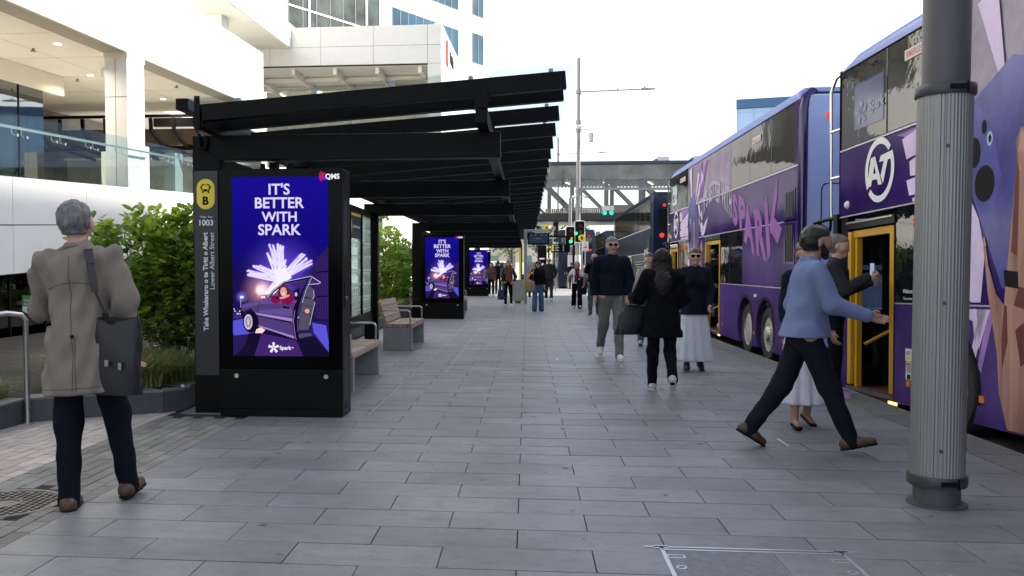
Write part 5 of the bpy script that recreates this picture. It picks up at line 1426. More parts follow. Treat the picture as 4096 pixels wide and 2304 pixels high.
    # notices by the front door
    b = MB(); add_text(b, 'Welcome aboard', (-.002, -1.66, 1.20), (0, -1, 0), (0, 0, 1), width=.42, align='l', bold=.02); add_text(b, 'This service is operated by', (-.002, -1.66, 1.13), (0, -1, 0), (0, 0, 1), width=.45, align='l'); b.build('welcome_lettering', WPAINT, t, fixn=False)
    b = MB(); b.prism(rrect(-1.86, -1.73, .50, .63, .008), lambda a, c, d: (d, a, c), -.004, -.002); b.prism(rrect(-1.86, -1.74, .455, .492, .006), lambda a, c, d: (d, a, c), -.004, -.002); b.prism(rrect(-1.86, -1.74, .31, .448, .006), lambda a, c, d: (d, a, c), -.004, -.002); st_ = b.build('door_notice', WPAINT, t)
    b = MB()
    for k in range(4): b.box(-.0055, -.0045, -1.84, -1.75, .60 - k * .011, .604 - k * .011)
    for k in range(5): b.box(-.0055, -.0045, -1.85, -1.76, .435 - k * .012, .441 - k * .012)
    b.box(-.0058, -.0042, -1.84, -1.77, .315, .365)
    b.build('notice_print', DARK, st_)
    b = MB(); b.box(-.0055, -.0045, -1.85, -1.75, .462, .484); b.build('notice_red_print', mat('notice_red', (.55, .08, .06), .5), st_)
    b = MB()
    for yy in (-1.765, -1.815):
        flat([(yy - .022 * math.cos(a), .535 + .024 * math.sin(a)) for a in np.linspace(0, 6.283, 13)[:-1]], -.0046, 0, b)
    b.build('notice_yellow_print', SIGNY, st_, fixn=False)
def rot_of(yaw, pitch): return (R(pitch), 0, R(yaw))
make_bus('double_decker_bus', 'purple double-decker bus with a giant printed hand, half hidden behind the ribbed pole', (3.8, 11.4, -.10), rot_of(3.365, -1.46), 'wrap', 'double-decker buses at the kerb')
make_bus('double_decker_bus', 'purple double-decker bus showing the slogan in big letters and a periwinkle tail', (3.95, 25.6, 0), (0, 0, 0), 'wrap', 'double-decker buses at the kerb')
make_bus('double_decker_bus', 'dark navy double-decker with grey lower panels, in front of the purple buses', (3.95, 41.3, -.28), rot_of(0, -.35), 'navy', 'double-decker buses at the kerb')
make_bus('double_decker_bus', 'small distant navy double-decker seen from behind, beside the traffic lights', (2.15, 74.6, 0), (0, 0, 0), 'navy', 'double-decker buses at the kerb')
make_bus('double_decker_bus', 'distant dark double-decker tail showing between the far bus and the navy bus', (5.45, 76.5, 0), (0, 0, 0), 'navy', 'double-decker buses at the kerb')
# ================================================================== near ribbed pole
TUBEG = mat('pole_grey_paint', (.085, .082, .085), .45, .1, var=.1, vscale=3)
RIB = mat('ribbed_aluminium', (.31, .31, .30), .42, .6, var=.14, vscale=2.2, stretch=(1, 1, .25))
t = thing('street_pole', 'thick street pole with a ribbed aluminium sleeve between two clamp collars, beside the purple bus', 'pole', (2.43, 5.56, 0))
b = MB(); b.lathe([(.165, 0), (.165, .012), (.128, .016), (.126, 9.5), (.10, 9.5)], 36); b.build('tube', TUBEG, t, smooth=True)
b = MB(); n = 96; vs = []
for z in (.17, 2.42):
    for k in range(n * 2):
        a = math.pi * k / n; r = .1448 if (k // 2) % 2 else .1472
        if k in (128, 129, 130, 131): r = .137
        vs.append((r * math.cos(a), r * math.sin(a), z))
b.add(vs, [(k, (k + 1) % (2 * n), 2 * n + (k + 1) % (2 * n), 2 * n + k) for k in range(2 * n)] + [tuple(2 * n + k for k in range(2 * n))]); b.build('ribbed_sleeve', RIB, t)
for z in (.12, 2.40):
    b = MB(); b.lathe([(.128, z), (.160, z), (.163, z + .01), (.163, z + .055), (.160, z + .062), (.128, z + .062)], 40); cl = b.build('clamp_collar', mat('collar_grey', (.06, .06, .066), .4, .3), t, smooth=True)
    b = MB(); a = R(-75); b.box(-.045, .045, -.168, -.160, z + .018, z + .046); b.box(.052, .056, -.167, -.15, z, z + .062); b.build('clamp_bolt', DARK, cl)
b = MB()
for z in (2.10, 1.20, .34):
    for a in (R(-106), R(-15)):
        c, s = math.cos(a), math.sin(a)
        b.tube([(c * .144, s * .144, z), (c * .152, s * .152, z)], .011, 8)
b.build('screw', mat('screw_dark', (.08, .075, .07), .4, .8), t)
# ================================================================== far street poles, signals, signs
def lamp_post(x, y, h, arm_z, arm_l, label):
    t = thing('street_lamp', label, 'street lamp', (x, y, 0), 0, 'grey street lamps along the road')
    b = MB(); b.lathe([(.16, 0), (.15, .1), (.15, 6.2), (.13, 6.2), (.125, h), (.0, h)], 16); b.build('tube', mat('lamp_grey', (.32, .31, .32), .5, .2), t, smooth=True)
    b = MB(); b.lathe([(.19, .05), (.19, 2.2), (.16, 2.25)], 16); b.build('white_sleeve', mat('sleeve_white', (.62, .62, .61), .5), t, smooth=True)
    b = MB()
    for z in (arm_z, arm_z - 1.9, arm_z - 2.4, 6.3, 5.4): b.lathe([(.13, z - .12), (.19, z - .12), (.19, z + .12), (.13, z + .12)], 14)
    b.build('band', GALV, t)
    b = MB(); b.bar((.15, 0, arm_z), (arm_l, 0, arm_z + .10), .07, .07); b.box(arm_l * .6, arm_l * .6 + .06, -.03, .03, arm_z + .09, arm_z + .2); ar = b.build('arm', GALV, t)
    b = MB(); b.add([(arm_l - .1, dy, arm_z + z) for z in (.04, .17) for dy in (-.16, .16)] + [(arm_l + .75, dy, arm_z + z) for z in (.08, .14) for dy in (-.10, .10)], [(0, 1, 3, 2), (4, 6, 7, 5), (0, 4, 5, 1), (2, 3, 7, 6), (0, 2, 6, 4), (1, 5, 7, 3)]); b.lathe([(.06, .15 + arm_z), (.05, .28 + arm_z)], 8, (arm_l + .1, 0, 0)); b.build('lamp_head', mat('lamp_head_grey', (.35, .38, .45), .4), t)
    return t
lp = lamp_post(3.22, 58, 14.66, 12.55, 4.0, 'tall grey street lamp above the traffic lights, with a dome camera and long arm')
b = MB(); b.tube([(.15, 0, 10.15), (.7, 0, 10.2), (.78, 0, 10.0)], .04, 6); b.lathe([(.0, 9.35), (.16, 9.42), (.2, 9.6), (.2, 9.72), (.21, 9.74), (.21, 9.95), (.1, 10.02)], 12, (.80, 0, 0)); b.build('dome_camera', mat('camera_white', (.7, .7, .7), .4), lp, smooth=True)
b = MB(); b.bar((.05, -.2, 10.35), (.05, -.75, 10.2), .2, .2); b.build('bullet_camera', MATS['camera_white'], lp)
b = MB(); b.bar((.15, 0, 6.45), (6.4, 0, 6.40), .16, .16); b.bar((.2, 0, 5.2), (1.6, 0, 5.2), .07, .07); b.build('mast_arm', mat('lamp_grey', (.32, .31, .32)), lp)
b = MB(); b.tube([(.05, 0, 11.9), (2.5, 3, 10.3), (6, 8, 9.0)], .012, 4); b.build('stay_wire', GALV, lp)
b = MB(); b.bar((-.3, -.15, 5.95), (-.3, -.5, 5.85), .16, .14); b.bar((.35, -.15, 5.95), (.5, -.45, 5.88), .16, .14); b.bar((-.45, -.1, 5.95), (.45, -.1, 5.95), .05, .05); b.build('bullet_camera', MATS['camera_white'], lp)
lamp_post(3.1, 92, 14.6, 12.9, 4.2, 'grey street lamp standing behind the footbridge, shorter in view than the camera pole')
GRNL = emis('lit_green', (.03, 1.0, .50), .6); REDOFF = mat('lens_red_off', (.10, .008, .008), .3); AMBOFF = mat('lens_amber_off', (.12, .05, .005), .3)
def signal(x, y, zc, w_, h_, label, pole=True, arrow=False):
    t = thing('traffic_light', label, 'traffic light', (x, y, 0), 0, 'green traffic lights')
    if pole:
        b = MB(); b.tube([(0, .12, 0), (0, .12, zc + 2.6)], .11, 12); b.build('post', mat('lamp_grey', (.32, .31, .32)), t, smooth=True)
        b = MB(); b.tube([(0, .12, .03), (0, .12, 2.3)], .16, 14); b.build('white_sleeve', MATS['sleeve_white'], t, smooth=True)
    b = MB(); b.prism(rrect(-w_ / 2, w_ / 2, zc - h_ / 2, zc + h_ / 2, .11), lambda a, c, d: (a, d, c), -.06, -.03); b.build('backing_board', DARK, t)
    rr = rrect(-w_ / 2, w_ / 2, zc - h_ / 2, zc + h_ / 2, .11); b = MB()
    for p, q in zip(rr, rr[1:] + rr[:1]): b.tube([(p[0], -.062, p[1]), (q[0], -.062, q[1])], .032, 5)
    b.build('white_border', WPAINT, t)
    for i, (dz, m_) in enumerate(((.36, REDOFF), (.0, AMBOFF), (-.36, GRNL))):
        b = MB(); b.lathe([(0, -.02), (.12, -.01), (.125, .02)], 18, (.04, -.09, zc + dz), axis='y'); ln = b.build('lens', m_, t, smooth=True)
        b = MB(); vs = []
        for k in range(13):
            a = R(0 + 180 * k / 12)
            vs += [(.04 + .15 * math.cos(a), -.08, zc + dz + .15 * math.sin(a)), (.04 + .15 * math.cos(a), -.30, zc + dz + .13 * math.sin(a))]
        b.add(vs, [(2 * k, 2 * k + 1, 2 * k + 3, 2 * k + 2) for k in range(12)]); b.build('hood', DARK, ln)
    if arrow:
        b = MB(); b.lathe([(0, -.02), (.10, -.01), (.105, .02)], 14, (-.22, -.09, zc - .10), axis='y'); b.build('arrow_lens', GRNL, t, smooth=True)
    return t
signal(3.30, 57.5, 3.70, .62, 1.36, 'larger green traffic light on the lamp pole, with a second green arrow', False, True)
signal(2.92, 62.0, 3.58, .60, 1.30, 'smaller green traffic light, half covered by the larger one')
t = thing('traffic_light', 'small white-capped traffic signal hanging on the mast arm under the footbridge', 'traffic light', (5.1, 58, 5.2), 0, 'green traffic lights')
b = MB(); b.box(-.35, .35, -.2, .2, -.15, .15); b.build('housing', MATS['camera_white'], t)
for dx in (-.3, .3):
    b = MB(); b.lathe([(0, -.02), (.12, -.01), (.13, .03)], 12, (dx * .7, -.1, -.30), axis='y'); b.build('lens', GRNL, t, smooth=True)
def disc_sign(x, y, z, r, txt, label, red=False):
    t = thing('round_sign', label, 'round sign', (x, y, 0), 0)
    b = MB(); b.tube([(0, .03, 0), (0, .03, z + r)], .04, 8); b.build('post', GALV, t)
    b = MB(); b.lathe([(r, 0), (r, .02)], 26, (0, -.02, z), axis='y'); dk = b.build('disc', mat('sign_red', (.62, .02, .02), .45) if red else SIGNY, t)
    if red:
        b = MB(); b.lathe([(r * .76, 0), (r * .76, .006)], 24, (0, -.028, z), axis='y'); b.build('white_field', WPAINT, dk)
    b = MB(); add_text(b, txt, (0, -.036, z - r * .45), (1, 0, 0), (0, 0, 1), size=r * .9, bold=.04); b.build('sign_lettering', DARK, dk, fixn=False)
disc_sign(1.30, 62, 4.17, .21, 'A', 'yellow round sign with the letter A, above the display frame')
disc_sign(1.76, 62, 4.12, .18, '30', 'round speed sign with a red ring and the number 30', True)
disc_sign(3.42, 57.0, 3.30, .215, 'B', 'yellow round sign with the letter B, under the larger traffic light')
disc_sign(3.10, 61.0, 3.36, .20, 'B', 'second yellow round letter B sign, partly behind the larger traffic light')
t = thing('bus_stop_plate', 'white plate with a red no-cycling ring and a red bus above red lettering', 'sign', (3.62, 57, 0))
b = MB(); b.tube([(0, .03, 0), (0, .03, 3.1)], .035, 8); b.build('post', GALV, t)
b = MB(); b.box(-.20, .20, -.01, .01, 2.48, 3.08); pl_ = b.build('plate', WPAINT, t)
RDP = mat('red_print', (.60, .05, .05), .5)
b = MB()
for p, q in zip(ring(0, 2.95, .085, 20), ring(0, 2.95, .085, 20)[1:] + ring(0, 2.95, .085, 20)[:1]): b.bar((p[0], -.013, p[1]), (q[0], -.013, q[1]), .006, .02, upv=(0, 1, 0))
b.bar((-.055, -.013, 3.005), (.055, -.013, 2.895), .006, .02, upv=(0, 1, 0)); b.box(-.10, .10, -.014, -.011, 2.66, 2.80); b.box(-.115, .115, -.014, -.011, 2.70, 2.76); b.box(-.085, -.045, -.014, -.011, 2.63, 2.66); b.box(.045, .085, -.014, -.011, 2.63, 2.66); b.box(-.07, .07, -.014, -.011, 2.81, 2.84)
add_text(b, 'Bus Stop', (0, -.014, 2.52), (1, 0, 0), (0, 0, 1), width=.33, bold=.03)
b.build('red_print', RDP, pl_, fixn=False)
b = MB(); b.box(-.075, .075, -.018, -.015, 2.735, 2.785); b.build('white_print', WPAINT, pl_)
t = thing('prohibition_sign', 'small white sign with a red no-walking ring over a red label', 'sign', (1.70, 54, 0))
b = MB(); b.tube([(0, .03, 0), (0, .03, 3.0)], .03, 8); b.build('post', GALV, t)
b = MB(); b.box(-.13, .13, -.01, .01, 2.62, 2.95); pl_ = b.build('plate', WPAINT, t)
b = MB()
rg_ = ring(0, 2.83, .08, 16)
for p, q in zip(rg_, rg_[1:] + rg_[:1]): b.bar((p[0], -.013, p[1]), (q[0], -.013, q[1]), .006, .02, upv=(0, 1, 0))
b.bar((-.05, -.013, 2.88), (.05, -.013, 2.78), .006, .02, upv=(0, 1, 0)); b.box(-.13, .13, -.013, -.011, 2.62, 2.70); b.build('red_print', RDP, pl_)
# passenger display frame
t = thing('display_frame', 'grey metal frame holding a dark departures screen, standing on the pavement beyond the walking women', 'information screen', (-.06, 36.1, 0))
b = MB(); b.box(-.065, .065, 0, .16, 0, 2.95); b.box(.067, .95, 0, .16, 2.83, 2.95); b.build('frame', mat('frame_grey', (.36, .37, .37), .4, .4), t, bevel=.01)
b = MB(); b.box(.09, .93, -.03, .12, 2.34, 2.80); sc_ = b.build('screen_housing', BLACK, t)
b = MB(); b.box(.15, .87, -.034, -.031, 2.40, 2.75); b.build('screen', emis('dim_screen', (.018, .032, .055), EM), sc_)
b = MB(); add_text(b, 'No services due', (.5, -.036, 2.57), (1, 0, 0), (0, 0, 1), width=.24)
for xx in (.2, .36, .62, .78): b.box(xx, xx + .06, -.036, -.0355, 2.715, 2.727)
b.build('screen_lettering', emis('screen_text', (.30, .34, .38), EM), sc_, fixn=False)
t = thing('litter_bin', 'stainless steel litter bin beside the display frame', 'bin', (-.35, 36.1, 0))
b = MB(); b.add([(x * s, y * s, z) for z, s in ((.10, .86), (.92, 1.0)) for x, y in ((-.25, -.22), (.25, -.22), (.25, .22), (-.25, .22))], [(3, 2, 1, 0), (4, 5, 6, 7), (0, 1, 5, 4), (1, 2, 6, 5), (2, 3, 7, 6), (3, 0, 4, 7)]); b.build('body', STEEL, t, bevel=.03)
b = MB(); b.box(-.26, .26, -.23, .23, .922, .95); b.build('rim', GALV, t, bevel=.008)
b = MB(); b.box(-.12, .12, -.12, .12, 0, .098); b.build('foot', mat('olive_foot', (.22, .22, .03), .6), t)
b = MB(); b.tube([(.235, -.24, .12), (.235, -.24, .9)], .012, 6); b.build('yellow_edge', SIGNY, t)
t = thing('help_point', 'orange help point with a white telephone handset symbol, behind the display frame', 'help point', (.13, 44, 0))
b = MB(); b.box(-.085, .085, -.05, .05, .3, 1.25); b.build('orange_case', mat('help_orange', (.80, .12, .02), .4), t, bevel=.01)
b = MB(); b.tube([(.03, -.055, 1.14), (-.02, -.055, 1.10), (-.03, -.055, 1.02), (-.0, -.055, .95), (.03, -.055, .93)], .014, 6); b.box(-.02, .02, -.055, -.052, .42, .84); b.build('handset_symbol', WPAINT, t)
b = MB(); b.box(-.06, .06, -.03, .03, 0, .3); b.build('foot', DARK, t)
def hang_sign(x, y, z, label):
    t = thing('route_sign', label, 'route sign', (x, y, z), 0)
    b = MB(); b.box(-.09, .09, 0, .02, -.07, .07); b.build('plate', WPAINT, t)
    b = MB(); add_text(b, 'NX1', (0, -.003, -.042), (1, 0, 0), (0, 0, 1), width=.15, bold=.04); b.build('route_lettering', DARK, t, fixn=False)
    b = MB(); b.box(-.01, .01, .005, .015, .07, .6); b.build('hanger', DARK, t)
hang_sign(.14, 43, 2.45, 'white NX1 route plate under the display, the higher of the two')
hang_sign(.32, 44.5, 2.36, 'white NX1 route plate under the display, the lower of the two')
t = thing('departure_board', 'black departures board with four yellow route blocks, beyond the display frame', 'departure board', (1.60, 50, 0))
b = MB(); b.box(-.30, .75, -.04, .06, 2.28, 2.72); bo = b.build('board', BLACKG, t)
b = MB(); b.box(-.02, .02, 0, .05, 2.72, 3.1); b.box(.5, .54, 0, .05, 2.72, 3.1); b.box(.9, 1.0, .0, .1, 0, 3.1); b.box(-.4, 1.0, .0, .1, 3.102, 3.2); b.build('support', BLACK, t)
b = MB(); 
for k in range(4): b.box(-.26, -.14, -.045, -.0405, 2.62 - k * .09, 2.68 - k * .09)
b.build('route_blocks', emis('board_yellow', (.75, .70, .03), EM), bo)
b = MB()
for k in range(4): b.box(-.08, .10 + .05 * (k % 2), -.045, -.0405, 2.63 - k * .09, 2.66 - k * .09); b.box(.35, .42, -.045, -.0405, 2.63 - k * .09, 2.66 - k * .09)
b.build('departure_lines', emis('board_white', (.4, .42, .42), EM), bo)
t = thing('ticket_kiosk', 'black ticket machine and grey service cabinet behind the display frame', 'kiosk', (.6, 52, 0))
b = MB(); b.box(.0, .5, 0, .5, 0, 2.7); b.build('machine', BLACK, t, bevel=.02)
b = MB(); b.box(.1, .4, -.01, -.002, 1.9, 2.0); b.box(.12, .35, -.01, -.002, 1.55, 1.7); b.build('label', WPAINT, t)
b = MB(); b.box(-.65, -.02, .1, .6, 0, 1.75); b.build('cabinet', mat('cabinet_grey', (.20, .19, .18), .6, var=.2), t)
t = thing('sign_post', 'yellow and black post at the far end of the shelter', 'post', (-.38, 49, 0))
b = MB(); b.box(-.05, .05, -.05, .05, 0, 2.6); b.build('post', SIGNY, t); b = MB(); b.box(-.02, .12, .052, .1, 0, 2.6); b.build('edge', DARK, t)
# far canopy with pale roof
t = thing('far_canopy', 'small glass bus canopy with a pale roof, beyond the display frame', 'bus shelter', (2.6, 66, 0))
b = MB(); b.box(-1.2, 1.2, 0, 6, 3.55, 3.75); b.box(-2.2, -1.25, 4, 8, 3.9, 4.15); b.build('roof', mat('canopy_pale', (.55, .60, .60), .3), t)
b = MB(); b.box(-1.15, 1.15, .05, 5.9, 3.0, 3.54); b.build('fascia', mat('canopy_teal', (.05, .085, .08), .2), t)
b = MB()
for x in (-1.0, 1.0): b.box(x - .06, x + .06, 1, 1.12, 0, 2.98)
b.build('post', BLACK, t)
# ================================================================== footbridge
YB = 70.0
fb = thing('footbridge', 'enclosed glass footbridge on dark steel trusses crossing the street', 'bridge', (6, YB, 0))
class FB(MB):
    def build(s, name, mats, parent=None, **k):
        s.v = [(x - 6, y - YB, z) for x, y, z in s.v]; return MB.build(s, name, mats, parent, **k)
BST = mat('bridge_steel', (.045, .047, .05), .45, .2)
b = FB(); b.box(-6, 30, YB - .3, YB + 7, 9.32, 9.55); b.build('roof', mat('bridge_roof_blue', (.04, .06, .10), .4), fb)
b = FB(); b.box(-6, 30, YB, YB + .05, 8.20, 9.31); b.build('glass_band', mat('bridge_mirror_glass', (.16, .16, .155), .08, .6, var=.6, vscale=.35), fb)
b = FB(); b.box(-6, 30, YB + .2, YB + 6.5, 8.22, 8.3); b.build('ceiling', mat('ceiling_slat_grey', (.34, .35, .36), .6), fb)
b = FB()
for x in np.arange(-5, 30, .28): b.box(x, x + .1, YB + .2, YB + 6.4, 8.12, 8.215)
b.build('ceiling_slat', mat('slat_dark', (.10, .105, .11), .6), fb)
for yy, off in ((YB + .1, 0), (YB + 6.4, 1.0)):
    for k in range(-3, 10):
        x = 3.44 + k * 2.6 + off
        b = FB(); b.box(x - .16, x + .16, yy, yy + .3, 5.6, 8.2 if off else 8.9); b.build('truss_post', BST, fb)
        b = FB(); b.bar((x + .1, yy + .15, 8.1), (x + 2.5, yy + .15, 5.7), .22, .24, upv=(0, 1, 0)); b.build('truss_diagonal', BST, fb)
b = FB(); b.box(-6, 30, YB - .1, YB + 6.8, 5.0, 5.26); b.box(-6, 30, YB - .25, YB - .1, 5.10, 5.62); b.box(-6, 30, YB + 6.8, YB + 6.95, 5.0, 5.62); b.build('deck_beam', BST, fb)
b = FB(); b.box(-6, 30, YB - .05, YB + 6.7, 5.45, 5.60); b.build('deck', mat('deck_grey', (.10, .10, .10), .7), fb)
b = FB()
for k in range(66): b.box(1.4 + k * .16, 1.4 + k * .16 + .135, YB + .45, YB + .52, 5.6, 6.0)
b.build('timber_screen', mat('screen_timber', (.26, .16, .09), .6, var=.2), fb)
b = FB(); b.box(6.2, 11.5, YB + 1.5, YB + 2.5, 5.6, 6.35); b.build('timber_bench', MATS['screen_timber'], fb)
b = FB(); b.box(-6, 30, YB + .06, YB + .08, 5.62, 8.19); b.build('glazing', glassmat('bridge_glass', (.92, .95, .95), .15), fb)
for x in (3.0, 5.9, 9.3, 12.6):
    b = FB(); b.bar((x, YB + 1, 8.06), (x + .6, YB + 3, 8.06), .10, .05); b.build('strip_light', emis('bridge_lamp', (1.0, .75, .45), 2.0), fb)
for x, y in ((2.25, 72), (-4, 73), (14.5, 72)):
    b = FB(); b.lathe([(.22, -.1), (.22, 5.0)], 14, (x, y, 0)); b.build('pier', BST, fb, smooth=True)
for i, (x, c) in enumerate(((10.2, (.30, .26, .30)), (13.0, (.05, .20, .22)), (14.7, (.03, .18, .40)))):
    t = thing('roof_unit', ('smallest', 'middle', 'blue-hooded')[i] + ' white air unit standing on the footbridge roof', 'air conditioner', (x, YB + 3, 9.555))
    h = (.62, .68, .9)[i]
    b = MB(); b.box(0, .9, -.5, .5, 0, h); b.build('casing', WPAINT, t); b = MB(); b.prism([(-.75, .0), (-.003, .0), (-.003, h * .8), (-.2, h * .75)], lambda a, c_, d: (a, d, c_), -.4, .4); b.build('hood', mat('hood_%d' % i, c, .5), t)
# ================================================================== far background
BLG = mat('blue_curtain_glass', (.34, .50, .74), .3, var=.12, vscale=.1, spec=.9)
t = thing('glass_building', 'pale blue glass building rising behind the purple buses', 'building', (29.1, 130, 0), R(-14))
b = MB(); b.box(0, 60, 0, 20, 0, 23.6); b.build('wall', BLG, t)
b = MB(); b.box(-.1, 60.1, -.3, 20, 23.65, 24.9); b.build('parapet', mat('parapet_blue', (.05, .13, .26), .4), t)
b = MB()
for k in range(28): b.box(k * 2.2, k * 2.2 + .08, -.06, -.01, 0, 23.5)
for k in range(6): b.box(0, 60, -.05, -.01, 3.5 + k * 3.9, 3.58 + k * 3.9)
b.build('mullion', mat('mullion_pale', (.35, .45, .58), .4), t)
t = thing('far_white_building', 'pale sunlit building with narrow upright windows at the far end of the street', 'building', (9, 165, 0))
b = MB(); b.box(0, 7.5, 0, 12, 0, 9.0); b.build('wall', WHITE, t)
for k in range(5):
    b = MB(); b.box(.8 + k * 1.3, 1.5 + k * 1.3, -.05, -.01, 4.6, 8.0); b.build('window', mat('far_window', (.10, .16, .16), .2), t)
b = MB()
for k in range(8): b.box(.5 + k * .9, .9 + k * .9, -.04, -.01, .8, 3.5)
b.build('ground_window', MATS['far_window'], t)
t = thing('far_stone_building', 'low sandy coloured building beyond the plaza trees', 'building', (-40, 185, 0))
b = MB(); b.box(0, 44, 0, 10, 0, 10); b.build('wall', mat('sandstone', (.42, .38, .32), .7), t)
for k in range(12):
    b = MB(); b.box(2 + k * 3.4, 3.6 + k * 3.4, -.05, -.01, 1.2, 4); b.build('window', MATS['far_window'], t)
FARL = leafmat('far_leaf', (.045, .075, .022), (.10, .15, .03), .5, .6)
def tree(x, y, h, r, seed, label, grp='trees beyond the footbridge'):
    rn = random.Random(seed); t = thing('tree', label, 'tree', (x, y, 0), 0, grp)
    b = MB(); b.tube([(0, 0, 0), (.1, 0, h * .3), (0, .1, h * .55)], [.22, .16, .08], 8)
    for k in range(5):
        a = rn.uniform(0, 6.28); b.tube([(0, 0, h * .3), (r * .5 * math.cos(a), r * .5 * math.sin(a), h * .7)], [.09, .03], 5)
    b.build('trunk', BARK, t, smooth=True)
    b = MB()
    lobes = [(Vector((rn.uniform(-.6, .6) * r, rn.uniform(-.5, .5) * r, h * rn.uniform(.45, .85))), r * rn.uniform(.35, .6)) for _ in range(9)]
    for _ in range(1500):
        c, q = rn.choice(lobes); u = Vector((rn.gauss(0, 1), rn.gauss(0, 1), rn.gauss(0, 1))).normalized() * q * rn.uniform(.6, 1.05); p = c + u; s_ = rn.uniform(.12, .26)
        e = Vector((rn.uniform(-1, 1), rn.uniform(-1, 1), rn.uniform(-.5, .5))).normalized() * s_; f = e.cross(Vector((rn.uniform(-1, 1), rn.uniform(-1, 1), 1))).normalized() * s_ * .6
        b.add([p - e, p + f, p + e, p - f], [(0, 1, 2, 3)])
    tag(b.build('crown', FARL, t, fixn=False), kind='stuff')
tree(1.6, 96, 8.2, 2.3, 1, 'leafy tree under the footbridge, beside the dark pier')
tree(4.6, 100, 8.5, 2.5, 2, 'leafy tree under the footbridge, behind the traffic lights')
tree(-1.8, 104, 7.8, 2.4, 3, 'leafy tree under the footbridge, behind the display frame')
t = thing('palm_tree', 'palm seen through the footbridge glass above the navy bus', 'tree', (15.2, 92, 0))
b = MB(); b.tube([(0, 0, 0), (.1, 0, 8.4)], [.2, .14], 8); b.build('trunk', BARK, t)
b = MB(); rn = random.Random(6)
for k in range(16):
    a = k * .393 + rn.uniform(-.1, .1); el = rn.uniform(.1, 1.0); pts = [Vector((math.cos(a) * q * 2.0 * math.cos(el), math.sin(a) * q * 2.0 * math.cos(el), 8.4 + q * 2 * math.sin(el) - q * q * 1.5)) for q in np.linspace(0, 1, 7)]
    for p, q in zip(pts[:-1], pts[1:]):
        d = (q - p); sd = Vector((-math.sin(a), math.cos(a), 0)) * .28
        for sg in (1, -1): b.add([p, q, q + sd * sg - Vector((0, 0, .18)), p + sd * sg * .9 - Vector((0, 0, .14))], [(0, 1, 2, 3)])
b.build('crown', FARL, t, fixn=False)
t = thing('white_van', 'white van parked on the bright plaza, seen under the shelter roof', 'van', (-3.2, 88, 0))
b = MB(); b.prism([(-2.4, .35), (2.4, .35), (2.4, 1.2), (1.6, 1.35), (1.0, 2.1), (-2.4, 2.1)], lambda a, c, d: (a, d, c), 0, 1.8); b.build('body', WHITE, t, bevel=.05)
b = MB(); b.prism([(.1, 1.35), (1.45, 1.35), (.95, 1.95), (.1, 1.95)], lambda a, c, d: (a, d, c), -.01, -.002); b.build('window', GLOSSWIN, t)
for x in (-1.5, 1.5):
    b = MB(); b.lathe([(.34, -.02), (.34, .2)], 16, (x, 0, .34), axis='y'); b.build('wheel', TYRE, t)
t = thing('white_van', 'white van on the plaza behind the display frame', 'van', (1.0, 110, 0))
b = MB(); b.prism([(-2.4, .35), (2.4, .35), (2.4, 1.2), (1.6, 1.35), (1.0, 2.1), (-2.4, 2.1)], lambda a, c, d: (a, d, c), 0, 1.8); b.build('body', WHITE, t, bevel=.05)
b = MB(); b.prism([(.1, 1.35), (1.45, 1.35), (.95, 1.95), (.1, 1.95)], lambda a, c, d: (a, d, c), -.01, -.002); b.build('window', GLOSSWIN, t)
for x in (-1.5, 1.5):
    b = MB(); b.lathe([(.34, -.02), (.34, .2)], 16, (x, 0, .34), axis='y'); b.build('wheel', TYRE, t)
# ================================================================== people: each body one continuous surface grown from a posed skeleton (signed distances, surface nets)
class Field:
    def __init__(s): s.p = []
    def cap(s, a, b, r1, r2=None, sq=1.0, k=.02):
        s.p.append((np.array(a, float), np.array(b, float), r1, r1 if r2 is None else r2, sq, k)); return s
    def bounds(s, m):
        lo = np.min([np.minimum(a, b) - max(r1, r2) for a, b, r1, r2, sq, k in s.p], 0) - m
        hi = np.max([np.maximum(a, b) + max(r1, r2) for a, b, r1, r2, sq, k in s.p], 0) + m
        return lo, hi
    def mesh(s, vox, cuts=(), fold=None, M=None):
        lo, hi = s.bounds(.03 + vox * 2)
        n = np.ceil((hi - lo) / vox).astype(int) + 1
        ax = [lo[i] + vox * np.arange(n[i]) for i in range(3)]
        D = np.full(n, .25, np.float32)
        for a, b, r1, r2, sq, k in s.p:
            m = max(r1, r2) + .06 + k + vox
            l = np.maximum(((np.minimum(a, b) - m - lo) / vox).astype(int), 0); h = np.minimum(((np.maximum(a, b) + m - lo) / vox).astype(int) + 2, n)
            if np.any(h <= l): continue
            X = ax[0][l[0]:h[0]][:, None, None]; Y = ax[1][l[1]:h[1]][None, :, None]; Z = ax[2][l[2]:h[2]][None, None, :]
            ba = b - a; L2 = float(ba @ ba) + 1e-9
            t = np.clip(((X - a[0]) * ba[0] + (Y - a[1]) * ba[1] + (Z - a[2]) * ba[2]) / L2, 0, 1)
            dx = X - a[0] - t * ba[0]; dy = (Y - a[1] - t * ba[1]) / sq; dz = Z - a[2] - t * ba[2]
            d = (np.sqrt(dx * dx + dy * dy + dz * dz) - (r1 + t * (r2 - r1)))
            if sq < 1: d = d * (.5 + .5 * sq)
            cur = D[l[0]:h[0], l[1]:h[1], l[2]:h[2]]
            hh = np.clip(.5 + .5 * (cur - d) / k, 0, 1)
            D[l[0]:h[0], l[1]:h[1], l[2]:h[2]] = cur * (1 - hh) + d * hh - k * hh * (1 - hh)
        if fold is not None or cuts:
            X = ax[0][:, None, None]; Y = ax[1][None, :, None]; Z = ax[2][None, None, :]
            if fold is not None: D = D + fold(X, Y, Z).astype(np.float32)
            for c in cuts: D = np.maximum(D, c(X, Y, Z).astype(np.float32))
        return nets(D, lo, vox)
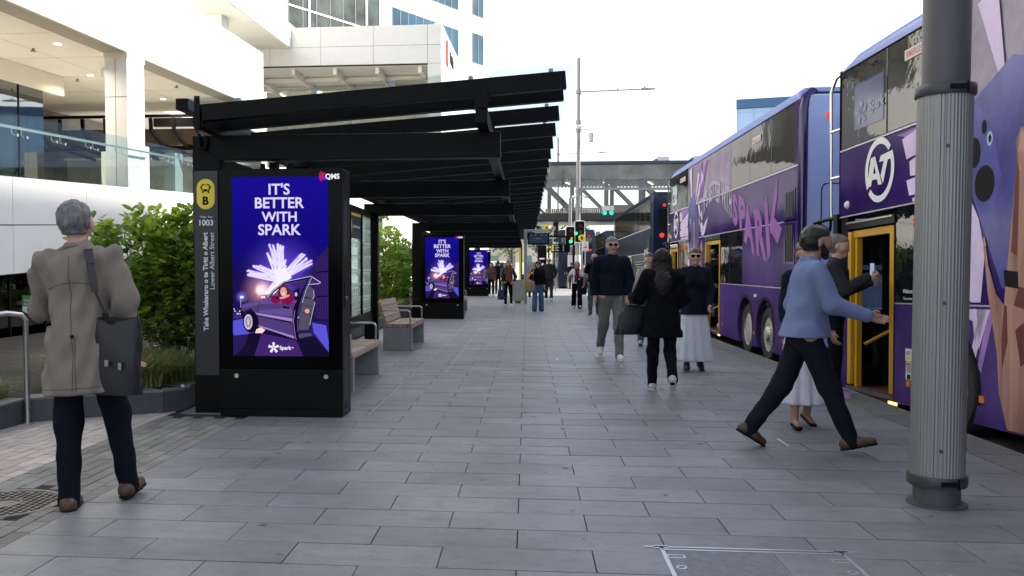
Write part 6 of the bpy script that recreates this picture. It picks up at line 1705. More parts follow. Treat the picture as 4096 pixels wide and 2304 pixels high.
def nets(D, lo, vox):
    S = D < 0
    n = D.shape
    c = np.zeros((n[0] - 1, n[1] - 1, n[2] - 1), np.uint8)
    for i in (0, 1):
        for j in (0, 1):
            for k in (0, 1): c += S[i:n[0] - 1 + i, j:n[1] - 1 + j, k:n[2] - 1 + k]
    act = (c > 0) & (c < 8)
    idx = np.full(act.shape, -1, np.int64); I = np.argwhere(act); idx[act] = np.arange(len(I))
    acc = np.zeros((len(I), 3)); cnt = np.zeros(len(I))
    cor = [(0, 0, 0), (1, 0, 0), (0, 1, 0), (1, 1, 0), (0, 0, 1), (1, 0, 1), (0, 1, 1), (1, 1, 1)]
    for a in range(8):
        for b in range(a + 1, 8):
            ca, cb = np.array(cor[a]), np.array(cor[b])
            if np.abs(ca - cb).sum() != 1: continue
            da = D[I[:, 0] + ca[0], I[:, 1] + ca[1], I[:, 2] + ca[2]]; db = D[I[:, 0] + cb[0], I[:, 1] + cb[1], I[:, 2] + cb[2]]
            m = (da < 0) != (db < 0)
            t = np.where(m, da / np.where(m, da - db, 1), 0)
            p = ca + (cb - ca) * t[:, None]
            acc += p * m[:, None]; cnt += m
    V = (I + acc / np.maximum(cnt, 1)[:, None]) * vox + lo
    F = []
    for axi in range(3):
        u, v = [(1, 2), (2, 0), (0, 1)][axi]
        sl0 = [slice(None)] * 3; sl1 = [slice(None)] * 3; sl0[axi] = slice(0, n[axi] - 1); sl1[axi] = slice(1, n[axi])
        a = S[tuple(sl0)]; b = S[tuple(sl1)]
        E = np.argwhere(a != b)
        E = E[(E[:, u] > 0) & (E[:, v] > 0) & (E[:, u] < n[u] - 1) & (E[:, v] < n[v] - 1)]
        if len(E) == 0: continue
        fl = a[E[:, 0], E[:, 1], E[:, 2]]
        q = []
        for du, dv in ((0, 0), (-1, 0), (-1, -1), (0, -1)):
            e = E.copy(); e[:, u] += du; e[:, v] += dv; q.append(idx[e[:, 0], e[:, 1], e[:, 2]])
        q = np.stack(q, 1); q[~fl] = q[~fl][:, ::-1]
        F.append(q)
    F = np.concatenate(F) if F else np.zeros((0, 4), int)
    F = F[(F >= 0).all(1)]
    return V, F
def mesh_obj(name, V, F, mats, parent, mi=None):
    me = bpy.data.meshes.new(name)
    me.vertices.add(len(V)); me.vertices.foreach_set('co', np.asarray(V, np.float32).ravel())
    me.loops.add(len(F) * 4); me.loops.foreach_set('vertex_index', F.ravel().astype(np.int32))
    me.polygons.add(len(F)); me.polygons.foreach_set('loop_start', (np.arange(len(F)) * 4).astype(np.int32)); me.polygons.foreach_set('loop_total', np.full(len(F), 4, np.int32))
    if not isinstance(mats, (list, tuple)): mats = [mats]
    for m in mats: me.materials.append(m)
    me.update(calc_edges=True); me.validate()
    me.polygons.foreach_set('use_smooth', np.ones(len(me.polygons), bool))
    if mi is not None and len(mi) == len(me.polygons): me.polygons.foreach_set('material_index', mi.astype(np.int32))
    o = bpy.data.objects.new(name, me); put(o, parent); return o
SKIN = [mat('skin_light', (.60, .36, .27), .5, var=.08, vscale=30), mat('skin_tan', (.40, .21, .14), .5, var=.08, vscale=30), mat('skin_brown', (.20, .095, .06), .5, var=.08, vscale=30)]
LIP = mat('lips', (.36, .13, .11), .45); EYE = mat('eye_dark', (.04, .03, .03), .2)
CL = {}
def cloth(name, col, rough=.85, var=.12, vs_=14): return mat('cloth_' + name, col, rough, var=var, vscale=vs_, spec=.12, bump=.25, bscale=190)
def rz(v, a): c, s = math.cos(a), math.sin(a); return np.array([v[0] * c - v[1] * s, v[0] * s + v[1] * c, v[2]])
def person(label, x, y, heading, h, pose, fit, vox=.014, z=0.0, group=None, roll=0.0):
    """local frame: faces +y; heading turns it about z (radians)"""
    t = thing('person', label, 'person', (x, y, z), heading, group, (0, roll, heading))
    k = h / 1.75
    female = fit.get('female', False); bulk = fit.get('bulk', 1.0)
    lean = pose.get('lean', 0); 
    def tor(p):                        # torso bend about the pelvis
        p = np.array(p, float); d = p - np.array([0, 0, .93]); c, s = math.cos(lean), math.sin(lean)
        return np.array([p[0], d[1] * c + d[2] * s, .93 - d[1] * s + d[2] * c])
    sw = (.165 if female else .185) * (.5 + .5 * bulk)
    J = dict(pel=np.array([0, 0, .95]), waist=tor((0, 0, 1.10)), chest=tor((0, .0, 1.30)), neck=tor((0, -.015, 1.46)), head=tor((0, .02, 1.63)))
    hy = pose.get('head_yaw', 0); hp = pose.get('head_pitch', 0)
    legs = {}
    for s, nm in ((1, 'R'), (-1, 'L')):
        th_, kn, ab = pose.get('leg' + nm, (0, 0, .03))
        hip = np.array([s * .088, 0, .91]); d1 = np.array([s * math.sin(ab), math.sin(th_) * math.cos(ab), -math.cos(th_) * math.cos(ab)])
        knee = hip + d1 * .43; d2 = np.array([s * math.sin(ab) * .5, math.sin(th_ - kn), -math.cos(th_ - kn)]); d2 /= np.linalg.norm(d2)
        ank = knee + d2 * .41; fp = pose.get('foot' + nm, 0.0)
        toe = np.array([s * .12, math.cos(fp), math.sin(fp)]); toe /= np.linalg.norm(toe)
        legs[nm] = (hip, knee, ank, toe, s)
    arms = {}
    for s, nm in ((1, 'R'), (-1, 'L')):
        a, ab, el, inn = pose.get('arm' + nm, (0, .12, .15, 0))
        sh_ = tor((s * sw, -.01, 1.415)); d1 = np.array([s * math.sin(ab), math.sin(a) * math.cos(ab), -math.cos(a) * math.cos(ab)])
        elb = sh_ + d1 * .285; d2 = np.array([s * math.sin(ab) * .4 - s * math.sin(inn), math.sin(a + el) * math.cos(inn), -math.cos(a + el) * math.cos(inn)]); d2 /= np.linalg.norm(d2)
        wr = elb + d2 * .25; arms[nm] = (sh_, elb, wr, d2, s)
    # ---- body
    B = Field(); bk = bulk
    B.cap(J['pel'] + [-.06, 0, .0], J['pel'] + [.06, 0, 0], .115 * bk, sq=.85, k=.05); B.cap(J['pel'], J['waist'], .135 * bk, .125 * bk, .78, .05)
    B.cap(J['waist'], J['chest'] + [0, 0, .02], .128 * bk, .155 * bk, .70, .05); B.cap(tor((-sw * .72, -.01, 1.40)), tor((sw * .72, -.01, 1.40)), .068, .068, .9, .05)
    B.cap(J['neck'] - [0, 0, .05], tor((0, .005, 1.55)), .056, .052, 1, .03)
    if female: 
        for s in (-1, 1): B.cap(tor((s * .075, .085, 1.27)), tor((s * .075, .09, 1.275)), .06, .055, 1, .04)
    # head parts in head space
    HC = J['head']
    def hs(p):
        p = np.array(p, float); c, s = math.cos(hp), math.sin(hp); p = np.array([p[0], p[1] * c + p[2] * s, -p[1] * s + p[2] * c]); return HC + rz(p, hy)
    B.cap(hs((0, -.022, .035)), hs((0, .018, .025)), .092, .085, 1, .03); B.cap(hs((0, .02, -.03)), hs((0, .055, -.075)), .062, .036, 1, .035)
    B.cap(hs((0, .088, .012)), hs((0, .108, -.022)), .011, .016, 1, .018); B.cap(hs((-.03, .078, .040)), hs((.03, .078, .040)), .018, .018, 1, .02)
    B.cap(hs((-.018, .083, -.052)), hs((.018, .083, -.052)), .011, .011, 1, .012); B.cap(hs((0, .078, -.088)), hs((0, .08, -.088)), .018, .018, 1, .02)
    for s in (-1, 1):
        B.cap(hs((s * .084, -.005, .015)), hs((s * .090, -.012, -.02)), .018, .013, 1, .008); B.cap(hs((s * .045, .06, -.015)), hs((s * .05, .045, -.02)), .028, .03, 1, .03)
    fr = max(.0088, vox * .72)
    for nm, (sh_, elb, wr, d2, s) in arms.items():
        B.cap(sh_, elb, .050 * bk, .040 * bk, 1, .03); B.cap(elb, wr, .041 * bk, .028, 1, .02)
        if fit.get('no_hand' + nm): continue
        d = d2; side = np.array([s * 0.0, 1.0, 0]) - d * d[1]; side /= max(1e-6, np.linalg.norm(side)); nrm_ = np.cross(d, side) * s      # palm faces the thigh
        if pose.get('palm' + nm): nrm_, side = side * -1, np.cross(d, side)
        pal = wr + d * .045
        B.cap(wr + d * .01 - side * .012, pal + d * .035 - side * .022, .021, .017, 1, .02); B.cap(wr + d * .01 + side * .012, pal + d * .035 + side * .022, .021, .017, 1, .02)
        curl = pose.get('curl', .5)
        for q, (o_, ln) in enumerate(((.030, .072), (.010, .080), (-.010, .075), (-.029, .058))):
            p0 = pal + d * .038 + side * o_; c1 = d * math.cos(curl) + nrm_ * math.sin(curl); p1 = p0 + c1 * ln * .5; c2 = d * math.cos(curl * 2.2) + nrm_ * math.sin(curl * 2.2); p2 = p1 + c2 * ln * .5
            B.cap(p0, p1, fr, fr, 1, .006); B.cap(p1, p2, fr, fr * .85, 1, .006)
        tb_ = wr + d * .025 + side * .026; t1 = tb_ + (side * .7 + d * .7 + nrm_ * .35) * .034; t2 = t1 + (d * .95 + nrm_ * .4) * .030
        B.cap(tb_, t1, fr * 1.15, fr * 1.1, 1, .008); B.cap(t1, t2, fr * 1.1, fr * .9, 1, .006)
    for nm, (hip, knee, ank, toe, s) in legs.items():
        B.cap(hip, knee, .082 * bk, .054 * bk, 1, .04); B.cap(knee, knee + (ank - knee) * .35, .052 * bk, .054 * bk, 1, .03); B.cap(knee + (ank - knee) * .35, ank, .054 * bk, .036, 1, .03)
        uq = np.cross(np.cross(toe, [0, 0, 1]), toe); uq /= np.linalg.norm(uq)
        B.cap(ank - uq * .030 - toe * .03, ank + toe * .13 - uq * .056, .032, .021, 1, .03)
    out = {'body': None}
    zmin = 9
    for nm, (hip, knee, ank, toe, s) in legs.items():
        zmin = min(zmin, (ank - toe * .055)[2] - .082, (ank + toe * .15)[2] - .082)
    zoff = -zmin
    V, F = B.mesh(vox if vox < .02 else .016)
    fc = V[F].mean(1); mi = np.zeros(len(F), int)
    rel = fc - HC; c_, s_ = math.cos(-hy), math.sin(-hy); rl = np.stack([rel[:, 0] * c_ - rel[:, 1] * s_, rel[:, 0] * s_ + rel[:, 1] * c_, rel[:, 2]], 1)
    mi[(np.abs(rl[:, 0]) < .026) & (np.abs(rl[:, 2] + .052) < .010) & (rl[:, 1] > .07)] = 1
    mi[(np.abs(np.abs(rl[:, 0]) - .033) < .012) & (np.abs(rl[:, 2] - .018) < .007) & (rl[:, 1] > .05)] = 2
    bo = mesh_obj('body', (V + [0, 0, zoff]) * k, F, [SKIN[fit.get('skin', 0)], LIP, EYE], t, mi)
    def layer(name, fld, m, cuts=(), fold=None, v=None):
        V, F = fld.mesh(v or vox, cuts, fold)
        return mesh_obj(name, (V + [0, 0, zoff]) * k, F, m, t)
    ph = random.random() * 6
    def foldf(A, f=1.0):
        return lambda X, Y, Z: A * (np.sin(Z * 31 * f + 9 * np.sin(X * 9 + ph) + 5 * Y + ph) * .55 + np.sin(Z * 57 * f - X * 33 + 14 * Y + 2 * ph) * .3 + np.sin(X * 41 + Z * 13 + Y * 17) * .35)
    # ---- trousers, shorts or skirt
    lo_ = fit.get('bottom')
    if lo_:
        kind, bm_ = lo_; P = Field()
        if kind == 'skirt':
            hem = fit.get('hem', .16); wd = fit.get('flare', .24)
            mid = (legs['R'][2] + legs['L'][2]) / 2
            P.cap((0, 0, 1.06), (0, 0, .93), .14, .165, .85, .04); P.cap((0, 0, .93), (mid[0], mid[1] * .8, hem), .165, wd, .8, .03)
            A = .016
            layer('skirt', P, bm_, [lambda X, Y, Z: hem + .04 * np.sin(X * 12 + 1) * 0 - Z, lambda X, Y, Z: Z - 1.10], lambda X, Y, Z: .020 * np.clip(1.05 - Z, 0, 1) * np.sin(np.arctan2(Y, X) * 9 + 3 * Z + ph) + .008 * np.clip(1.0 - Z, 0, 1) * np.sin(np.arctan2(Y, X) * 17 + ph))
        else:
            g = {'slim': .008, 'straight': .016, 'wide': .034, 'shorts': .022}[kind]
            P.cap((-.035, 0, .94), (.035, 0, .94), .122 * bk + .004, sq=.85, k=.04); P.cap((0, 0, .95), (0, 0, 1.05), .135 * bk, .130 * bk, .80, .04)
            cuts = [lambda X, Y, Z: Z - 1.08]
            for nm, (hip, knee, ank, toe, s) in legs.items():
                kk = knee if kind != 'shorts' else hip + (knee - hip) * .86
                P.cap(hip, kk, .080 * bk + g * .5, .056 * bk + g, 1, .035)
                if kind != 'shorts':
                    end = ank + (ank - knee) * .085; P.cap(knee, end, .056 * bk + g, .042 + g * (1.0 if kind != 'wide' else 1.5), 1, .03)
            layer('shorts' if kind == 'shorts' else 'trousers', P, bm_, cuts, foldf(.0055 if kind != 'slim' else .003, .8))
    # ---- top
    tp = fit.get('top')
    if tp:
        kind, tm = tp[0], tp[1]; P = Field(); g = {'tee': .012, 'shirt': .016, 'jacket': .021, 'coat': .022, 'cape': .040}[kind]
        hem = fit.get('top_hem', {'tee': .93, 'shirt': .90, 'jacket': .88, 'coat': .52, 'cape': .80}[kind])
        P.cap(J['waist'], J['chest'] + [0, 0, .02], .132 * bk + g, .158 * bk + g * .8, .74, .05); P.cap(tor((-sw * .78, -.01, 1.405)), tor((sw * .78, -.01, 1.405)), .070 + g * .6, .070 + g * .6, .92, .05)
        P.cap(J['neck'] - [0, 0, .06], J['neck'] + [0, 0, .015], .085, .062 + g * .3, .95, .04)
        P.cap(J['waist'], (0, 0, max(hem, .82) - .03), .136 * bk + g, (.192 if tp[0] == 'shirt' else .168) * bk + g + (.016 if lo_ and lo_[0] == 'skirt' else 0), .84, .05)
        if hem < .8:
            P.cap((0, 0, .90), (0, -.01, hem), .178 * bk + g, .208 * bk + g, .84, .04)
        if female and kind != 'coat':
            for s in (-1, 1): P.cap(tor((s * .075, .085, 1.27)), tor((s * .075, .088, 1.275)), .062 + g * .6, .06 + g * .5, 1, .05)
        cuts = [lambda X, Y, Z: hem - Z]
        for nm, (sh_, elb, wr, d2, s) in arms.items():
            if kind == 'tee':
                P.cap(sh_, sh_ + (elb - sh_) * .62, .060 * bk, .058 * bk + .006, 1, .03)
            else:
                w_ = fit.get('sleeve', 1.0)
                P.cap(sh_, elb, .050 * bk + g * w_, .047 * bk + g * w_, 1, .028)
                if not fit.get('rolled'): P.cap(elb, wr - d2 * .0, .047 * bk + g * w_, .034 + g * w_ * .8, 1, .03)
                else: P.cap(elb, elb + (wr - elb) * .3, .047 * bk + g * w_, .042 + g * w_, 1, .03)
        fA = {'tee': .005, 'shirt': .007, 'jacket': .007, 'coat': .015, 'cape': .012}[kind]
        ff = foldf(fA, .62)
        if fit.get('quilt'): ff = lambda X, Y, Z: .009 * np.abs(np.sin(Z * 52)) - .004
        layer({'tee': 'tee_shirt', 'shirt': 'shirt', 'jacket': 'jacket', 'coat': 'coat', 'cape': 'coat'}[kind], P, tm, cuts, ff)
        if fit.get('collar'):
            Q = Field()
            for s in (-1, 1): Q.cap(tor((s * .02, -.075, 1.50)), tor((s * .085, -.02, 1.475)), .022, .02, 1, .02); Q.cap(tor((s * .085, -.02, 1.475)), tor((s * .05, .07, 1.42)), .02, .018, 1, .02)
            layer('collar', Q, tm, v=min(vox, .012))
    # ---- shoes
    sm = fit.get('shoes')
    if sm:
        for nm, (hip, knee, ank, toe, s) in legs.items():
            up_ = np.cross(np.cross(toe, [0, 0, 1]), toe); up_ /= np.linalg.norm(up_)
            base = ank - up_ * .045
            if fit.get('sandal'):
                Q = Field(); Q.cap(base - toe * .05 - up_ * .02, base + toe * .15 - up_ * .022, .030, .036, 1, .01)
                V, F = Q.mesh(.010, [lambda X, Y, Z, b_=base, u_=up_: (X - b_[0]) * u_[0] + (Y - b_[1]) * u_[1] + (Z - b_[2]) * u_[2] + .018]); mesh_obj('sandal', (V + [0, 0, zoff]) * k, F, sm, t); continue
            Q = Field(); Q.cap(base - toe * .045, base + toe * .06 - up_ * .004, .043, .042, 1, .03); Q.cap(base + toe * .06 - up_ * .006, base + toe * .145 - up_ * .012, .040, .034, 1, .03); Q.cap(base - toe * .03, ank + up_ * .01, .042, .044, 1, .03)
            V, F = Q.mesh(min(vox, .012), [lambda X, Y, Z, b_=base, u_=up_: -((X - b_[0]) * u_[0] + (Y - b_[1]) * u_[1] + (Z - b_[2]) * u_[2]) - .030, lambda X, Y, Z, a_=ank, u_=up_: ((X - a_[0]) * u_[0] + (Y - a_[1]) * u_[1] + (Z - a_[2]) * u_[2]) - .045])
            so = mesh_obj('shoe', (V + [0, 0, zoff]) * k, F, sm, t)
            Q = Field(); Q.cap(base - toe * .045 - up_ * .033, base + toe * .145 - up_ * .033, .045, .040, 1, .01)
            V, F = Q.mesh(.010, [lambda X, Y, Z, b_=base, u_=up_: ((X - b_[0]) * u_[0] + (Y - b_[1]) * u_[1] + (Z - b_[2]) * u_[2]) + .026, lambda X, Y, Z, b_=base, u_=up_: -((X - b_[0]) * u_[0] + (Y - b_[1]) * u_[1] + (Z - b_[2]) * u_[2]) - .042])
            if len(F): mesh_obj('sole', (V + [0, 0, zoff]) * k, F, fit.get('sole', sm), so)
    # ---- hair, headgear
    hr = fit.get('hair')
    if hr:
        kind, hm = hr; Q = Field()
        strand = lambda X, Y, Z: .0018 * np.sin(X * 210 + Z * 30 + 2 * np.sin(Z * 40)) + .0016 * np.sin(Y * 190 + Z * 40 + 2 * np.sin(X * 50)) + .002 * np.sin(X * 60 - Z * 90)
        if kind in ('short', 'long', 'bob', 'bun'):
            Q.cap(hs((0, -.030, .050)), hs((0, .012, .052)), .094, .084, 1, .03); Q.cap(hs((0, -.045, .0)), hs((0, -.04, -.035)), .085, .070, 1, .03)
        if kind == 'long':
            Q.cap(hs((0, -.05, 0)), tor((0, -.115, 1.30)), .085, .105, .62, .04)
            for s in (-1, 1): Q.cap(hs((s * .075, -.02, .03)), tor((s * .115, -.02, 1.36)), .038, .045, .9, .04)
            Q.cap(tor((0, -.115, 1.35)), tor((0, -.13, 1.22)), .11, .06, .6, .04)
        if kind == 'longfront':
            Q.cap(hs((0, -.030, .050)), hs((0, .012, .052)), .096, .086, 1, .03); Q.cap(hs((0, -.05, 0)), tor((0, -.10, 1.34)), .085, .10, .6, .04)
            for s in (-1, 1): Q.cap(hs((s * .078, .005, .04)), hs((s * .085, .03, -.08)), .030, .034, 1, .03); Q.cap(hs((s * .085, .03, -.08)), tor((s * .12, .10, 1.28)), .036, .040, 1, .03)
        if kind == 'bob':
            for s in (-1, 1): Q.cap(hs((s * .075, -.01, .05)), hs((s * .082, -.005, -.07)), .040, .042, 1, .03)
            Q.cap(hs((0, -.05, 0)), hs((0, -.06, -.09)), .085, .08, 1, .03); Q.cap(hs((-.06, .070, .068)), hs((.06, .070, .068)), .030, .030, 1, .02)
        if kind == 'bun': Q.cap(hs((0, -.12, .05)), hs((0, -.13, .06)), .04, .04, 1, .02)
        if kind == 'cap':
            Q.cap(hs((0, -.025, .055)), hs((0, .015, .055)), .098, .090, 1, .03); Q.cap(hs((-.04, .10, .055)), hs((.04, .10, .055)), .018, .018, 1, .03); Q.cap(hs((-.03, .15, .045)), hs((.03, .15, .045)), .014, .014, 1, .03)
        cuts = []
        if kind in ('short', 'bun'):
            def cut(X, Y, Z):
                rx, ry, rz_ = X - HC[0], Y - HC[1], Z - HC[2]
                c2, s2 = math.cos(-hy), math.sin(-hy); yy = rx * s2 + ry * c2
                return np.minimum(.030 - rz_ + .0 * rx, (yy + .005) * 1.0) if False else np.maximum(np.minimum(.045 - rz_, yy - .0), -.06 - rz_ if True else 0)
            cuts = [cut]
        if fit.get('thin_hair'):
            cuts.append(lambda X, Y, Z: (Z - HC[2]) - .06)
        if kind != 'bald': layer('cap' if kind == 'cap' else 'hair', Q, hm, cuts, strand if kind != 'cap' else None, v=.0085 if vox < .0135 else min(vox, .012))
    if fit.get('beard'):
        Q = Field(); Q.cap(hs((0, .048, -.075)), hs((0, .066, -.10)), .045, .03, 1, .03)
        for s in (-1, 1): Q.cap(hs((s * .072, .0, .0)), hs((s * .05, .045, -.075)), .022, .028, 1, .03)
        Q.cap(hs((-.025, .094, -.040)), hs((.025, .094, -.040)), .010, .010, 1, .01)
        layer('beard', Q, fit['beard'], v=min(vox, .012))
    if fit.get('glasses'):
        b = MB()
        for s in (-1, 1):
            pts = [hs((s * .036 + .027 * math.cos(a), .117 - .012 * abs(math.cos(a)), .020 + .022 * math.sin(a))) for a in np.linspace(0, 6.283, 13)[:-1]]
            pts2 = [hs((s * .036 + .027 * math.cos(a), .106 - .012 * abs(math.cos(a)), .020 + .022 * math.sin(a))) for a in np.linspace(0, 6.283, 13)[:-1]]
            b.add([tuple((p + [0, 0, zoff]) * k) for p in pts + pts2], [tuple(range(12)), tuple(range(23, 11, -1))] + [(i, (i + 1) % 12, 12 + (i + 1) % 12, 12 + i) for i in range(12)])
            b.tube([tuple((hs(q) + [0, 0, zoff]) * k) for q in ((s * .062, .104, .026), (s * .092, .0, .026))], .0035, 5)
        b.tube([tuple((hs(q) + [0, 0, zoff]) * k) for q in ((-.012, .116, .024), (.012, .116, .024))], .003, 5)
        b.build('sunglasses', BLACKG, t, smooth=True)
    if fit.get('scarf'):
        Q = Field()
        Q.cap(tor((-.06, .04, 1.46)), tor((.06, .04, 1.46)), .052, .052, 1, .03); Q.cap(tor((0, -.06, 1.47)), tor((0, -.07, 1.47)), .07, .07, .8, .03)
        for s, l in ((-1, .92), (1, 1.0)): Q.cap(tor((s * .03, .12, 1.42)), tor((s * .05, .165, l + .05)), .045, .062, .55, .03)
        layer('scarf', Q, fit['scarf'], None or (), foldf(.008, 1.2))
    if fit.get('headphones'):
        b = MB(); b.tube([tuple((hs((.098 * math.sin(a), -.01, .02 + .118 * math.cos(a))) + [0, 0, zoff]) * k) for a in np.linspace(-1.5, 1.5, 9)], .010, 6)
        for s in (-1, 1): b.tube([tuple((hs((s * .085, -.01, .015)) + [0, 0, zoff]) * k), tuple((hs((s * .118, -.01, .015)) + [0, 0, zoff]) * k)], .034, 10)
        b.build('headphones', DARK, t, smooth=True)
    def world(p):
        p = (np.array(p) + [0, 0, zoff]) * k; p = np.array([p[0] * math.cos(roll) + p[2] * math.sin(roll), p[1], p[2] * math.cos(roll) - p[0] * math.sin(roll)]); q = rz(p, heading); return Vector((x + q[0], y + q[1], z + q[2]))
    t_info = dict(root=t, arms={n: [world(p) for p in (a[0], a[1], a[2], a[2] + a[3] * .09)] for n, a in arms.items()}, tor=lambda p: world(tor(p)), zoff=zoff, k=k)
    return t_info
def soft_bag(name, label, cat, c, w_, h_, d_, heading, m, tilt=0.0, bulge=.3, group=None):
    """slumped fabric bag: a squashed, folded cushion shape with a flat mouth"""
    t = thing(name, label, cat, tuple(c), heading, group)
    b = MB(); n1, n2 = 14, 22; vs = []
    for i in range(n1 + 1):
        v = i / n1; z_ = -h_ + h_ * v
        prof = (math.sin(math.pi * min(1, .12 + v * .80)) ** .35) if i else .72
        for j in range(n2):
            a = 2 * math.pi * j / n2; cx, cy = math.cos(a), math.sin(a)
            sx = math.copysign(abs(cx) ** .6, cx) * w_ / 2 * (.82 + .18 * prof); sy = math.copysign(abs(cy) ** .8, cy) * d_ / 2 * (prof * (1 - .55 * v))
            f = 1 + .05 * math.sin(3 * a + 9 * v) + .03 * math.sin(7 * a - 14 * v)
            vs.append((sx * f + tilt * z_, sy * f, z_ + .02 * math.cos(2 * a) * v))
    b.add(vs, [(i * n2 + j, i * n2 + (j + 1) % n2, (i + 1) * n2 + (j + 1) % n2, (i + 1) * n2 + j) for i in range(n1) for j in range(n2)] + [tuple(range(n2 - 1, -1, -1)), tuple(n1 * n2 + j for j in range(n2))])
    b.build('bag_body', m, t, smooth=True, auto=60)
    return t
# ------------------------------------------------------------------ clothes
NAVYC = cloth('navy', (.007, .010, .020)); BLKC = cloth('black', (.0045, .0045, .0055)); TAUPE = cloth('taupe', (.235, .200, .165), var=.10, vs_=3); GREYT = cloth('grey_trouser', (.20, .195, .17)); DNAVY = cloth('dark_navy_trouser', (.006, .008, .013))
BLUES = cloth('blue_shirt', (.19, .235, .40), var=.14, vs_=4); DENIM = cloth('denim', (.065, .13, .23), var=.25); DENIMD = cloth('dark_denim', (.05, .075, .09), var=.2); WHC = cloth('white', (.72, .71, .78), var=.05); CHARC = cloth('charcoal', (.030, .032, .036)); OLIVE = cloth('olive_dark', (.030, .034, .034))
BEIGE = cloth('beige', (.38, .33, .28)); GREYH = cloth('grey_hoodie', (.16, .155, .14)); PINKSH = cloth('dusty_short', (.25, .19, .17)); RUST = cloth('rust_scarf', (.22, .065, .025), var=.45, vs_=30); WOOL = cloth('blue_grey', (.10, .12, .15)); BROWNT = cloth('brown_top', (.09, .06, .055))
LEATH = mat('brown_leather', (.075, .038, .022), .45, var=.2); BLKL = mat('black_leather', (.012, .012, .013), .5); WHS = mat('white_trainer', (.72, .71, .68), .6, var=.06); GRS = mat('grey_trainer', (.50, .49, .45), .65, var=.2, vscale=40); PNKS = mat('pink_trainer', (.36, .20, .36), .6, var=.4, vscale=26)
HB = mat('hair_black', (.010, .008, .007), .4, bump=.5, bscale=150, stretch=(1, 1, .15)); HBR = mat('hair_brown', (.075, .035, .018), .45, var=.3, vscale=30); HGR = mat('hair_grey', (.16, .155, .155), .55, var=.5, vscale=70, bump=.6, bscale=150, stretch=(1, 1, .15)); HBL = mat('hair_blond', (.36, .24, .11), .5, var=.25); HDR = mat('hair_dark_auburn', (.012, .006, .005), .5, var=.3, vscale=20, bump=.5, bscale=120, stretch=(1, 1, .12), spec=.3)
WK = dict(legR=(.36, .12, .02), legL=(-.24, .30, .02), footR=.22, footL=-.45, armR=(-.28, .10, .25, .05), armL=(.28, .10, .30, .05))
WK2 = dict(legL=(.36, .12, .02), legR=(-.24, .30, .02), footL=.22, footR=-.45, armL=(-.28, .10, .25, .05), armR=(.28, .10, .30, .05))
FACE = math.pi          # towards the camera
AWAY = 0.0
def upd(a, **k): d = dict(a); d.update(k); return d
# 1 man in the beige coat, walking away on the left
p1 = person('man in a beige raincoat and dark trousers walking away, black shoulder bag at his hip', -2.52, 5.06, AWAY + .10, 1.78, dict(legL=(-.06, .06, .07), legR=(.26, .14, .06), footL=.0, footR=.1, armL=(.35, .25, 1.5, .5), armR=(-.05, .24, .35, .12), lean=.05, head_yaw=.0), dict(top=('coat', TAUPE), top_hem=.66, bottom=('straight', DNAVY), shoes=LEATH, sole=DARK, hair=('short', HGR), collar=True, bulk=1.08), .0125, roll=-.075)
# 2 woman with the rust scarf
p2 = person('woman with long brown hair and a rust patterned scarf walking forward with a blue bag', -.66, 32.4, FACE, 1.66, upd(WK, armR=(.05, .22, .2, 0), armL=(-.15, .40, .75, .35)), dict(top=('jacket', OLIVE), top_hem=.97, bottom=('slim', BLKC), shoes=WHS, hair=('longfront', HBR), scarf=RUST, female=True, bulk=.86), .016)
# 3 woman in black jacket and blue jeans
p3 = person('black-haired woman in black jacket, wide blue jeans and sunglasses carrying a tan tote', .36, 29.4, FACE, 1.62, dict(legR=(.10, .05, .05), legL=(-.06, .10, .05), footR=.05, armR=(.35, .30, 1.75, .15), armL=(.02, .14, .1, 0)), dict(top=('jacket', BLKC), top_hem=.93, bottom=('wide', DENIM), shoes=BLKL, hair=('bob', HB), glasses=True, female=True), .016)
# 4 man in the quilted jacket
p4 = person('bald man in a grey quilted jacket with hands in his pockets and white shoes', .93, 38.6, FACE, 1.84, upd(WK2, armR=(-.05, .30, .55, .35), armL=(-.05, .30, .55, .35)), dict(top=('jacket', CHARC), bottom=('straight', CHARC), shoes=WHS, hair=('bald', HGR), glasses=True, quilt=True, bulk=1.05), .018)
# 5 man with cap and shorts
p5 = person('man in a cap, grey hoodie and shorts walking by the white pole sleeves', 2.32, 66, FACE, 1.80, upd(WK2, armR=(-.02, .25, .5, .3), armL=(-.02, .25, .5, .3)), dict(top=('jacket', GREYH), bottom=('shorts', PINKSH), shoes=WHS, hair=('cap', OLIVE), skin=2), .024)
# 6 woman with headphones
p6 = person('blond woman in headphones, white tee and black overalls, one arm held out', 1.74, 31.8, FACE, 1.62, upd(WK2, armR=(.05, .55, .15, 0), armL=(.30, .15, 1.2, .5)), dict(top=('tee', WHC), bottom=('wide', BLKC), shoes=WHS, hair=('bob', HBL), headphones=True, scarf=cloth('red_floral_scarf', (.16, .02, .03), var=.9, vs_=40), female=True), .016)
# 7 man in black tee from behind
p7 = person('bald man in a black tee and jeans walking away, beside the blond woman', 2.00, 27.2, AWAY, 1.80, dict(legR=(.10, .05, .05), legL=(-.14, .22, .05), footL=-.3, armR=(.0, .16, .15, 0), armL=(.05, .22, .25, 0)), dict(top=('tee', BLKC), bottom=('straight', DENIMD), shoes=LEATH, hair=('bald', HGR), bulk=1.1, skin=1), .017)
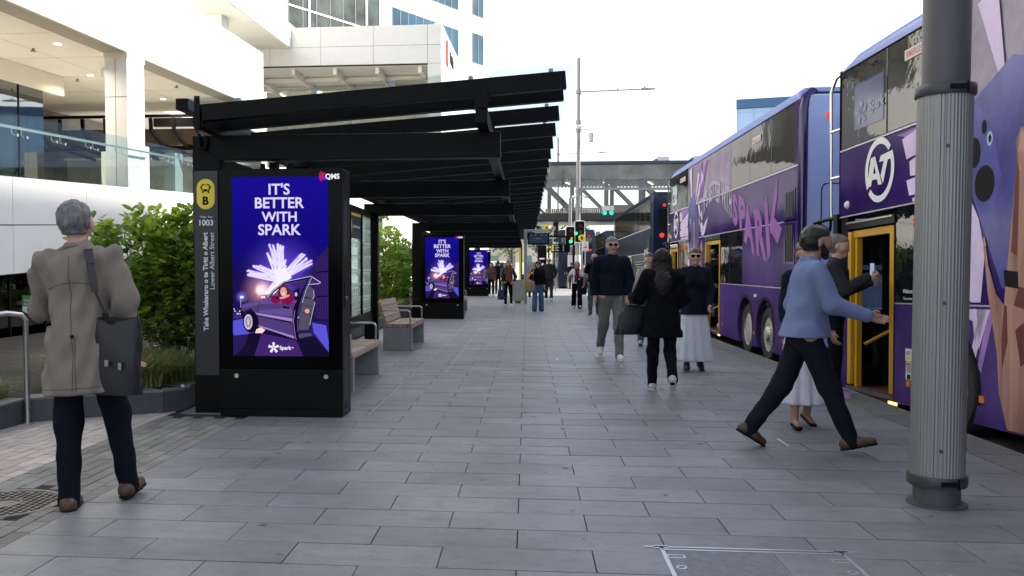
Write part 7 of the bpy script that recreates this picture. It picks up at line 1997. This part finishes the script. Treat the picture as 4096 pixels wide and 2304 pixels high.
# 8 man with sunglasses
p8 = person('man in mirrored sunglasses, dark navy jacket and grey trousers striding forward', 1.30, 14.05, FACE + .05, 1.86, upd(WK2, armR=(-.15, .18, .35, .1), armL=(-.05, .24, .45, .3), legR=(-.25, .45, .03), legL=(.14, .04, .02), footL=.0, footR=-.6), dict(top=('jacket', NAVYC), top_hem=.92, bottom=('straight', GREYT), shoes=WHS, hair=('short', HGR), glasses=True, collar=True, bulk=1.10, skin=0), .0125)
# 9 woman in black from behind
p9 = person('long-haired woman seen from behind in a loose black coat with a black handbag', 1.54, 10.5, AWAY - .05, 1.60, dict(legL=(.08, .04, .03), legR=(-.10, .65, .03), footR=-.7, footL=.0, armL=(.25, .40, 1.25, .0), armR=(.2, .25, .9, .3), lean=.04), dict(top=('cape', BLKC), top_hem=.66, bottom=('straight', cloth('black_navy', (.0045, .005, .009))), shoes=GRS, sole=WHS, hair=('long', HDR), female=True, bulk=1.05, sleeve=1.3), .0125)
# 10 woman in white skirt with sunglasses
p10 = person('woman in sunglasses, navy top and long white skirt walking forward behind the woman in black', 2.27, 12.5, FACE - .1, 1.63, upd(WK, legR=(.13, .06, .03), legL=(-.12, .2, .03), footR=.05, footL=-.3, armL=(.1, .2, .6, .2)), dict(top=('jacket', NAVYC), top_hem=.80, bottom=('skirt', WHC), hem=.12, flare=.27, shoes=BLKL, hair=('short', HBR), glasses=True, female=True), .0125)
# 11 person in a pale top behind the woman in black
p11 = person('woman in a beige top and blue jeans mostly hidden behind the woman in black', 2.20, 16.6, FACE, 1.64, upd(WK, armR=(.5, .25, 1.3, .2), legR=(.02, .02, .10)), dict(top=('shirt', BEIGE), bottom=('straight', DENIM), shoes=mat('multicolour_trainer', (.55, .5, .45), .6, var=.5, vscale=40), hair=('bun', HBR), female=True, glasses=False), .014)
# 12 man by the navy bus
p12 = person('man in a dark blue jacket standing by the tail of the navy bus', 3.0, 21.5, FACE + .4, 1.66, dict(armR=(.3, .2, 1.4, .3), armL=(.2, .2, 1.0, .3)), dict(top=('jacket', WOOL), bottom=('straight', CHARC), shoes=BLKL, hair=('short', HBR), glasses=True), .016)
# 13 man in the blue shirt striding to the right
p13 = person('bearded man in a blue shirt striding towards the bus, one hand forward', 2.12, 7.12, -math.pi / 2 - .06, 1.72, dict(legR=(.40, .02, .02), legL=(-.34, .26, .02), footR=.24, footL=-.55, armR=(.42, .10, .85, .0), armL=(-.25, .18, .5, .1), lean=.09, curl=.35, head_yaw=.15), dict(top=('shirt', BLUES), top_hem=.90, bottom=('straight', cloth('ink_jeans', (.010, .012, .017))), shoes=LEATH, sole=DARK, hair=('short', HB), beard=HB, skin=1, bulk=1.14, collar=True, rolled=False), .0115)
# 14 woman in white trousers behind him
p14 = person('woman in white skirt and flip-flops, hidden behind the man in the blue shirt', 2.43, 8.15, FACE + .1, 1.60, dict(legR=(.08, .03, .03), legL=(-.10, .25, .03), footL=-.3, armR=(.1, .12, .3, 0), armL=(.1, .12, .3, 0)), dict(top=('shirt', NAVYC), top_hem=.92, bottom=('skirt', WHC), hem=.20, flare=.27, shoes=DARK, sandal=True, hair=('short', HBR), female=True, skin=1), .0125)
# 15 man at the bus door with a phone
p15 = person('man in dark clothes and purple trainers holding a phone at the open bus door', 3.38, 10.25, FACE + 1.15, 1.74, dict(legR=(.03, .03, .03), legL=(-.03, .04, .03), armR=(.45, .15, 1.7, .25), armL=(.35, .15, 1.6, .3), head_pitch=.15), dict(top=('jacket', CHARC), bottom=('straight', BLKC), shoes=PNKS, sole=WHS, hair=('short', mat('hair_ash', (.20, .16, .12), .55, var=.3)), bulk=1.0), .0125)
# 16 man stepping into the second bus
p16 = person('man in a black puffer jacket stepping into the middle door of the second bus', 3.95, 19.75, -math.pi / 2 + .5, 1.70, dict(legR=(.5, .6, .02), legL=(-.1, .1, .02), footR=0, armR=(.6, .1, .9, 0), armL=(.5, .15, .9, 0), lean=.1), dict(top=('jacket', BLKC), quilt=True, bottom=('slim', BLKC), shoes=WHS, hair=('short', HB), skin=1), .015, z=.10)
# far people under the shelter and by the poles
far = [(-1.75, 44.5, 1.66, BROWNT, BLKC, 'long', HB, 'dark-haired woman in a brown top standing beside the smallest totem', FACE), (-1.55, 49.0, 1.80, BLKC, BLKC, 'short', HB, 'man in black seen from behind under the shelter roof', AWAY),
       (-1.15, 47.5, 1.66, WOOL, DENIMD, 'short', HBR, 'person in a blue-grey top looking at a phone under the shelter', FACE), (-.98, 46.6, 1.60, BLKC, BLKC, 'long', HDR, 'long-haired woman in black beside the person in blue-grey', FACE),
       (-1.05, 58, 1.72, GREYH, DENIM, 'short', HBR, 'person with a grey top and black bag higher up beyond the shelter', FACE), (2.95, 60.5, 1.78, NAVYC, BLKC, 'short', HB, 'person in navy half hidden behind the white pole sleeve', AWAY), (3.45, 56, 1.60, GREYH, BLKC, 'short', HBR, 'person in grey behind the headphone woman, only the head showing', FACE)]
for i, (x, y, h, tm, bmt, hk, hm, lb, hd_) in enumerate(far):
    person(lb, x, y, hd_, h, WK if i % 2 else WK2, dict(top=('jacket', tm), bottom=('straight', bmt), shoes=WHS if i % 3 == 0 else BLKL, hair=(hk, hm), female=(hk == 'long')), .022)
# ------------------------------------------------------------------ things they carry
BAGB = mat('bag_black_nylon', (.012, .012, .014), .5, var=.2, vscale=8)
def strap(t, pts, wd, m, name='strap'):
    o = t.location; h_ = t.rotation_euler[2]; b = MB()
    P_ = [Vector(rz(Vector(p) - o, -h_)) for p in pts]
    for a, c in zip(P_[:-1], P_[1:]): b.bar(a, c, wd, .006)
    b.build(name, m, t)
from mathutils.bvhtree import BVHTree
def seam(pt, garment, lines, m, r=.0022, off=.001):
    """thin stitched seams laid on a garment by casting onto its surface"""
    g = [c for c in pt.children if c.name.split('.')[0] == garment][0]
    bv = BVHTree.FromPolygons([v.co for v in g.data.vertices], [tuple(p.vertices) for p in g.data.polygons])
    b = MB()
    for dirv, pts in lines:
        path = []
        for p in pts:
            h = bv.ray_cast(Vector(p), Vector(dirv))
            if h[0] is not None: path.append(h[0] - Vector(dirv) * off)
        if len(path) > 1: b.tube(path, r, 5)
    return b.build('seam', m, pt)
STITCH = mat('coat_stitch', (.10, .083, .065), .9)
c0 = p1['root']; K = p1['k']; Z0 = p1['zoff']
seam(c0, 'coat', [((0, 1, 0), [(.004 * math.sin(z * 9), -1, (z + Z0) * K) for z in np.linspace(.68, 1.44, 40)]), ((0, 1, 0), [(x_, -1, (1.27 + .02 * math.cos(x_ * 12) + Z0) * K) for x_ in np.linspace(-.15, .15, 24)]),
                  ((0, 1, 0), [(x_, -1, (.70 + Z0) * K) for x_ in np.linspace(-.19, .19, 30)]), ((0, 1, 0), [(.018, -1, (z + Z0) * K) for z in np.linspace(.68, .98, 16)])], STITCH)
b = MB(); b.lathe([(.0, -.004), (.011, -.003), (.012, 0)], 12, (.0, 0, 0), axis='y'); bt = b.build('button', DARK, c0); bt.location = (.02, -.205, (.99 + Z0) * K)
a = p1['tor']
t = soft_bag('shoulder_bag', 'black nylon shoulder bag hanging at the hip of the man in the beige coat', 'bag', a((.235, -.12, 1.07)), .32, .44, .17, .10 - .25, BAGB)
b = MB(); b.box(-.012, .012, -.092, -.086, -.27, -.235); b.build('buckle', STEEL, t); b = MB(); b.box(.07, .09, -.085, -.078, -.29, -.25); b.build('buckle', STEEL, t)
strap(t, [a((.10, -.10, 1.47)), a((.135, -.168, 1.38)), a((.16, -.19, 1.22)), a((.20, -.18, 1.10)), a((.21, -.15, 1.04))], .045, BAGB)
strap(t, [a((.10, -.10, 1.47)), a((.10, .06, 1.46)), a((.14, .16, 1.3)), a((.22, .17, 1.05)), a((.26, .0, .96))], .045, BAGB)
hnd = p2['arms']['R'][3]
t = soft_bag('shopping_bag', 'dark blue shopping bag held low by the woman with the rust scarf', 'bag', hnd + Vector((0, 0, -.14)), .30, .36, .14, 0, mat('blue_bag_print', (.025, .045, .10), .6, var=.8, vscale=22))
strap(t, [hnd + Vector((-.08, 0, -.14)), hnd + Vector((-.03, 0, .0)), hnd + Vector((.03, 0, .0)), hnd + Vector((.08, 0, -.14))], .018, NAVYC, 'handle')
s_ = p3['arms']['R'][0]
t = soft_bag('tote_bag', 'tan and brown tote bag on the shoulder of the woman in the black jacket', 'bag', Vector((s_.x - .10, s_.y - .14, .98)), .34, .34, .16, .3, mat('tan_leather', (.30, .20, .11), .5, var=.25, vscale=6))
strap(t, [s_ + Vector((-.02, -.12, -.42)), s_ + Vector((-.0, -.09, .05)), s_ + Vector((.0, .06, .05)), s_ + Vector((-.08, .02, -.40))], .03, MATS['tan_leather'])
h6 = p6['arms']['L'][2]
t = soft_bag('folded_jacket', 'dark jacket draped over the arm of the blond woman with headphones', 'jacket', h6 + Vector((.06, -.04, .05)), .34, .62, .18, .2, NAVYC)
s_ = p9['arms']['L'][1]
t = soft_bag('handbag', 'large black slouchy handbag on the arm of the woman in the black coat', 'bag', Vector((s_.x + .0, s_.y + .06, s_.z - .10)), .34, .34, .15, .2, mat('bag_black_leather', (.010, .010, .011), .5), tilt=.35)
strap(t, [Vector((s_.x - .1, s_.y + .06, s_.z - .12)), Vector((s_.x + .0, s_.y + .05, s_.z + .06)), Vector((s_.x + .1, s_.y + .08, s_.z - .12))], .03, MATS['bag_black_leather'], 'handle')
w_ = p15['arms']['R'][3]
t = thing('mobile_phone', 'mobile phone held up by the man at the open bus door', 'phone', tuple(w_ + Vector((-.03, .0, .04))), .6, None)
b = MB(); b.prism(rrect(-.036, .036, -.07, .07, .01), lambda a_, c, d: (a_, d, c), -.004, .004); b.build('phone_case', BLACKG, t)
b = MB(); b.box(-.033, .033, -.0055, -.0045, -.065, .065); b.build('phone_screen', emis('phone_lit', (.35, .40, .55), EM), t)
